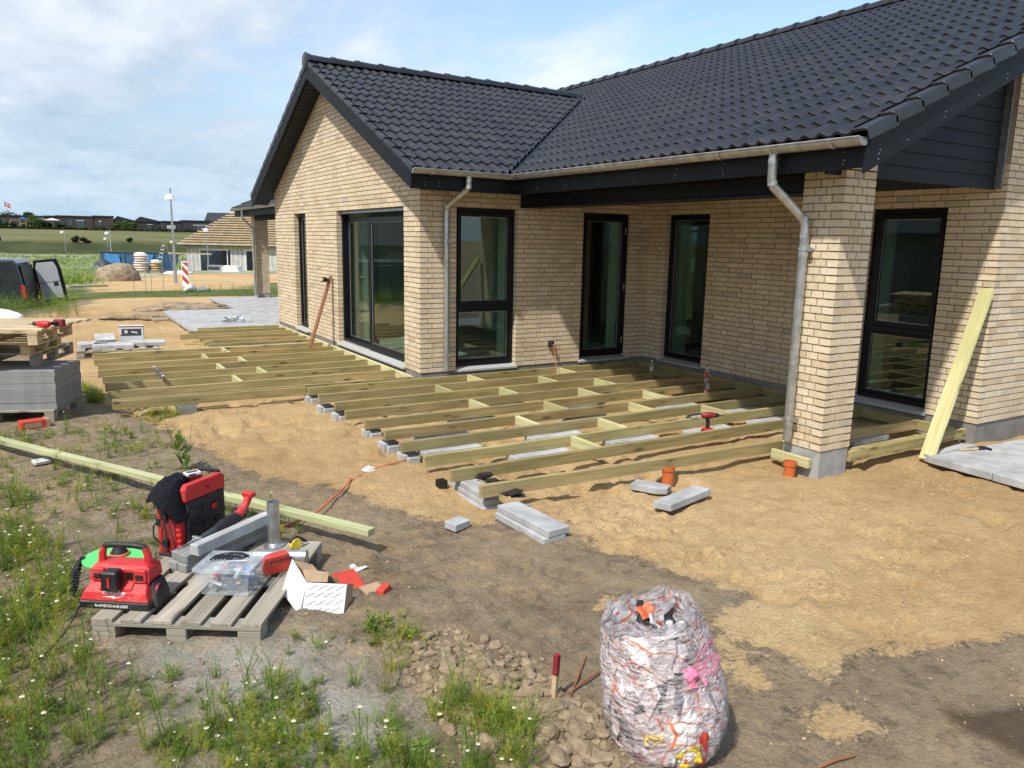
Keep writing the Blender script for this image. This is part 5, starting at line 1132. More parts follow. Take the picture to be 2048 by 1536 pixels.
# jacket: crumpled cloth over the near corner
def crumple(name,mat,label,cat,loc,rz,nx,ny,fn,thick=.006,sub=1):
    mb=MB(); vs=[];fs=[]
    for i in range(nx+1):
        for j in range(ny+1): vs.append(fn(i/nx,j/ny))
    for i in range(nx):
        for j in range(ny): a=i*(ny+1)+j; fs.append((a,a+1,a+ny+2,a+ny+1))
    mb.add(vs,fs); o=mb.obj(name,mat,None,smooth='all',fixn=True); s=o.modifiers.new('t','SOLIDIFY'); s.thickness=thick
    if sub: m2=o.modifiers.new('s','SUBSURF'); m2.levels=m2.render_levels=sub
    o.location=loc; o.rotation_euler=(0,0,rz); return tag(o,label,cat)
def jack(u,v):
    # a heap draped over the top near corner: polar sheet
    a=v*2*math.pi; r=u; n=math.sin(3*a+1)*.35+math.sin(7*a+2)*.22+math.sin(11*a)*.12
    R0=.145*(1+.22*math.sin(2*a+.6)+.16*n); x=math.cos(a)*R0*r*1.1; y=math.sin(a)*R0*r*.95
    z=.06*(1-r**2)-(.0 if r<.5 else (r-.5)*(.26+.16*math.sin(a*1+2.2)+.09*n))+.018*math.sin(9*r+5*a)*r+.012*math.sin(21*a+9*r)*r
    return (x+.01*math.sin(13*r+a*4),y,z)
crumple('jacket','jacket','crumpled black jacket thrown over the red tool case','jacket',(-3.66,-4.57,PZ+.42),R(30),14,44,jack,.006)
sp_=thing('silver_packet','small silver packet lying on top of the tool case behind the jacket','packet',(-3.545,-4.52,PZ+.455),R(15)); m=MB(); m.box((-.045,-.03,0),(.045,.03,.022)); m.obj('pack','cardwhite',sp_,bevel=.005); m=MB(); m.box((-.03,-.0305,.004),(.01,-.0302,.016)); m.box((-.035,-.02,.0222),(.03,.015,.0225)); m.obj('print','ink',sp_)
# ---- concrete edging stones and the sabre saw lying on them
ek=Vector((-3.13,-4.53))-Vector((-3.68,-4.87)); ea=math.atan2(ek.y,ek.x)
GK='grey edging stones on the tool pallet'
def kerb(c,z,l,w,h,ang,lb,prof=False):
    mb=MB(); k=rnd.uniform(.9,1.05)
    if prof: mb.prism([(-w/2,-h/2),(w/2,-h/2),(w/2*.75,h/2),(-w/2*.75,h/2)],-l/2,l/2,'x',(k*1.15,)*3)
    else: mb.box((-l/2,-w/2,-h/2),(l/2,w/2,h/2),(k,k,k))
    o=mb.obj('edging_stone','slabs' if not prof else 'paver',None,bevel=.005); o.location=(c[0],c[1],z); o.rotation_euler=(0,0,ang); return tag(o,lb,'edging stone',GK)
cc=Vector((-3.40,-4.70)); nrm=Vector((-math.sin(ea),math.cos(ea)))
kerb(cc,PZ+.026,.66,.07,.05,ea,'lower front grey stone on the pallet, below the pale kerb'); kerb(cc+nrm*.075,PZ+.026,.66,.07,.05,ea,'lower back grey stone on the pallet, the far one of the lower pair')
kerb(cc+Vector((.0,-.0)),PZ+.077,.64,.07,.05,ea,'upper front grey stone on the pallet'); kerb(cc+nrm*.075,PZ+.077,.62,.07,.05,ea+.02,'upper back grey stone on the pallet, right below the saw')
kerb(cc+Vector((.03,-.03))-nrm*.012,PZ+.137,.62,.075,.065,ea+.05,'pale kerb with sloping sides, topmost of the grey stones on the pallet',True)
sw=thing('sabre_saw','cordless sabre saw with a red handle and black rubber body, lying across the edging stones','sabre saw',(-3.46,-4.73,PZ+.165),ea+.06)
MB().tube([(-.02,.0,.0),(.04,0,.012),(.11,0,.02),(.17,0,.028)],[.024,.034,.037,.032],12).obj('body','blackplastic',sw,smooth=True)
MB().tube([(-.13,0,-.012),(-.09,0,-.008),(-.02,0,.0)],[.016,.022,.024],10).obj('nose','leather',sw,smooth=True)
m=MB(); m.cb((-.15,0,-.012),(.02,.06,.05)); m.tube([(-.16,.02,-.01),(-.2,.025,-.02)],.006,6); m.obj('shoe','steel',sw,bevel=.003)
m=MB(); m.box((-.29,-.0012,-.022),(-.15,.0012,-.004)); m.obj('blade','steel',sw)
m=MB(); m.tube([(.16,0,.03),(.21,.0,.05),(.25,0,.085),(.27,0,.12)],[.030,.026,.022,.026],10); m.obj('handle','red',sw,smooth=True)
m=MB(); m.cb((.275,0,.135),(.05,.075,.03)); m.obj('battery_foot','red',sw,bevel=.006); m=MB(); m.tube([(.17,0,.0),(.225,0,.01),(.25,0,.05)],.013,8); m.obj('trigger_guard','blackplastic',sw,smooth=True)
# ---- steel post sockets
pb=thing('post_base','upright galvanised steel tube on a round flange, at the back right of the pallet','post base',(-3.13,-4.73,PZ-.0))
m=MB(); m.lathe([(.0365,.012),(.0365,.285),(.034,.285),(.034,.012)],28); m.obj('tube','steel',pb,smooth=True); m=MB(); m.lathe([(.0,.0),(.062,.0),(.066,.004),(.064,.010),(.045,.016),(.0366,.024)],28); m.obj('flange','steel',pb,smooth=True)
p2=thing('steel_tube','galvanised steel tube lying on its side on the pallet below the upright one','steel tube',(-3.16,-5.0,PZ+.04),R(-30))
m=MB(); m.lathe([(.038,-.15),(.038,.15),(.035,.15),(.035,-.15)],28,axis='x'); m.obj('tube','steel',p2,smooth=True); m=MB(); m.lathe([(.0,.152),(.036,.152)],20,axis='x'); m.obj('end_plate','steel',p2)
tm=thing('tape_measure','black and yellow measuring tape beside the upright steel tube','tape measure',(-3.03,-4.83,PZ+.03),R(20)); m=MB(); m.lathe([(0,-.018),(.034,-.018),(.038,-.01),(.038,.01),(.034,.018),(0,.018)],18,axis='y'); m.obj('case','yellow',tm,smooth=True)
m=MB(); m.tube([(-.04,0,.02),(.0,0,.042),(.04,.0,.02),(.085,0,-.01)],[.012,.014,.012,.007],8); m.obj('strap','blackplastic',tm,smooth=True)
# ---- red screw carton with lettering
rb=thing('screw_carton','small red carton with black lettering on the pallet behind the clear box','carton',(-3.215,-5.10,PZ),R(8)); m=MB(); m.box((-.07,-.035,0),(.07,.035,.10)); m.obj('box','cardred',rb,bevel=.002)
m=MB(); m.box((-.0701,-.0352,.002),(-.0,.0352,.098)); o=m.obj('side','cardred',rb); text_obj('lettering','WURTH',.026,'ink',rb,Matrix.Translation((.018,-.0362,.072))@RX,scale_x=1.1); m=MB(); m.box((-.048,-.0362,.064),(-.034,-.0355,.08)); m.obj('emblem','ink',rb)
# ---- clear storage box with its lid and things inside
cb_=thing('storage_box','clear plastic storage box full of small parts, with a lid, on the pallet','storage box',(-3.475,-5.205,PZ+.002),R(-35))
def ring(a0,b0,a1,b1,z0,z1,th): 
    m=MB(); vs=[]; 
    o=[(-a0,-b0,z0),(a0,-b0,z0),(a0,b0,z0),(-a0,b0,z0),(-a1,-b1,z1),(a1,-b1,z1),(a1,b1,z1),(-a1,b1,z1)]; m.add(o,[(0,1,5,4),(1,2,6,5),(2,3,7,6),(3,0,4,7)]); return m
m=ring(.125,.095,.143,.112,.002,.145,.002); m.add([(-.125,-.095,.002),(.125,-.095,.002),(.125,.095,.002),(-.125,.095,.002)],[(0,1,2,3)]); m.obj('tub','clear',cb_,fixn=False)
m=MB(); m.box((-.157,-.124,.150),(.157,.124,.156)); 
for a,b in (((-.157,-.124,.134),(.157,-.121,.1499)),((-.157,.121,.134),(.157,.124,.1499)),((-.157,-.1209,.134),(-.154,.1209,.1499)),((.154,-.1209,.134),(.157,.1209,.1499))): m.box(a,b)
m.obj('lid','clear',cb_,bevel=.004)
pr=random.Random(3); MT['bluepart']=flat('bright_blue_part',(.06,.22,.55),.4); cols=['bluepart','cardwhite','pinkred','ink','bluepart','cardwhite','slabs','cardwhite']; MT['pinkred']=flat('pink_red_part',(.75,.10,.16),.5)
for i in range(44):
    mt=cols[i%8]; l=pr.uniform(.04,.10); m=MB(); zz_=.014+.0025*i; m.box((-l/2,-.012,-.008),(l/2,.012,.008)); o=m.obj('small_part',mt,cb_,bevel=.002); o.location=(pr.uniform(-.085,.085),pr.uniform(-.065,.065),zz_); o.rotation_euler=(pr.uniform(-.6,.6),pr.uniform(-.5,.5),pr.uniform(0,3.1))
gl_=thing('work_glove','black cord bundle with driver bits lying on the lid of the clear box','straps and bits',(-3.48,-5.19,PZ+.166),R(-30)); gl_.name='cord_bundle'
m=MB(); 
for i in range(6):
    a=i*.6; m.tube([(-.09+.02*i,-.03+.01*math.sin(a),.002),(-.07+.02*i,.0,.012),(-.05+.021*i,.03+.01*math.cos(a),.004)],.0055,6)
m.tube([(-.06,.03,.004),(-.02,.055,.006),(.05,.05,.006),(.095,.02,.006),(.07,-.01,.006),(.03,.01,.006)],.007,8); m.obj('cord','blackplastic',gl_,smooth=True)
m=MB(); m.tube([(.0,-.05,.004),(.11,-.035,.004)],.003,6); m.tube([(-.03,.01,.012),(-.01,.05,.014)],.003,6); m.obj('driver_bit','steel',gl_,smooth=True)
# ---- torn white carton with diagonal print
tc_=thing('torn_carton','torn open white carton with rows of slanted lettering lying beside the pallet','carton',(-3.03,-5.40,-.215),R(-12)); tc_.scale=(.84,.84,.84)
def panel(nm,mat,pts,thk=.003,par=tc_):
    m=MB(); P=[Vector(p) for p in pts]; n=(P[1]-P[0]).cross(P[-1]-P[0]).normalized()*thk; m.add([p for p in P]+[p+n for p in P],[tuple(range(len(P))),tuple(range(len(P),2*len(P)))[::-1]]+[(i,(i+1)%len(P),len(P)+(i+1)%len(P),len(P)+i) for i in range(len(P))]); return m.obj(nm,mat,par)
# front face (print) leaning back, left face white tall
F=[(-.16,-.13,.0),(.10,-.17,.0),(.14,-.03,.13),(-.11,.03,.15)]
def fp(u,v):
    a=Vector(F[0]).lerp(Vector(F[1]),u); b=Vector(F[3]).lerp(Vector(F[2]),u); return a.lerp(b,v)
panel('front_panel','cardwhite',F); panel('side_panel','cardwhite',[(-.17,-.125,.0),(-.11,.03,.15),(-.19,.16,.27),(-.27,-.01,.13)]); panel('side_lining','card',[(-.105,.034,.148),(-.165,-.12,.0),(-.262,-.0,.128),(-.182,.165,.266)])
panel('flap','card',[(-.11,.034,.152),(.02,.01,.143),(.04,.10,.17),(-.13,.14,.20)]); panel('flap','card',[(.14,-.03,.13),(.10,-.16,.0),(.17,-.02,.02),(.19,.04,.10)]); panel('flap','card',[(-.19,.163,.262),(-.12,.12,.19),(-.03,.15,.17),(-.06,.19,.20)]); panel('back_panel','card',[(-.18,.17,.02),(.12,.12,.0),(.10,.10,.12),(-.17,.16,.22)])
fn=(Vector(F[1])-Vector(F[0])).cross(Vector(F[3])-Vector(F[0])).normalized(); fx=(fp(1,.5)-fp(0,.5)).normalized(); fy=fn.cross(fx)
for i in range(4):
    for j in range(4):
        p=fp(.13+.23*i+(.06 if j%2 else 0),.13+.24*j)-fn*.0012
        if fn.y>0: nn=-fn
        else: nn=fn
        p=fp(.13+.22*i+(.06 if j%2 else 0),.13+.24*j)+nn*(.0045 if nn==fn else .0012)
        xx=fx if fx.x>0 else -fx; yy_=nn.cross(xx); M4=Matrix.Translation(p)@Matrix((xx.to_4d(),yy_.to_4d(),nn.to_4d(),(0,0,0,1))).transposed(); M4=Matrix.Translation(p)@Matrix(((xx.x,yy_.x,nn.x,0),(xx.y,yy_.y,nn.y,0),(xx.z,yy_.z,nn.z,0),(0,0,0,1)))@Matrix.Rotation(R(28),4,'Z')
        text_obj('lettering','XtraProfi',.016,'ink',tc_,M4,shear=.2,extr=.0003)
rcn=thing('red_carton','crushed red and orange carton behind the torn white one','carton',(-2.83,-5.2,-.235),R(20))
panel('panel','cardred',[(-.10,-.08,.0),(.05,-.10,.01),(.07,.03,.07),(-.08,.05,.08)],par=rcn); panel('panel','card',[(-.03,-.24,.0),(.10,-.26,.0),(.10,-.14,.03),(-.02,-.12,.03)],par=rcn); m=MB(); m.cb((.07,-.23,.02),(.10,.05,.035),Matrix.Rotation(.4,4,'Z')); m.obj('box_end','cardred',rcn,bevel=.002)
wt=thing('paper_scrap','crumpled white paper scrap on the soil behind the red carton','paper',(-2.71,-5.07,-.215),R(15)); panel('sheet','cardwhite',[(-.05,-.015,.0),(.05,-.02,.012),(.055,.02,.004),(-.045,.025,.01)],.001,wt); panel('fold','cardwhite',[(-.045,.024,.011),(.0,.02,.008),(-.01,.045,.03),(-.04,.05,.025)],.001,wt)
# ================================================================ RUBBISH BAG, STAKE, STICKS
def m_bag():
    m,t,b=newmat('clear_rubbish_bag_film'); o=t.nodes['Material Output']; 
    tr=N(t,'ShaderNodeBsdfTransparent'); tr.inputs[0].default_value=(.93,.91,.92,1); b.inputs['Base Color'].default_value=(.78,.74,.76,1); b.inputs['Roughness'].default_value=.12; b.inputs['Specular IOR Level'].default_value=.8
    f=ramp(t,noise(t,7,5,.62,2.2,(1,1,1.6)),[(.36,(.20,)*3),(.52,(.33,)*3),(.70,(.55,)*3)]); mxs=N(t,'ShaderNodeMixShader'); L(t,f,mxs.inputs[0]); L(t,tr.outputs[0],mxs.inputs[1]); L(t,b.outputs[0],mxs.inputs[2]); L(t,mxs.outputs[0],o.inputs[0])
    bump(t,b,noise(t,8,3,.5,3.0,(1,1,2.2)),.09,1); return m
MT['bag']=m_bag()
def m_liner():
    m,t,b=newmat('printed_empty_sacks'); n=noise(t,5.5,3,.5,1.6,(1,1,.7)); w=N(t,'ShaderNodeTexWave'); w.inputs['Scale'].default_value=6; w.inputs['Distortion'].default_value=22; w.inputs['Detail'].default_value=2; w.inputs['Detail Scale'].default_value=.8
    tcn=N(t,'ShaderNodeTexCoord'); L(t,tcn.outputs['Object'],w.inputs['Vector'])
    c=ramp(t,n,[(.30,(.82,.80,.80)),(.5,(.50,.46,.47)),(.6,(.84,.82,.80)),(.7,(.42,.40,.42))])
    c=mixc(t,ramp(t,w.outputs['Fac'],[(.91,(0,0,0)),(.94,(1,1,1))]),c,(.75,.17,.07))
    c=mixc(t,ramp(t,noise(t,7,2,.4,.8,seed=8),[(.66,(0,0,0)),(.68,(1,1,1))]),c,(.09,.09,.10))
    c=mixc(t,ramp(t,noise(t,4,1,.4,.5,seed=15),[(.74,(0,0,0)),(.75,(1,1,1))]),c,(.55,.03,.08))
    L(t,c,b.inputs['Base Color']); b.inputs['Roughness'].default_value=.4; bump(t,b,noise(t,9,5,.7,3.0),.10,1); return m
MT['liner']=m_liner()
bagc=(-2.205,-7.215); bz=zg(*bagc)
bag=thing('rubbish_bag','open clear plastic bag stuffed with printed empty sacks, standing in the foreground','rubbish bag',(bagc[0]+.022,bagc[1]-.03,bz-.01),rot=(R(0),R(-12.5),R(-30)))
def bagsurf(scale,zs,seed,nu=72,amp=.05,top=True,fold=True,prof=None):
    r_=random.Random(seed); ph=[r_.uniform(0,6.28) for _ in range(12)]; mb=MB(); vs=[];fs=[]; nz=len(prof)
    for i,(rr,z) in enumerate(prof):
        for k in range(nu):
            a=2*math.pi*k/nu; t=i/(nz-1)
            w=1+amp*(math.sin(3*a+ph[0]+z*5)*.5+math.sin(5*a+ph[1]-z*9)*.45+math.sin(9*a+ph[2]+z*14)*.3+math.sin(16*a+ph[3]+z*22)*.22+math.sin(27*a+ph[4]-z*15)*.12)
            zz_=z+amp*.22*(math.sin(4*a+ph[5]+t*3)+math.sin(7*a+ph[6])*.6)*(t**2)*1.2
            vs.append((rr*scale*w*math.cos(a)+.02*z,rr*scale*w*math.sin(a)*.92,zz_*zs))
    for i in range(nz-1):
        for k in range(nu): fs.append((i*nu+k,i*nu+(k+1)%nu,(i+1)*nu+(k+1)%nu,(i+1)*nu+k))
    mb.add(vs,fs); return mb
prof=[(.0,.0),(.15,.0),(.20,.02),(.232,.08),(.243,.16),(.245,.25),(.235,.34),(.222,.42),(.212,.50),(.20,.56),(.19,.60),(.165,.615),(.145,.59),(.13,.55),(.10,.52)]
m=bagsurf(1.0,1.0,4,96,.07,prof=prof); m.obj('film','bag',bag,smooth='all',fixn=False)
def br_(z): return float(np.interp(z,[0,.02,.08,.16,.25,.34,.42,.50,.56],[.17,.205,.232,.243,.245,.235,.222,.212,.20]))
prof2=[(.0,.02),(.13,.01),(.18,.04),(.205,.10),(.213,.18),(.215,.26),(.205,.35),(.19,.43),(.17,.48),(.12,.47),(.06,.45),(.0,.44)]
m=bagsurf(.84,.97,9,64,.05,prof=prof2); m.obj('sack_core','liner',bag,smooth='all',fixn=False)
def patch(i,a0,z0,da,dz,tw,mats,cols,off):
    r_=random.Random(i*13+5); n=12; mb=MB(); P=[]; ph=[r_.uniform(0,6.3) for _ in range(6)]
    for p in range(n+1):
        for q in range(n+1):
            u=p/n-.5; v=q/n-.5; a=a0+(u*math.cos(tw)-v*math.sin(tw)*.6)*da; z=z0+(v*math.cos(tw)+u*math.sin(tw)*.6)*dz; z=min(max(z,.012),.585)
            r=(br_(z)*(off+.030*math.sin(u*6+ph[0])+.026*math.sin(v*7+ph[1])+.018*math.sin((u+v)*12+ph[2])+.009*math.sin((u-v)*17+ph[3])))
            P.append((r*math.cos(a)+.02*z,r*math.sin(a)*.92,z))
    for p in range(n):
        mb.cur=cols[p]
        for q in range(n): k=p*(n+1)+q; mb.add([P[k],P[k+1],P[k+n+2],P[k+n+1]],[(0,1,2,3)])
    # weld the separate quads
    o=mb.obj('crumpled_sack',mats,bag,fixn=False); bm=bmesh.new(); bm.from_mesh(o.data); bmesh.ops.remove_doubles(bm,verts=bm.verts,dist=1e-5); bm.to_mesh(o.data); bm.free(); o.data.polygons.foreach_set('use_smooth',[True]*len(o.data.polygons)); return o
def m_sack():
    m,t,b=newmat('white_sack_film'); n=noise(t,7,5,.6,1.0); w=N(t,'ShaderNodeTexWave'); w.inputs['Scale'].default_value=4.0; w.inputs['Distortion'].default_value=9; w.inputs['Detail'].default_value=2; tcn=N(t,'ShaderNodeTexCoord'); mp=N(t,'ShaderNodeMapping'); mp.inputs['Rotation'].default_value=(.6,.9,.4); L(t,tcn.outputs['Object'],mp.inputs[0]); L(t,mp.outputs[0],w.inputs['Vector'])
    c=ramp(t,n,[(.3,(.82,.80,.79)),(.5,(.66,.57,.57)),(.68,(.84,.82,.81))]); c=mixc(t,ramp(t,w.outputs['Fac'],[(.975,(0,0,0)),(.985,(1,1,1))]),c,(.66,.22,.12)); c=mixc(t,ramp(t,noise(t,9,2,.5,1.5,seed=5),[(.69,(0,0,0)),(.71,(1,1,1))]),c,(.10,.10,.11))
    L(t,c,b.inputs['Base Color']); b.inputs['Roughness'].default_value=.32; bump(t,b,noise(t,12,3,.5,2.5),.02,.8); return m
MT['sackwhite']=m_sack(); MT['orangeprint']=flat('orange_print',(.70,.17,.07),.45); MT['greyprint']=flat('grey_print',(.16,.16,.18),.5,0,.3,20)
for i in range(84):
    a0=i*2.399; z0=.04+.52*((i*0.7549)%1); t_=rnd.random()
    cols=[0]*12
    if t_<.50:
        k=rnd.randint(1,9); cols[k]=1
        if rnd.random()<.25: cols[min(11,k+rnd.randint(2,4))]=1
        if rnd.random()<.3: cols[rnd.randint(0,11)]=2
    elif t_<.56: cols=[2 if 3<q<8 else 0 for q in range(12)]
    patch(i,a0,z0,rnd.uniform(.45,.9),rnd.uniform(.12,.22),rnd.uniform(-1.3,1.3),['sackwhite','orangeprint','greyprint'],cols,.925+.03*rnd.random())
# a few loose sack ends and coloured scraps in the mouth of the bag
def scrap(nm,mat,c,w,h,rot,seed):
    r_=random.Random(seed); m=MB(); vs=[];fs=[]; n=8
    for i in range(n+1):
        for j in range(n+1):
            u=i/n-.5; v=j/n-.5; vs.append((u*w,v*h,.10*w*math.sin(u*7+seed)+.08*w*math.sin(v*8+seed*2)+.03*w*math.sin((u+v)*19)))
    for i in range(n):
        for j in range(n): a=i*(n+1)+j; fs.append((a,a+1,a+n+2,a+n+1))
    m.add(vs,fs); o=m.obj(nm,mat,bag,smooth='all'); s=o.modifiers.new('t','SOLIDIFY'); s.thickness=.0015; o.location=c; o.rotation_euler=rot
scrap('sack_end','liner',(-.07,.05,.56),.16,.15,(.9,.3,.2),1); scrap('sack_end','liner',(-.02,-.05,.53),.15,.12,(.3,-.4,1.0),2); scrap('sack_end','liner',(.06,.07,.57),.14,.14,(-.7,.3,2.0),3); scrap('orange_wrapper','cordorange',(.0,.05,.575),.07,.06,(.6,0,.5),4); scrap('sack_end','cardwhite',(.05,-.03,.53),.12,.10,(.2,.6,.3),5)
MT['pinkfilm']=flat('pink_film',(.80,.22,.36),.4,0,.2,20); patch(80,-.62,.42,.75,.13,.1,['pinkfilm'],[0]*12,.985).name='pink_scrap'; patch(81,-1.1,.40,.4,.08,-.3,['pinkfilm'],[0]*12,.975).name='pink_scrap'
patch(82,-1.12,.08,.16,.20,.1,['cardred'],[0]*12,.975).name='red_scrap'; patch(83,-1.42,.09,.40,.09,.25,['yellow'],[0]*12,.978).name='yellow_scrap'; patch(84,-1.95,.19,.28,.045,-.4,['yellow'],[0]*12,.975).name='yellow_scrap'; patch(85,-1.6,.025,.7,.05,.0,['cardred'],[0]*12,.975).name='red_scrap'; patch(86,-2.3,.08,.4,.09,.5,['darkred'],[0]*12,.972).name='red_scrap'
stk=thing('survey_stake','small wooden stake with a dark red top, stuck in soil beside the bag','stake',(-2.415,-6.74,zg(-2.415,-6.74)),R(20),rot=(R(2),R(1),R(20)))
m=MB(); m.box((-.011,-.011,-.08),(.011,.011,.105)); m.obj('shaft','newpallet',stk,bevel=.001); m=MB(); m.box((-.0115,-.0115,.1052),(.0115,.0115,.205)); m.obj('painted_top','darkred',stk,bevel=.001)
for (a,b,lb) in (((-2.36,-6.78,.0),(-2.06,-6.50,.07),'thin dry stick lying steeply between the stake and the bag'),((-2.34,-6.75,.0),(-2.08,-6.66,.04),'thin dry stick lying flatter, its end under the bag'),((-1.78,-7.62,.0),(-1.58,-7.66,.0),'short dark twig lying on the soil right of the bag')):
    z1=zg(a[0],a[1])+.008; z2=zg(b[0],b[1])+.012; a=Vector((a[0],a[1],z1)); b=Vector((b[0],b[1],z2)); m=MB(); mid=(a+b)/2+Vector((.008,.004,.006)); m.tube([a,mid,b],[.0045,.006,.004],6); tag(m.obj('dry_stick','brownwood',smooth=True),lb,'stick')
# ================================================================ ON THE DECK
def bottle(x,y,z,label,h=.24,cap='red',full=0):
    t=thing('drinks_bottle',label,'bottle',(x,y,z),rnd.uniform(0,6))
    m=MB(); m.lathe([(.0,.0),(.028,.0),(.033,.012),(.031,.05),(.033,.075),(.033,.13),(.030,.155),(.018,.19),(.0125,.205),(.0125,.222)],20); m.obj('shell','clear',t,smooth=True,fixn=False)
    m=MB(); m.lathe([(.0338,.075),(.0342,.08),(.0342,.135),(.0338,.14)],20); m.obj('label_band','cardred' if cap=='red' else 'cardwhite',t,smooth=True)
    m=MB(); m.lathe([(.0145,.218),(.0145,.236),(.0,.237)],14); m.obj('cap',cap,t,smooth=True)
    if cap=='red':
        m=MB()
        for k in range(5): a=-.5+k*.22; m.cb((math.cos(a)*.0345,math.sin(a)*.0345,.108),(.002,.004,.022+.008*(k%2)),Matrix.Rotation(a,4,'Z')@Matrix.Rotation(.3,4,'X'))
        for k in range(5): a=2.6+k*.22; m.cb((math.cos(a)*.0345,math.sin(a)*.0345,.108),(.002,.004,.022+.008*(k%2)),Matrix.Rotation(a,4,'Z')@Matrix.Rotation(.3,4,'X'))
        m.obj('label_print','whiteink',t)
    return t
b1=bottle(3.22,-2.045,JT,'red-labelled drinks bottle standing on a joist near the long wall, the farther one'); b2=bottle(2.88,-2.40,-.175,'red-labelled drinks bottle standing between the joists near the long wall, the nearer one')
for b in (b1,b2): b.scale=(1.05,1.05,1.05)
bottle(3.52,-.62,-.19,'small white-capped bottle between the joists near the inner corner',cap='white')
# cordless driver standing on its battery
dr=thing('cordless_driver','red and black cordless impact driver standing on its battery between the front joists','cordless driver',(1.50,-3.78,-.143),R(-25)); dr.scale=(1.12,1.12,1.12)
m=MB(); m.box((-.055,-.038,.0),(.055,.038,.035)); m.obj('battery','blackplastic',dr,bevel=.008); m=MB(); m.box((-.05,-.035,.036),(.05,.035,.055)); m.obj('foot','red',dr,bevel=.008)
m=MB(); m.tube([(-.005,0,.055),(.0,0,.10),(-.01,0,.15)],[.02,.017,.021],10); m.obj('grip','blackplastic',dr,smooth=True)
m=MB(); m.tube([(-.065,0,.175),(-.05,0,.175),(.02,0,.175),(.055,0,.175)],[.02,.031,.031,.024],12); m.obj('motor_housing','darkred',dr,smooth=True); m=MB(); m.tube([(.055,0,.175),(.085,0,.175),(.10,0,.175)],[.024,.018,.01],12); m.tube([(.10,0,.175),(.15,0,.175)],.004,6); m.obj('chuck','blackplastic',dr,smooth=True)
# spirit level across two joists
MT['levelgrey']=flat('level_grey',(.10,.095,.115),.45)
lv=thing('spirit_level','grey spirit level lying across the joists of the left deck frame','spirit level',(-3.03,1.52,JT),R(91)); m=MB(); m.box((-.42,-.012,.001),(.42,.012,.06)); m.obj('beam','levelgrey',lv,bevel=.002)
for x in (-.39,.0,.39): m=MB(); m.cb((x,0,.055),(.05,.026,.02)); m.obj('vial','cardwhite' if x else 'blackplastic',lv)
# open box of small parts on the paved terrace
ob=thing('parts_box','shallow clear box of blue and white parts on the far paved terrace','parts box',(-.62,8.6,-.13),R(-15)); m=MB()
m.add([(-.3,-.2,0),(.3,-.2,0),(.3,.2,0),(-.3,.2,0),(-.33,-.22,.12),(.33,-.22,.12),(.33,.22,.12),(-.33,.22,.12)],[(0,1,2,3),(0,1,5,4),(1,2,6,5),(2,3,7,6),(3,0,4,7)]); m.obj('tray','clear',ob,fixn=False)
for i in range(14): m=MB(); m.cb((0,0,0),(.11,.05,.04)); o=m.obj('small_part',['blue','cardwhite','blue','cardwhite','leather'][i%5],ob); o.location=(pr.uniform(-.24,.24),pr.uniform(-.14,.14),.03+.006*i); o.rotation_euler=(pr.uniform(-.5,.5),pr.uniform(-.4,.4),pr.uniform(0,3))
# ================================================================ LEFT STACK
sa=Vector((.36,.93)).normalized(); sb=Vector((-sa.y,sa.x)); sang=math.atan2(sa.y,sa.x)   # sa: away, sb: left
GP='wooden pallets of the left stack'
def spal(label,corner,L1,L2,zb,mat,n=5,group=GP,th=.022,hh=.144):
    # corner = near right corner; L1 along sa, L2 along sb ; deck boards run along sb
    c=Vector(corner)+sa*L1/2+sb*L2/2; return pallet('wooden_pallet',label,(c.x,c.y,zb),math.atan2(sa.y,sa.x),L2,L1,n,mat,group,board=.12,th=th,hh=hh)
spal('bottom pallet under the stacked grey slabs',(-4.235,.10),.80,1.2,-.245,'palletwood')
zb=-.10
for i in range(6):
    c=Vector((-4.20,.13))+sa*.365+sb*.45+Vector((rnd.uniform(-.006,.006),rnd.uniform(-.006,.006))); mb=MB(); k=rnd.uniform(.93,1.07); mb.box((-.365,-.45,0),(.365,.45,.0685),(k,k,k)); o=mb.obj('concrete_slab','slabs',None,bevel=.003); o.location=(c.x,c.y,zb); o.rotation_euler=(0,0,sang); tag(o,'large grey concrete slab, %s of the six stacked on the left pallet'%['lowest','second from bottom','third from bottom','third from top','second from top','topmost'][i],'concrete slab','stacked grey slabs on the left pallet'); zb+=.070
zt=zb
spal('grey weathered pallet lying directly on the stacked slabs',(-4.33,.52),1.0,1.2,zt+.001,'palletwood')
spal('new pale pallet, the middle one above the stacked slabs',(-4.40,.30),.85,1.2,zt+.147,'newpallet')
spal('new pale pallet on top of the left stack',(-4.32,.02),.95,1.2,zt+.293,'newpallet')
# planks across the top pallet
ztop=zt+.293+.144
for i in range(6):
    p=Vector((-4.29,.06))+sa*(.03+.19*i); L_=1.3; q=p-sb*(.03+.018*i if i<5 else .14); r_=p+sb*L_
    o=timber('planed_board',(q.x,q.y,ztop+.0135),(r_.x,r_.y,ztop+.0135),.14,.024,'newpallet'); tag(o,'%s pale planed board across the top pallet of the left stack'%['nearest','second nearest','third','fourth','fifth','farthest, longest'][i],'board','pale boards across the top pallet')
d2=thing('cordless_drill','red and black cordless drill lying on the pale boards of the left stack','cordless drill',(-4.27,.12,ztop+.065),R(140)); 
m=MB(); m.tube([(-.09,0,0),(-.07,0,0),(.0,0,0),(.05,0,0)],[.025,.036,.036,.03],12); m.obj('motor_housing','red',d2,smooth=True); m=MB(); m.tube([(.05,0,0),(.09,0,0),(.11,0,0)],[.026,.024,.012],12); m.tube([(.11,0,0),(.16,0,-.01)],.004,6); m.obj('chuck','blackplastic',d2,smooth=True)
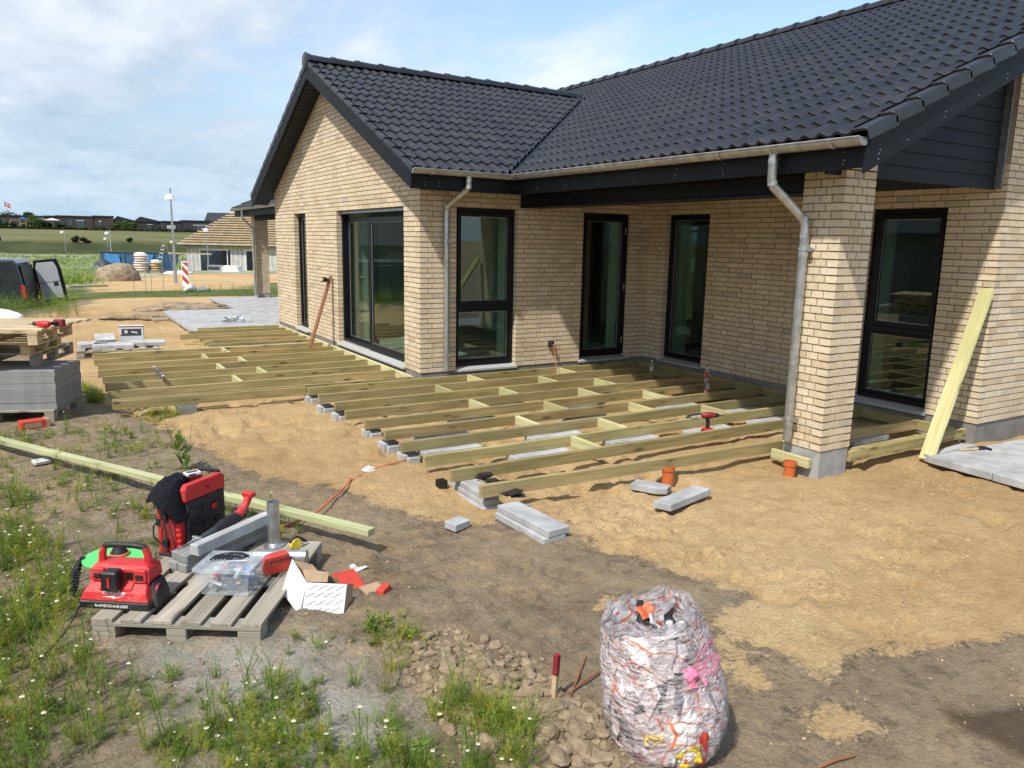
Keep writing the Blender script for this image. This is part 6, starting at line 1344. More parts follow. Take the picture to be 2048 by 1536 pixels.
m=MB(); m.tube([(-.03,0,0),(-.05,-.06,.0),(-.07,-.12,.0)],[.022,.018,.022],10); m.obj('grip','blackplastic',d2,smooth=True); m=MB(); m.box((-.13,-.19,-.038),(-.02,-.13,.038)); m.obj('battery','darkred',d2,bevel=.008)
# red screw box under the stack
m=thing('screw_box','crushed red screw box with a cream end lying in the weeds before the left stack','carton',(-4.42,-.10,-.235),R(15)); q_=MB(); q_.box((-.13,-.07,0),(.13,.07,.09)); q_.obj('box','cardred',m,bevel=.004); q_=MB(); q_.box((.095,-.071,.002),(.131,.071,.0915)); q_.obj('end_band','card',m); q_=MB(); q_.box((-.10,-.0715,.02),(.05,-.0708,.07)); q_.obj('flap','card',m)
text_obj('lettering','ESSVE',.05,'whiteink',m,Matrix.Translation((-.02,0,.0915)),scale_x=.9); bpy.data.objects.remove([o for o in m.children if o.name.startswith('lettering')][0])
# ---- second pallet with slabs and a carton
s2p=pallet('wooden_pallet','low pallet with loose grey slabs and a picture carton, behind the joists',(-3.20,5.15,-.245),R(-6),.9,1.25,6,'palletwood',board=.12)
G2='grey slabs on the low pallet'
for (x,y,z,l,w,rz,tl,lb) in ((-3.60,5.30,-.07,.42,.4,5,0,'dusty slab at the left end of the low pallet'),(-3.30,5.02,-.07,.62,.42,-8,0,'long whitish slab at the front of the low pallet'),(-2.78,5.15,-.065,.55,.42,-4,.0,'dark-edged slab at the right end of the low pallet'),(-3.40,5.45,-.04,.3,.30,0,.25,'small square slab propped up on the low pallet')):
    mb=MB(); mb.box((-l/2,-w/2,-.03),(l/2,w/2,.03),(1.1,1.1,1.1)); o=mb.obj('concrete_slab','paver',None,bevel=.004); o.location=(x,y,z+(.045 if tl else 0)); o.rotation_euler=(tl,0,R(rz)); tag(o,lb,'concrete slab',G2)
cx=thing('picture_carton','white carton with a dark photo of a terrace printed on it, on the low pallet','carton',(-2.98,5.52,-.10),R(-10)); m=MB(); m.box((-.19,-.08,0),(.19,.08,.30)); m.obj('box','cardwhite',cx,bevel=.003); m=MB(); m.box((-.15,-.0815,.13),(.16,-.0805,.25)); m.obj('photo','ink',cx); m=MB(); m.box((-.19,-.0815,.28),(.19,-.0805,.299)); m.box((-.17,-.0818,.13),(-.12,-.0812,.15)); m.obj('red_band','darkred',cx); m=MB(); m.cb((.05,-.083,.19),(.10,.001,.025),Matrix.Rotation(.2,4,'Y')); m.cb((-.08,-.083,.2),(.05,.001,.05)); m.obj('photo_detail','cardwhite',cx)
for (x,y,rz,lb) in ((-5.0,8.0,68,'weathered long plank lying on the ground behind the left stack'),(-5.35,8.2,70,'second weathered plank lying beside the white sack heap')):
    o=timber('old_plank',(x,y,zg(x,y)+.05),(x+2.0*math.cos(R(rz)),y+2.9*math.sin(R(rz)),zg(x+.8,y+2.7)+.06),.22,.05,'palletwood'); tag(o,lb,'plank')
# heap of white sacks with red things at the left edge
def heap(name,mat,label,cat,loc,r,seed,sub=3,rough=.22,k=1.0,kind=None):
    bm=bmesh.new(); bmesh.ops.create_icosphere(bm,subdivisions=sub,radius=1); V0=np.array([v.co for v in bm.verts]); F0=[tuple(v.index for v in f.verts) for f in bm.faces]; bm.free(); rs_=np.random.RandomState(seed)
    n=np.zeros(len(V0))
    for f,a in ((2,1),(4.5,.55),(9,.3),(17,.16)): M3=rs_.randn(3,3); n+=a*np.sin((V0@M3)*f*.6+rs_.rand(3)*6).sum(1)/2
    V=V0*(1+rough*n)[:,None]*np.array(r); V[:,2]=np.maximum(V[:,2],-r[2]*.1); mb=MB(); mb.add([tuple(v) for v in V],F0,(k,k,k)); o=mb.obj(name,mat,None,smooth='all',fixn=False); o.location=loc; return tag(o,label,cat,kind=kind)
heap('white_sack','whitefilm','crumpled white plastic sack lying at the left edge near the van','sack',(-4.98,10.2,-.13),(.34,.3,.27),3)
heap('white_sack','whitefilm','smaller white plastic sack at the very left edge','sack',(-5.42,9.9,-.12),(.26,.26,.24),4)
heap('red_bag','cardred','red bag on the heap of white sacks at the left edge','bag',(-5.32,10.3,.06),(.22,.16,.16),5); heap('dark_bag','leather','dark blue bag in front of the white sacks at the left edge','bag',(-5.15,8.9,-.1),(.17,.16,.2),6)
# ================================================================ VAN
ux=Vector((.86,-.5))   # roughly the picture's right
van=thing('delivery_van','dark grey delivery van at the left edge with its rear door standing open','van',(-4.62,18.9,-.98),R(169))
# local: +x = rear direction... the van's rear faces the camera's right; local x forward (to the left, out of frame), y its width
def vb(nm,mat,prof,y0,y1,bev=.03): m=MB(); m.prism(prof,y0,y1,'y'); return m.obj(nm,mat,van,bevel=bev,bseg=2)
MT['vanpaint']=flat('dark_grey_paint',(.035,.042,.05),.3,.3,.1,3,coat=.5)
vb('body','vanpaint',[(-.02,.45),(-.06,.9),(-.02,1.2),(.10,1.82),(.2,1.93),(3.2,1.93),(3.9,1.25),(4.9,1.0),(4.95,.45)],-.9,.9,.06)
for x in (.85,3.9):
    for y in (-.88,.70): 
        m=MB(); m.lathe([(0,0),(.32,0),(.32,.18),(0,.18)],20,(x,y,.32),axis='y'); w_=m.obj('wheel','blackplastic',van,smooth=True); m=MB(); m.lathe([(0,-.005),(.2,-.005),(.2,.01)],16,(x,y,.32),axis='y'); m.obj('rim','steel',w_)
vb('load_opening','black',[(-.075,.55),(-.085,1.0),(.03,1.74),(.09,1.74),(.02,.55)],-.72,.74,.0)
vb('rear_bumper','blackplastic',[(-.12,.38),(-.12,.56),(.1,.56),(.1,.38)],-.88,.88)
for y in (-.895,.80): vb('tail_light','red',[(-.09,.78),(-.07,1.15),(.06,1.18),(.05,.80)],y,y+.10,.02)
vb('side_groove','blackplastic',[(.15,.86),(.15,.885),(2.9,.885),(2.9,.86)],.893,.905,0); m=MB(); m.tube([(.62,.903,.95),(.55,.903,1.3),(.75,.903,1.6),(1.1,.903,1.72),(2.4,.903,1.74)],.012,6); m.obj('panel_crease','black',van)
vb('white_load','whitefilm',[(-.0,.6),(-.0,1.5),(.5,1.5),(.5,.6)],-.5,.4)
# open rear door, hinged on the side nearest the camera
dz=thing('rear_door',None,None); dz.parent=van; dz.location=(-.12,-.86,.50); dz.rotation_euler=(R(0),R(-9),R(176))
def db(nm,mat,a,b,par=dz,bev=.01): m=MB(); m.box(a,b); return m.obj(nm,mat,par,bevel=bev)
m=MB(); m.prism([(.0,.0),(.80,-.0),(.80,1.0),(.74,1.33),(.08,1.36),(.0,1.0)],-.03,.03,'y'); m.obj('door_shell','black',dz,bevel=.02)
m=MB(); m.prism([(.09,.08),(.70,.08),(.70,.60),(.09,.60)],.031,.04,'y'); m.prism([(.09,.62),(.70,.62),(.70,1.05),(.64,1.24),(.16,1.27),(.09,1.1)],.031,.04,'y'); m.prism([(.09,.08),(.70,.08),(.70,.60),(.09,.60)],-.04,-.031,'y'); m.prism([(.09,.62),(.70,.62),(.70,1.05),(.64,1.24),(.16,1.27),(.09,1.1)],-.04,-.031,'y'); m.obj('door_lining','slabs',dz,bevel=.01)
MT['liningg']=flat('pale_grey_lining',(.34,.36,.38),.6,0,.05,6); bpy.data.objects['door_lining'].data.materials[0]=MT['liningg']
for yy in (-.052,.041): db('inner_handle','blackplastic',(.50,yy,.48),(.64,yy+.012,.60))
db('hinge_arm','black',(-.12,-.02,1.05),(.02,.01,1.10)); db('hinge_arm','black',(-.12,-.02,.08),(.02,.01,.14))
# ================================================================ LAMP POSTS
def lamp(x,y,zb,h,label,side,s=1.0):
    t=thing('street_lamp',label,'street lamp',(x,y,zb),group='street lamps with white domed heads'); m=MB(); m.tube([(0,0,0),(0,0,h*.25),(0,0,h)],[.06*s,.055*s,.035*s],10); m.tube([(0,0,0),(0,0,.9)],.075*s,10); m.obj('pole','steel',t,smooth=True)
    d=Vector((math.cos(side),math.sin(side))); hz=h-.45
    m=MB(); m.tube([(0,0,hz+.14),(d.x*.34,d.y*.34,hz+.16)],.02,8); m.obj('bracket_arm','steel',t,smooth=True)
    m=MB(); c=(d.x*.36,d.y*.36,hz-.06); m.lathe([(0,.24),(.07,.235),(.14,.19),(.19,.11),(.215,.0),(.225,-.01),(.20,-.012),(.17,.05),(.10,.13),(0,.17)],20,c); m.obj('lamp_head','white',t,smooth=True)
    m=MB(); m.lathe([(0,.10),(.09,.09),(.11,.03),(.10,-.0),(0,-.02)],14,c); m.obj('lamp_glass','whitefilm',t,smooth=True); return t
sR=math.atan2(-.5,.86)
lamp(1.13,30.36,-.62,4.50,'nearest and tallest grey street lamp with a white domed head',math.atan2(-.9,-.25),1.15)
lamp(2.59,90.49,-1.75,3.95,'street lamp with its white head reaching left, behind the brown earth heap',sR+math.pi,1.3)
lamp(7.7,59.7,-1.3,3.90,'thin street lamp in front of the half-built house with the timber roof',math.atan2(-.9,-.3),.9)
for x,y,z,lb in ((-1.2,120,2.0,'distant small white lamp head above the meadow at the far left'),(5.0,132,1.1,'distant white lamp head just above the lamp behind the earth heap'),(13.0,118,.9,'distant white lamp head right beside the nearest lamp post')):
    h=z-float(zbase(np.array([x]),np.array([y]))[0]); lamp(x,y,z-h,h+.2,lb,sR+math.pi,.7)
# ================================================================ WARNING SIGN AND WIRE STANDS
sg=thing('warning_board','red and white striped warning board standing in tall grass by the nearest lamp','warning board',(.26,21.4,-.30),math.atan2(-.5,.86)+.12); m=MB(); m.box((-.125,-.012,.16),(.125,.012,1.10)); m.obj('board','white',sg,bevel=.02)
for k in range(3):
    z=.22+k*.34; m=MB(); zz=[(-.105,z+.24),(.105,z),(.105,z+.17),(-.105,z+.41)]; zz=[(a,min(b,1.08)) for a,b in zz]; m.prism(zz,-.016,-.0125,'y'); m.prism(zz,.0125,.016,'y'); m.obj('red_stripe','cardred',sg)
m=MB(); m.tube([(0,.03,0),(0,.03,1.25)],.02,8); m.obj('post','steel',sg)
heap('sandbag','whitefilm','grey-white plastic sandbag at the foot of the striped warning board','sandbag',(.36,21.2,-.24),(.22,.2,.24),8,rough=.3,k=.7); heap('foot_block','slabs','dark rubber foot block in the grass right of the warning board','foot block',(.8,21.5,-.28),(.35,.3,.2),9)
for i,(x,lb) in enumerate(((-1.27,'left rusty wire stand beside the track, before the wrapped pallets'),(-.68,'right rusty wire stand beside the track, before the wrapped pallets'))):
    t=thing('wire_stand',lb,'wire stand',(x,21.55,-.28),sR,group='rusty wire stands'); m=MB()
    for a in (-.22,.22): m.tube([(a,0,0),(a,0,.78)],.009,6)
    m.obj('upright','gutter',t); m=MB()
    for z in (.10,.75): m.tube([(-.22,0,z),(.22,0,z)],.005,6)
    m.obj('crossbar','palletwood',t)
# ================================================================ HEAPS, PALLETS OF SACKS, SKIP
MT['earth']=flat('brown_earth',(.33,.25,.165),.95,0,.4,5,.08)
heap('earth_heap','earth','brown conical heap of earth behind the track, before the blue skip','earth heap',(-1.12,34.6,-.55),(.95,.9,.74),11,5,.14)
heap('sand_bank','earth','low bank of rough brown sand between the track and the paved terrace','sand bank',(-.85,13.2,-.24),(1.35,.5,.17),12,4,.25,1.35)
heap('sand_bank','earth','small rough sand bank left of the paved terrace corner','sand bank',(-2.3,11.3,-.26),(.8,.35,.12),13,4,.3,1.35)
def sackpal(x,y,z,w,h,label,two,mat):
    t=thing('sack_pallet',label,'pallet of sacks',(x,y,z),sR,group='wrapped pallets by the skip'); m=MB(); m.box((-w/2,-.5,0),(w/2,.5,.14)); m.obj('pallet_base','palletwood',t)
    rows=int(h/.17); 
    for r in range(rows):
        m=MB(); zz=.14+r*.165; sh=rnd.uniform(-.02,.02); ww=w*.48*(1 if (not two or r<rows*.5) else .86); m.ell((sh,0,zz+.09),(ww,.5,.12),16,6); m.obj('sack_layer',mat,t,smooth=True)
    m=MB(); top=.14+rows*.165; m.ell((-.05,0,top+.02),(w*.36,.42,.14),14,6); m.obj('film_top','whitefilm',t,smooth=True)
MT['sackcream']=flat('cream_sacks',(.62,.52,.45),.6,0,.15,3); MT['sackbrown']=flat('brown_sacks',(.45,.33,.17),.7,0,.3,3)
sackpal(1.68,50.4,-.93,1.12,1.25,'tall pallet of film-wrapped sacks before the blue skip',True,'sackcream'); sackpal(2.62,50.3,-.93,.8,.72,'lower pallet of brown sacks right of the tall wrapped one',False,'sackbrown')
sk=thing('skip_container','blue steel skip with one end flap open, behind the wrapped pallets','skip',(2.9,63.3,-1.30),sR)
m=MB(); w=2.75; m.prism([(-w,.0),(w*.86,.0),(w,.85),(w,1.5),(-w,1.5),(-w,.0)],-1.15,-1.05,'y'); m.prism([(-w,.0),(w*.86,.0),(w,.85),(w,1.5),(-w,1.5)],1.05,1.15,'y'); m.box((-w,-1.15,0),(-w+.08,1.15,1.5)); m.box((-w,-1.1,.02),(w*.86,1.1,.08)); m.obj('shell','blue',sk,bevel=.01)
for i in range(7): m=MB(); x=-w+.35+i*.8; m.box((x,-1.22,.05),(x+.09,-1.151,1.45)); m.obj('rib','blue',sk)
m=MB(); m.box((-w,-1.2,1.501),(w,-1.04,1.58)); m.obj('top_rim','leather',sk)
MT['blue2']=flat('bright_blue_panel',(.05,.20,.46),.5,0,.2,1.5); m=MB(); m.prism([(.55,.55),(1.45,.45),(1.75,1.4),(.85,1.48)],-1.45,-1.40,'y'); m.obj('side_flap','blue2',sk); m=MB(); m.prism([(-2.5,.1),(-1.0,.1),(-1.15,1.35),(-2.3,1.45)],-1.30,-1.25,'y'); m.obj('side_flap','blue2',sk)
heap('rubbish_heap','leather','dark debris heap between the lamp and the blue skip','debris',(-.3,58,-1.2),(.9,.7,1.1),15,3,.3)
# long trestle ladder leaning by the skip and the pole it carries
ld=thing('step_ladder','tall aluminium step ladder standing between the skip and the half-built house','ladder',(4.0,58.2,-1.15),sR)
for a,b in (((-.55,-.25,0),(.1,0,2.3)),((-.15,-.25,0),(.3,0,2.3)),((.75,.3,0),(.3,.05,2.3))): m=MB(); m.tube([a,b],.02,6); m.obj('stile','steel',ld)
for k in range(7): t=.1+k*.13; m=MB(); m.tube([Vector((-.55,-.25,0)).lerp(Vector((.1,0,2.3)),t),Vector((-.15,-.25,0)).lerp(Vector((.3,0,2.3)),t)],.01,6); m.obj('rung','gutter',ld)
o=timber('scaffold_rail',(4.4,57.9,.30),(7.4,56.3,.28),.08,.10,'newpallet'); tag(o,'pale horizontal rail between the step ladder and the half-built house','rail')
def longpack(x,y,z,L_,lb,mat='whitefilm'): heap('wrapped_bundle',mat,lb,'wrapped bundle',(x,y,z),(L_,.5,.22),int(x*7)%50,3,.12)
longpack(3.45,46.2,-.80,.9,'long white wrapped bundle on the ground behind the nearest lamp')
# covered stack before the half-built house
cs=thing('covered_stack','stack of building boards half covered by white printed film, before the half-built house','covered stack',(7.9,53.5,-1.30),sR); m=MB(); m.box((-1.25,-.5,0),(-.15,.5,.75)); m.obj('board_pack','liningg',cs,bevel=.02); m=MB(); m.box((-1.2,-.51,.45),(-.3,-.505,.70)); m.obj('dark_print','ink',cs); m=MB(); m.prism([(-.15,.1),(1.0,.0),(1.25,.2),(1.0,.75),(-.15,.8)],-.52,.5,'y'); m.obj('film_cover','whitefilm',cs,bevel=.05)
m=MB(); m.box((-1.25,-.55,.80),(-.0,-.5,.84)); m.obj('top_lath','steel',cs); m=MB(); m.box((-1.0,-.4,-.12),(1.0,.4,-.0)); m.obj('bearer','newpallet',cs)
tag(timber('edge_plank',(6.9,52.0,-.98),(9.4,51.2,-1.0),.25,.08,'newpallet'),'pale plank lying on the ground before the covered stack','plank')
tag(timber('far_plank',(-3.5,23.4,-.18),(-2.2,23.8,-.18),.35,.07,'palletwood'),'weathered board raised on a block beside the track behind the van','board')
tag(timber('flat_board',(-2.1,10.6,zg(-2.1,10.6)+.03),(-1.75,10.5,zg(-1.75,10.5)+.03),.14,.03,'palletwood'),'short board lying on sand left of the paved terrace','board')
# ================================================================ HALF-BUILT HOUSE
hb=thing('unfinished_house','half-built house with a bare timber-battened roof and grey wrapped walls','house',(6.55,64.0,-1.50),0)
U_=Vector((13.4-6.55,58.5-64.0)).normalized(); V_=Vector((-U_.y,U_.x))*1.0   # V_ points away
hb.rotation_euler=(0,0,math.atan2(U_.y,U_.x))
def hx(nm,mat,a,b,bev=0): m=MB(); m.box(a,b); return m.obj(nm,mat,hb,bevel=bev)
def hx2(nm,mat,segs): m=MB(); [m.box(a,b) for a,b in segs]; return m.obj(nm,mat,hb)
for a,b in ((.1,1.35),(4.2,5.6),(7.0,9.2),(10.4,14)): 
    m=MB(); m.box((a,0,0),(b,.15,2.1)); m.obj('wrapped_wall','hoarding',hb)
    x=a+.1
    while x<b: m=MB(); m.box((x,-.02,.0),(x+.05,-.001,2.1)); m.obj('wall_batten','whitefilm',hb); x+=.4
m=MB(); m.box((.1,0,0),(.2,9,2.1)); m.box((.1,6,0),(14,6.1,2.1)); m.obj('back_wall','hoarding',hb)
hx('lintel','newpallet',(.0,-.05,2.1),(14,.2,2.45)); hx('floor','concrete',(0,-.2,-.2),(14,9,0)); hx('eaves_gutter','steel',(-.35,-.55,2.42),(14.3,-.42,2.5))
for x in (1.35,3.9,5.6,6.9): hx('window_frame','whitefilm',(x,-.02,.0),(x+.06,.1,2.12))
for a,b in ((1.3,4.1),(5.55,7.0)): hx('frame_head','whitefilm',(a,-.06,1.98),(b,.0,2.09))
m=MB(); m.tube([(1.7,-.1,0),(2.9,.3,2.0)],.03,6); m.obj('prop','black',hb)
# battened roof: hip end on the left
nb=17; r0=(-.4,-.5,2.5); run=4.3; rise=3.35
for k in range(nb):
    t=k/(nb-1); y=-.5+run*t; z=2.5+rise*t; xl=-.4+3.9*t; m=MB(); m.box((xl,y-.035,z),(14.4,y+.035,z+.095)); m.obj('roof_batten','newpallet',hb)
    m=MB(); m.box((xl-.03,y,z-.004),(xl+.03,y+.3,z+.044)); m.obj('hip_end','newpallet',hb)
for k in range(15):
    x=-.0+k*1.0; t0=max(0,0); te=min(1,(x+.4)/3.9); 
    if te<=.05: continue
    a=Vector((x,-.5,2.36)); b=Vector((x,-.5+run*te,2.36+rise*te)); m=MB(); m.tube([a,b],.05,4); m.obj('rafter','newpallet',hb)
m=MB(); m.add([(-.35,-.45,2.36),(14.4,-.45,2.36),(14.4,run-.5,2.36+rise),(3.5,run-.5,2.36+rise)],[(0,1,2,3)]); m.add([(-.35,-.45,2.36),(3.5,run-.5,2.36+rise),(-.35,8.1,2.36)],[(0,1,2)]); m.obj('underlay','brownwood',hb,fixn=False)
MT['underlay']=flat('dark_underlay',(.10,.07,.05),.8)
bpy.data.objects['underlay'].data.materials[0]=MT['underlay']
hx('ridge_membrane','whitefilm',(3.0,run-1.05,2.5+rise*.87),(14.4,run-.95,2.5+rise*.93)); hx('ridge_board','newpallet',(3.4,run-.55,2.5+rise),(14.4,run-.45,2.62+rise))
for x in (6.6,8.6): hx('chimney_stub','whitefilm',(x,run-.3,2.5+rise),(x+.12,run-.2,2.95+rise))
# ================================================================ HOUSES ON THE HILL
MT['dkbrick']=flat('dark_brown_brick',(.060,.046,.042),.9,0,.25,1.5); MT['dkbrick2']=flat('charcoal_brick',(.040,.040,.044),.9,0,.25,1.5); MT['greyclad']=flat('pale_grey_cladding',(.30,.31,.29),.8,0,.1,1); MT['felt']=flat('black_roofing_felt',(.022,.022,.026),.7); MT['farglass']=flat('dark_glass',(.05,.07,.08),.1,0,.1,2,spec=.8); MT['blind']=flat('pale_blind',(.45,.52,.53),.5)
zH=lambda x,y: float(zbase(np.array([x]),np.array([y]))[0])
def flathouse(x0,x1,y,h,label,wall='dkbrick',gables=(),wins=(),depth=9,group='dark houses on the hill',dz=0,grow=0):
    z=zH((x0+x1)/2,y)-.3+dz; t=thing('hill_house',label,'house',(x0,y,z),-.06,group); w=x1-x0
    m=MB(); m.box((0,0,0),(w,depth,h)); m.obj('wall',wall,t); m=MB(); m.box((-.12,-.12,h),(w+.12,depth+.1,h+.22)); m.obj('roof_edge','felt',t)
    for (a,b,hg) in gables:
        m=MB(); m.prism([(a,h+.22),(a+(b-a)*.22,h+.22+hg),(b,h+.22)],0.0,depth,'y'); m.obj('roof','felt',t)
    for (a,b,c,d,mt) in wins:
        m=MB(); m.box((a,-.04,c),(b,.02,d)); f=m.obj('window',mt,t); m=MB(); m.box((a-.05,-.06,c-.05),(a,-.0,d+.05)); m.box((b,-.06,c-.05),(b+.05,.0,d+.05)); m.obj('frame','felt',f)
    return t
flathouse(-13.0,-2.6,188,2.75,'long low grey-brown house at the far left on the hill, behind the hedge','dkbrick',wins=((2,3,1,2,'farglass'),))
flathouse(-4.2,-2.2,187,2.7,'pale cladded block between the long house and the first brown house','greyclad')
flathouse(-1.2,5.4,174.5,2.85,'dark brown brick house with a glazed corner, behind a white parasol','dkbrick',wins=((.6,1.3,.9,1.9,'farglass'),(1.9,2.9,.5,2.2,'farglass'),(3.6,5.0,.6,2.0,'farglass'),(3.5,5.1,2.05,2.2,'blind')))
flathouse(-3.2,-1.25,175.2,2.75,'narrow brown side wing left of the first brown house','dkbrick')
flathouse(5.45,9.2,174.2,3.0,'dark brown cube house with one small window','dkbrick',gables=(),wins=((1.0,1.5,.9,1.9,'farglass'),(.95,1.55,1.95,2.15,'blind')))
flathouse(9.3,13.4,177.5,2.2,'charcoal house with a low pitched roof behind the bright bush','dkbrick2',gables=((0,4.2,.85),),wins=((2.4,3.1,.7,1.5,'farglass'),(2.3,3.2,1.6,1.75,'blind')))
flathouse(13.5,18.6,177.0,2.15,'second charcoal house with a low pitched roof, right of the bright bush','dkbrick2',gables=((0,5.2,.9),),wins=((2.4,3.2,.7,1.5,'farglass'),(2.2,3.5,1.6,1.72,'blind'),(4.2,4.9,.3,1.3,'farglass')))
flathouse(18.2,22.0,170.5,2.3,'charcoal flat-roofed house with a pale window, left of the nearest lamp','dkbrick2',wins=((.7,2.4,.9,1.6,'blind'),(.7,2.4,.7,.88,'farglass')))
flathouse(22.05,27.6,169.8,2.6,'wide charcoal flat-roofed house with a long pale awning','dkbrick2',wins=((2.6,5.0,.2,1.5,'farglass'),(1.9,5.3,1.65,1.95,'greyclad')))
flathouse(27.65,31.6,168.9,2.15,'last charcoal flat-roofed house with a pale window, right of the nearest lamp','dkbrick2',wins=((.8,2.6,1.0,1.45,'blind'),(.8,2.6,.6,.95,'farglass')))
def gablehouse(x,y,w,d,hw,hr,label,rz,dz=0):
    t=thing('hill_house',label,'house',(x,y,zH(x,y)-.3+dz),rz,'light houses with dark roofs on the hill'); m=MB(); m.box((0,0,0),(w,d,hw)); m.add([(0,0,hw),(0,d/2,hw+hr),(0,d,hw)],[(0,1,2)]); m.add([(w,0,hw),(w,d/2,hw+hr),(w,d,hw)],[(0,1,2)]); m.obj('wall','cream',t,fixn=False)
    m=MB(); m.prism([(-.5,hw-.15),(d/2,hw+hr),(d/2,hw+hr+.25),(-.6,hw-.0)],-.4,w+.4,'x'); m.prism([(d+.5,hw-.15),(d/2,hw+hr),(d/2,hw+hr+.25),(d+.6,hw)],-.4,w+.4,'x'); m.obj('roof','felt',t)
    for k in range(3): m=MB(); m.box((w*.2+k*w*.25,-.05,.7),(w*.2+k*w*.25+1.2,.02,1.7)); m.obj('window','farglass',t)
gablehouse(33.0,206,13,9,2.9,2.1,'cream gabled house with a dark roof rising behind the charcoal houses',-.35); gablehouse(43.5,203,11,8,2.8,2.2,'cream house with a dark roof, farther right on the hill',-.2); gablehouse(52.0,200,14,9,2.8,1.8,'cream house with a dark roof seen beside the far brick pillar',-.5)
# parasol, play tower, flag
pa=thing('parasol','white open parasol on the terrace before the first brown house','parasol',(-1.9,171.2,zH(-1.9,171)),0); m=MB(); m.lathe([(1.45,1.75),(0,2.15),(0,2.1),(1.4,1.7)],10); m.obj('canopy','white',pa); m=MB(); m.tube([(0,0,0),(0,0,2.0)],.04,6); m.obj('pole','steel',pa)
pt=thing('play_tower','wooden play tower with a blue canopy and a pale slide on the hilltop lawn','play tower',(-6.9,171.5,zH(-7,171)),0)
for x in (-.5,.5):
    for y in (-.5,.5): m=MB(); m.box((x-.05,y-.05,0),(x+.05,y+.05,1.9)); m.obj('post','newpallet',pt)
m=MB(); m.prism([(-.75,1.85),(0,2.3),(.75,1.85)],-.7,.7,'y'); m.obj('canopy','blue2',pt); m=MB(); m.box((-.55,-.55,.9),(.55,.55,1.0)); m.obj('platform','newpallet',pt); m=MB(); m.prism([(.5,1.0),(.62,1.0),(1.9,.15),(1.75,.1)],-.3,.3,'y'); m.obj('slide','cream',pt); m=MB(); m.tube([(-.5,0,1.6),(-2.0,0,1.6)],.05,6); m.tube([(-2.0,0,1.6),(-2.4,-.5,0)],.05,6); m.tube([(-2.0,0,1.6),(-2.3,.5,0)],.05,6); m.obj('swing_frame','newpallet',pt)
fl=thing('flagpole','red flag with a white cross flying on a pole above the far left trees','flag',(-10.6,203,zH(-10,203)),0); fl.scale=(.75,.75,.97); m=MB(); m.tube([(0,0,0),(0,0,6.0)],.05,6); m.obj('pole','white',fl)
m=MB(); 
def flagpt(u,v): return (.05+u*1.5,.12*math.sin(u*5),5.9-v*1.0-u*.55)
nn=8; vs=[flagpt(i/nn,j/6) for i in range(nn+1) for j in range(7)]; fs=[(i*7+j,i*7+j+1,(i+1)*7+j+1,(i+1)*7+j) for i in range(nn) for j in range(6)]; m.add(vs,fs); o=m.obj('cloth','cardred',fl,fixn=False); s=o.modifiers.new('t','SOLIDIFY'); s.thickness=.01
m=MB(); m.add([tuple(Vector(flagpt(u,v))+Vector((0,-.015,0))) for u,v in ((.3,0),(.45,0),(.45,1),(.3,1),(0,.42),(1,.42),(1,.58),(0,.58))],[(0,1,2,3),(4,5,6,7)]); m.obj('white_cross','white',fl,fixn=False)
# ================================================================ BUSHES AND TREES
MT['bushd']=m_leaf('dark_foliage',(.022,.035,.010),(.05,.072,.022)); MT['bushl']=m_leaf('bright_foliage',(.06,.10,.02),(.12,.17,.045))
def foliage(name,label,cat,x,y,w,d,h,n,seed,mat='bushd',leaf=.16,group=None,trunk=0,z=None,kind=None):
    r=np.random.RandomState(seed); z=zH(x,y) if z is None else z; t=thing(name,label,cat,(x,y,z),group=group) if not kind else None
    cl_=[(r.uniform(-w/2,w/2)*.75,r.uniform(-d/2,d/2)*.6,h*r.uniform(.25,.8)+trunk,r.uniform(.22,.42)*min(w,h)) for _ in range(max(4,int(w*1.6)))]
    P=[];
    for i in range(n):
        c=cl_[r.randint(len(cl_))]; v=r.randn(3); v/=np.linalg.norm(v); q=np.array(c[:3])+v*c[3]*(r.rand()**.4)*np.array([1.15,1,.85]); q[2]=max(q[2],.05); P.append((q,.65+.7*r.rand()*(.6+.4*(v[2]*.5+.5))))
    mb=MB()
    for q,k in P:
        a=r.randn(3); a/=np.linalg.norm(a); b=np.cross(a,r.randn(3)); b/=np.linalg.norm(b); s_=leaf*(.5+r.rand()); mb.add([tuple(q-a*s_),tuple(q-b*s_*.6),tuple(q+a*s_),tuple(q+b*s_*.6)],[(0,1,2,3)],(k,k,k))
    if kind: o=mb.obj(name,mat,None,fixn=False); o.location=(x,y,z); return tag(o,None,None,kind=kind)
    mb.obj('crown' if trunk or cat=='tree' else 'foliage',mat,t,fixn=False)
    m=MB()
    if trunk or cat=='tree': m.tube([(0,0,-.1),(.03,0,h*.3+trunk*.5),(0,.02,h*.6+trunk)],[.14,.10,.04],8); m.obj('trunk','brownwood',t)
    else:
        for k in range(4): a=k*1.6; m.tube([(0,0,-.05),(math.cos(a)*w*.12,math.sin(a)*w*.12,h*.5)],[.03,.015],5)
        m.obj('stems','brownwood',t)
    return t
foliage('round_bush','dark rounded bush alone in the dark green field','bush',1.3,140.6,1.9,1.6,1.5,900,41,leaf=.13); foliage('low_bush','small low bush at the right foot of the lone dark bush','bush',2.6,141,1.4,1.1,.8,350,42,leaf=.11); foliage('low_bush','smaller dark bush in the dark field right of the lamp behind the earth heap','bush',9.6,143,1.5,1.2,.95,450,43,leaf=.12)
foliage('bright_bush','bright green wide bush before the charcoal houses','bush',11.2,173.0,6.0,3,1.9,2200,44,'bushl',.2); foliage('bright_bush','bright green bush at the right end of the hill houses','bush',31.8,168,3.0,2.5,2.3,1200,45,'bushl',.2); foliage('bright_bush','light green wispy young tree between the long house and the brown house','bush',-4.9,176,3.2,2.4,2.9,900,46,'bushl',.15)
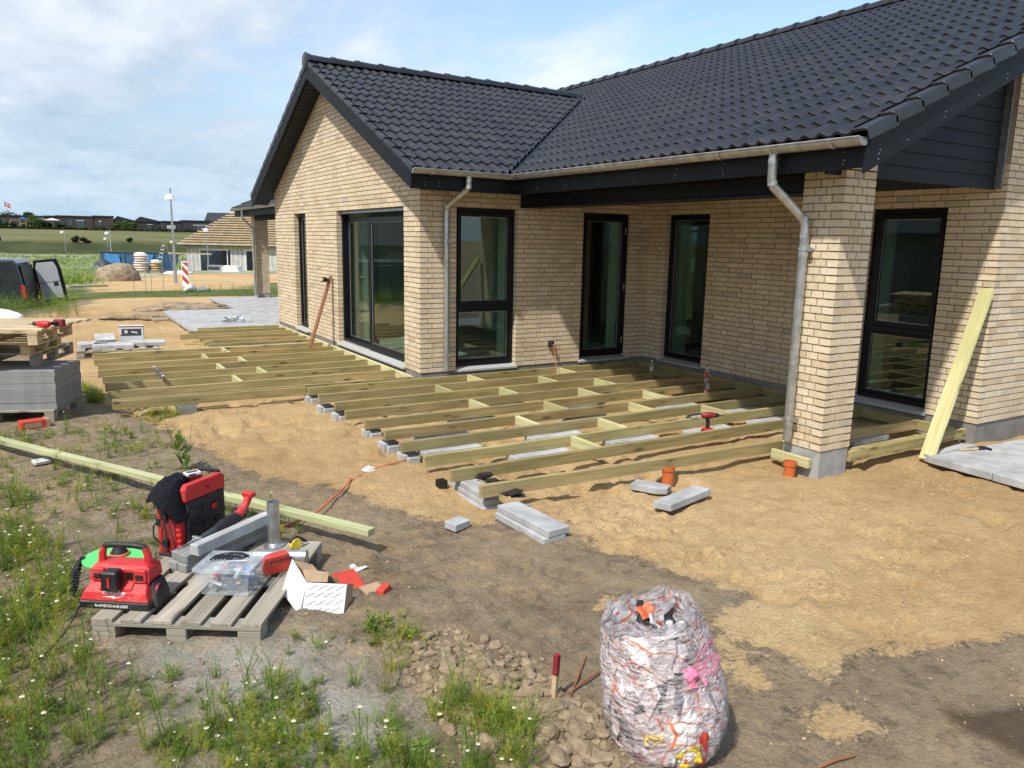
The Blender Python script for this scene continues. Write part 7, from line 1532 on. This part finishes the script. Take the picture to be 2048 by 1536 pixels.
for i,(x,w,h,lb) in enumerate(((-12,6,1.8,'dark hedge bush at the very left of the hill'),(-9.0,3.5,1.5,'dark hedge bush behind the play tower'),(-5.2,3.5,1.9,'dark hedge bush right of the play tower'),(-3.0,2.6,1.4,'round dark bush below the parasol'),(.2,2.6,1.2,'round dark bush left of the brown house'))):
    foliage('hedge_bush',lb,'bush',x,171.5+i*.3,w,2,h,int(500*w/2.5),50+i,group='dark bushes along the hilltop gardens',leaf=.2)
r2=np.random.RandomState(9)
mbx=None
for i,(x,y,w,h,lb) in enumerate(((-9.6,204,4,3.9,'dark tree beside the flagpole, behind the long house'),(-7.2,206,3.5,3.6,'second dark tree right of the flagpole'))): foliage('dark_tree',lb,'tree',x,y,w,3,h,900,60+i,leaf=.25,group='dark trees by the flagpole')
# hedge line along the foot of the gardens reads as one mass
mb=MB(); r=np.random.RandomState(77)
for i in range(5200):
    x=r.uniform(-16,33); y=171.0-.03*x+r.uniform(-.9,.5); z=zH(x,y)+r.rand()**1.3*.75*(.6+.4*math.sin(x*1.7)*math.sin(x*.6+1)); a=r.randn(3); a/=np.linalg.norm(a); b=np.cross(a,r.randn(3)); b/=np.linalg.norm(b); s_=.19*(.5+r.rand()); k=.6+.8*r.rand(); q=np.array([x,y,z]); mb.add([tuple(q-a*s_),tuple(q-b*s_*.6),tuple(q+a*s_),tuple(q+b*s_*.6)],[(0,1,2,3)],(k,k,k))
tag(mb.obj('garden_hedge','bushd',None,fixn=False),kind='stuff')
mb=MB(); r=np.random.RandomState(78)   # distant tree line beyond the houses
for i in range(6000):
    x=r.uniform(-60,160); y=330+r.uniform(-6,6); z=zH(x,y)+r.rand()*(2.6+1.0*math.sin(x*.11)+.7*math.sin(x*.31)); a=r.randn(3); a/=np.linalg.norm(a); b=np.cross(a,r.randn(3)); b/=np.linalg.norm(b); s_=.9*(.5+r.rand()); k=.6+.8*r.rand(); q=np.array([x,y,z]); mb.add([tuple(q-a*s_),tuple(q-b*s_*.6),tuple(q+a*s_),tuple(q+b*s_*.6)],[(0,1,2,3)],(k,k,k))
tag(mb.obj('distant_wood','bushd',None,fixn=False),kind='stuff')
# meadow growth: tall flowering grass as thousands of small tufts
mb=MB(); mf=MB(); r=np.random.RandomState(79)
for x,y in scatter([(-30,30),(-3.5,27),(-1.6,36),(-.5,46),(2.0,60),(6,66),(20,72),(40,90),(40,112),(-30,112)],5200,80):
    z=zH(x,y); h=.18+.34*r.rand(); k=1.0+.9*r.rand()
    for q in range(3):
        a=r.rand()*6.28; dx_,dy_=math.cos(a),math.sin(a); w_=.05+.06*r.rand(); mb.add([(x-dx_*w_,y-dy_*w_,z),(x+dx_*w_,y+dy_*w_,z),(x+dx_*.12+r.randn()*.08,y+dy_*.12+r.randn()*.08,z+h)],[(0,1,2)],(k,k,k*.8))
    if r.rand()<.9:
        for q in range(7): px2,py2,pz2=x+r.randn()*.14,y+r.randn()*.14,z+h*(.8+.3*r.rand()); s_=.035+.03*r.rand(); mf.add([(px2-s_,py2,pz2),(px2,py2-s_,pz2+s_*.5),(px2+s_,py2,pz2),(px2,py2+s_,pz2-s_*.3)],[(0,1,2,3)])
tag(mb.obj('meadow_grass','leaf',None,fixn=False),kind='stuff'); tag(mf.obj('meadow_flowers','petal',None,fixn=False),kind='stuff')
nh=thing('neighbour_house','second neighbouring house with a dark roof, mirrored in the glass of the gable wall','house',(-27,44,-1.2),R(-8)); m=MB(); m.box((0,0,0),(19,9,2.5)); m.obj('wall','plinth',nh); m=MB(); m.prism([(-.6,2.35),(4.5,5.2),(9.6,2.35),(9.6,2.5),(4.5,5.4),(-.6,2.5)],-.5,19.5,'x'); m.obj('roof','tile',nh)
for k in range(4): m=MB(); m.box((2+k*4.4,-.04,.6),(3.8+k*4.4,.02,2.1)); m.obj('window','farglass',nh)
# ================================================================ NEIGHBOUR (seen mirrored in the windows)
nh=thing('neighbour_house','neighbouring house with a dark tiled roof, mirrored in the sliding door','house',(-21,-6,-.3),0); m=MB(); m.box((0,0,0),(7,16,2.6)); m.obj('wall','plinth',nh); m=MB(); m.prism([(-.6,2.45),(3.5,4.6),(7.6,2.45),(7.6,2.6),(3.5,4.8),(-.6,2.6)],-.5,16.5,'y'); m.obj('roof','tile',nh)
for k in range(3): m=MB(); m.box((6.98,2+k*4.6,.6),(7.04,3.6+k*4.6,2.1)); m.obj('window','farglass',nh)
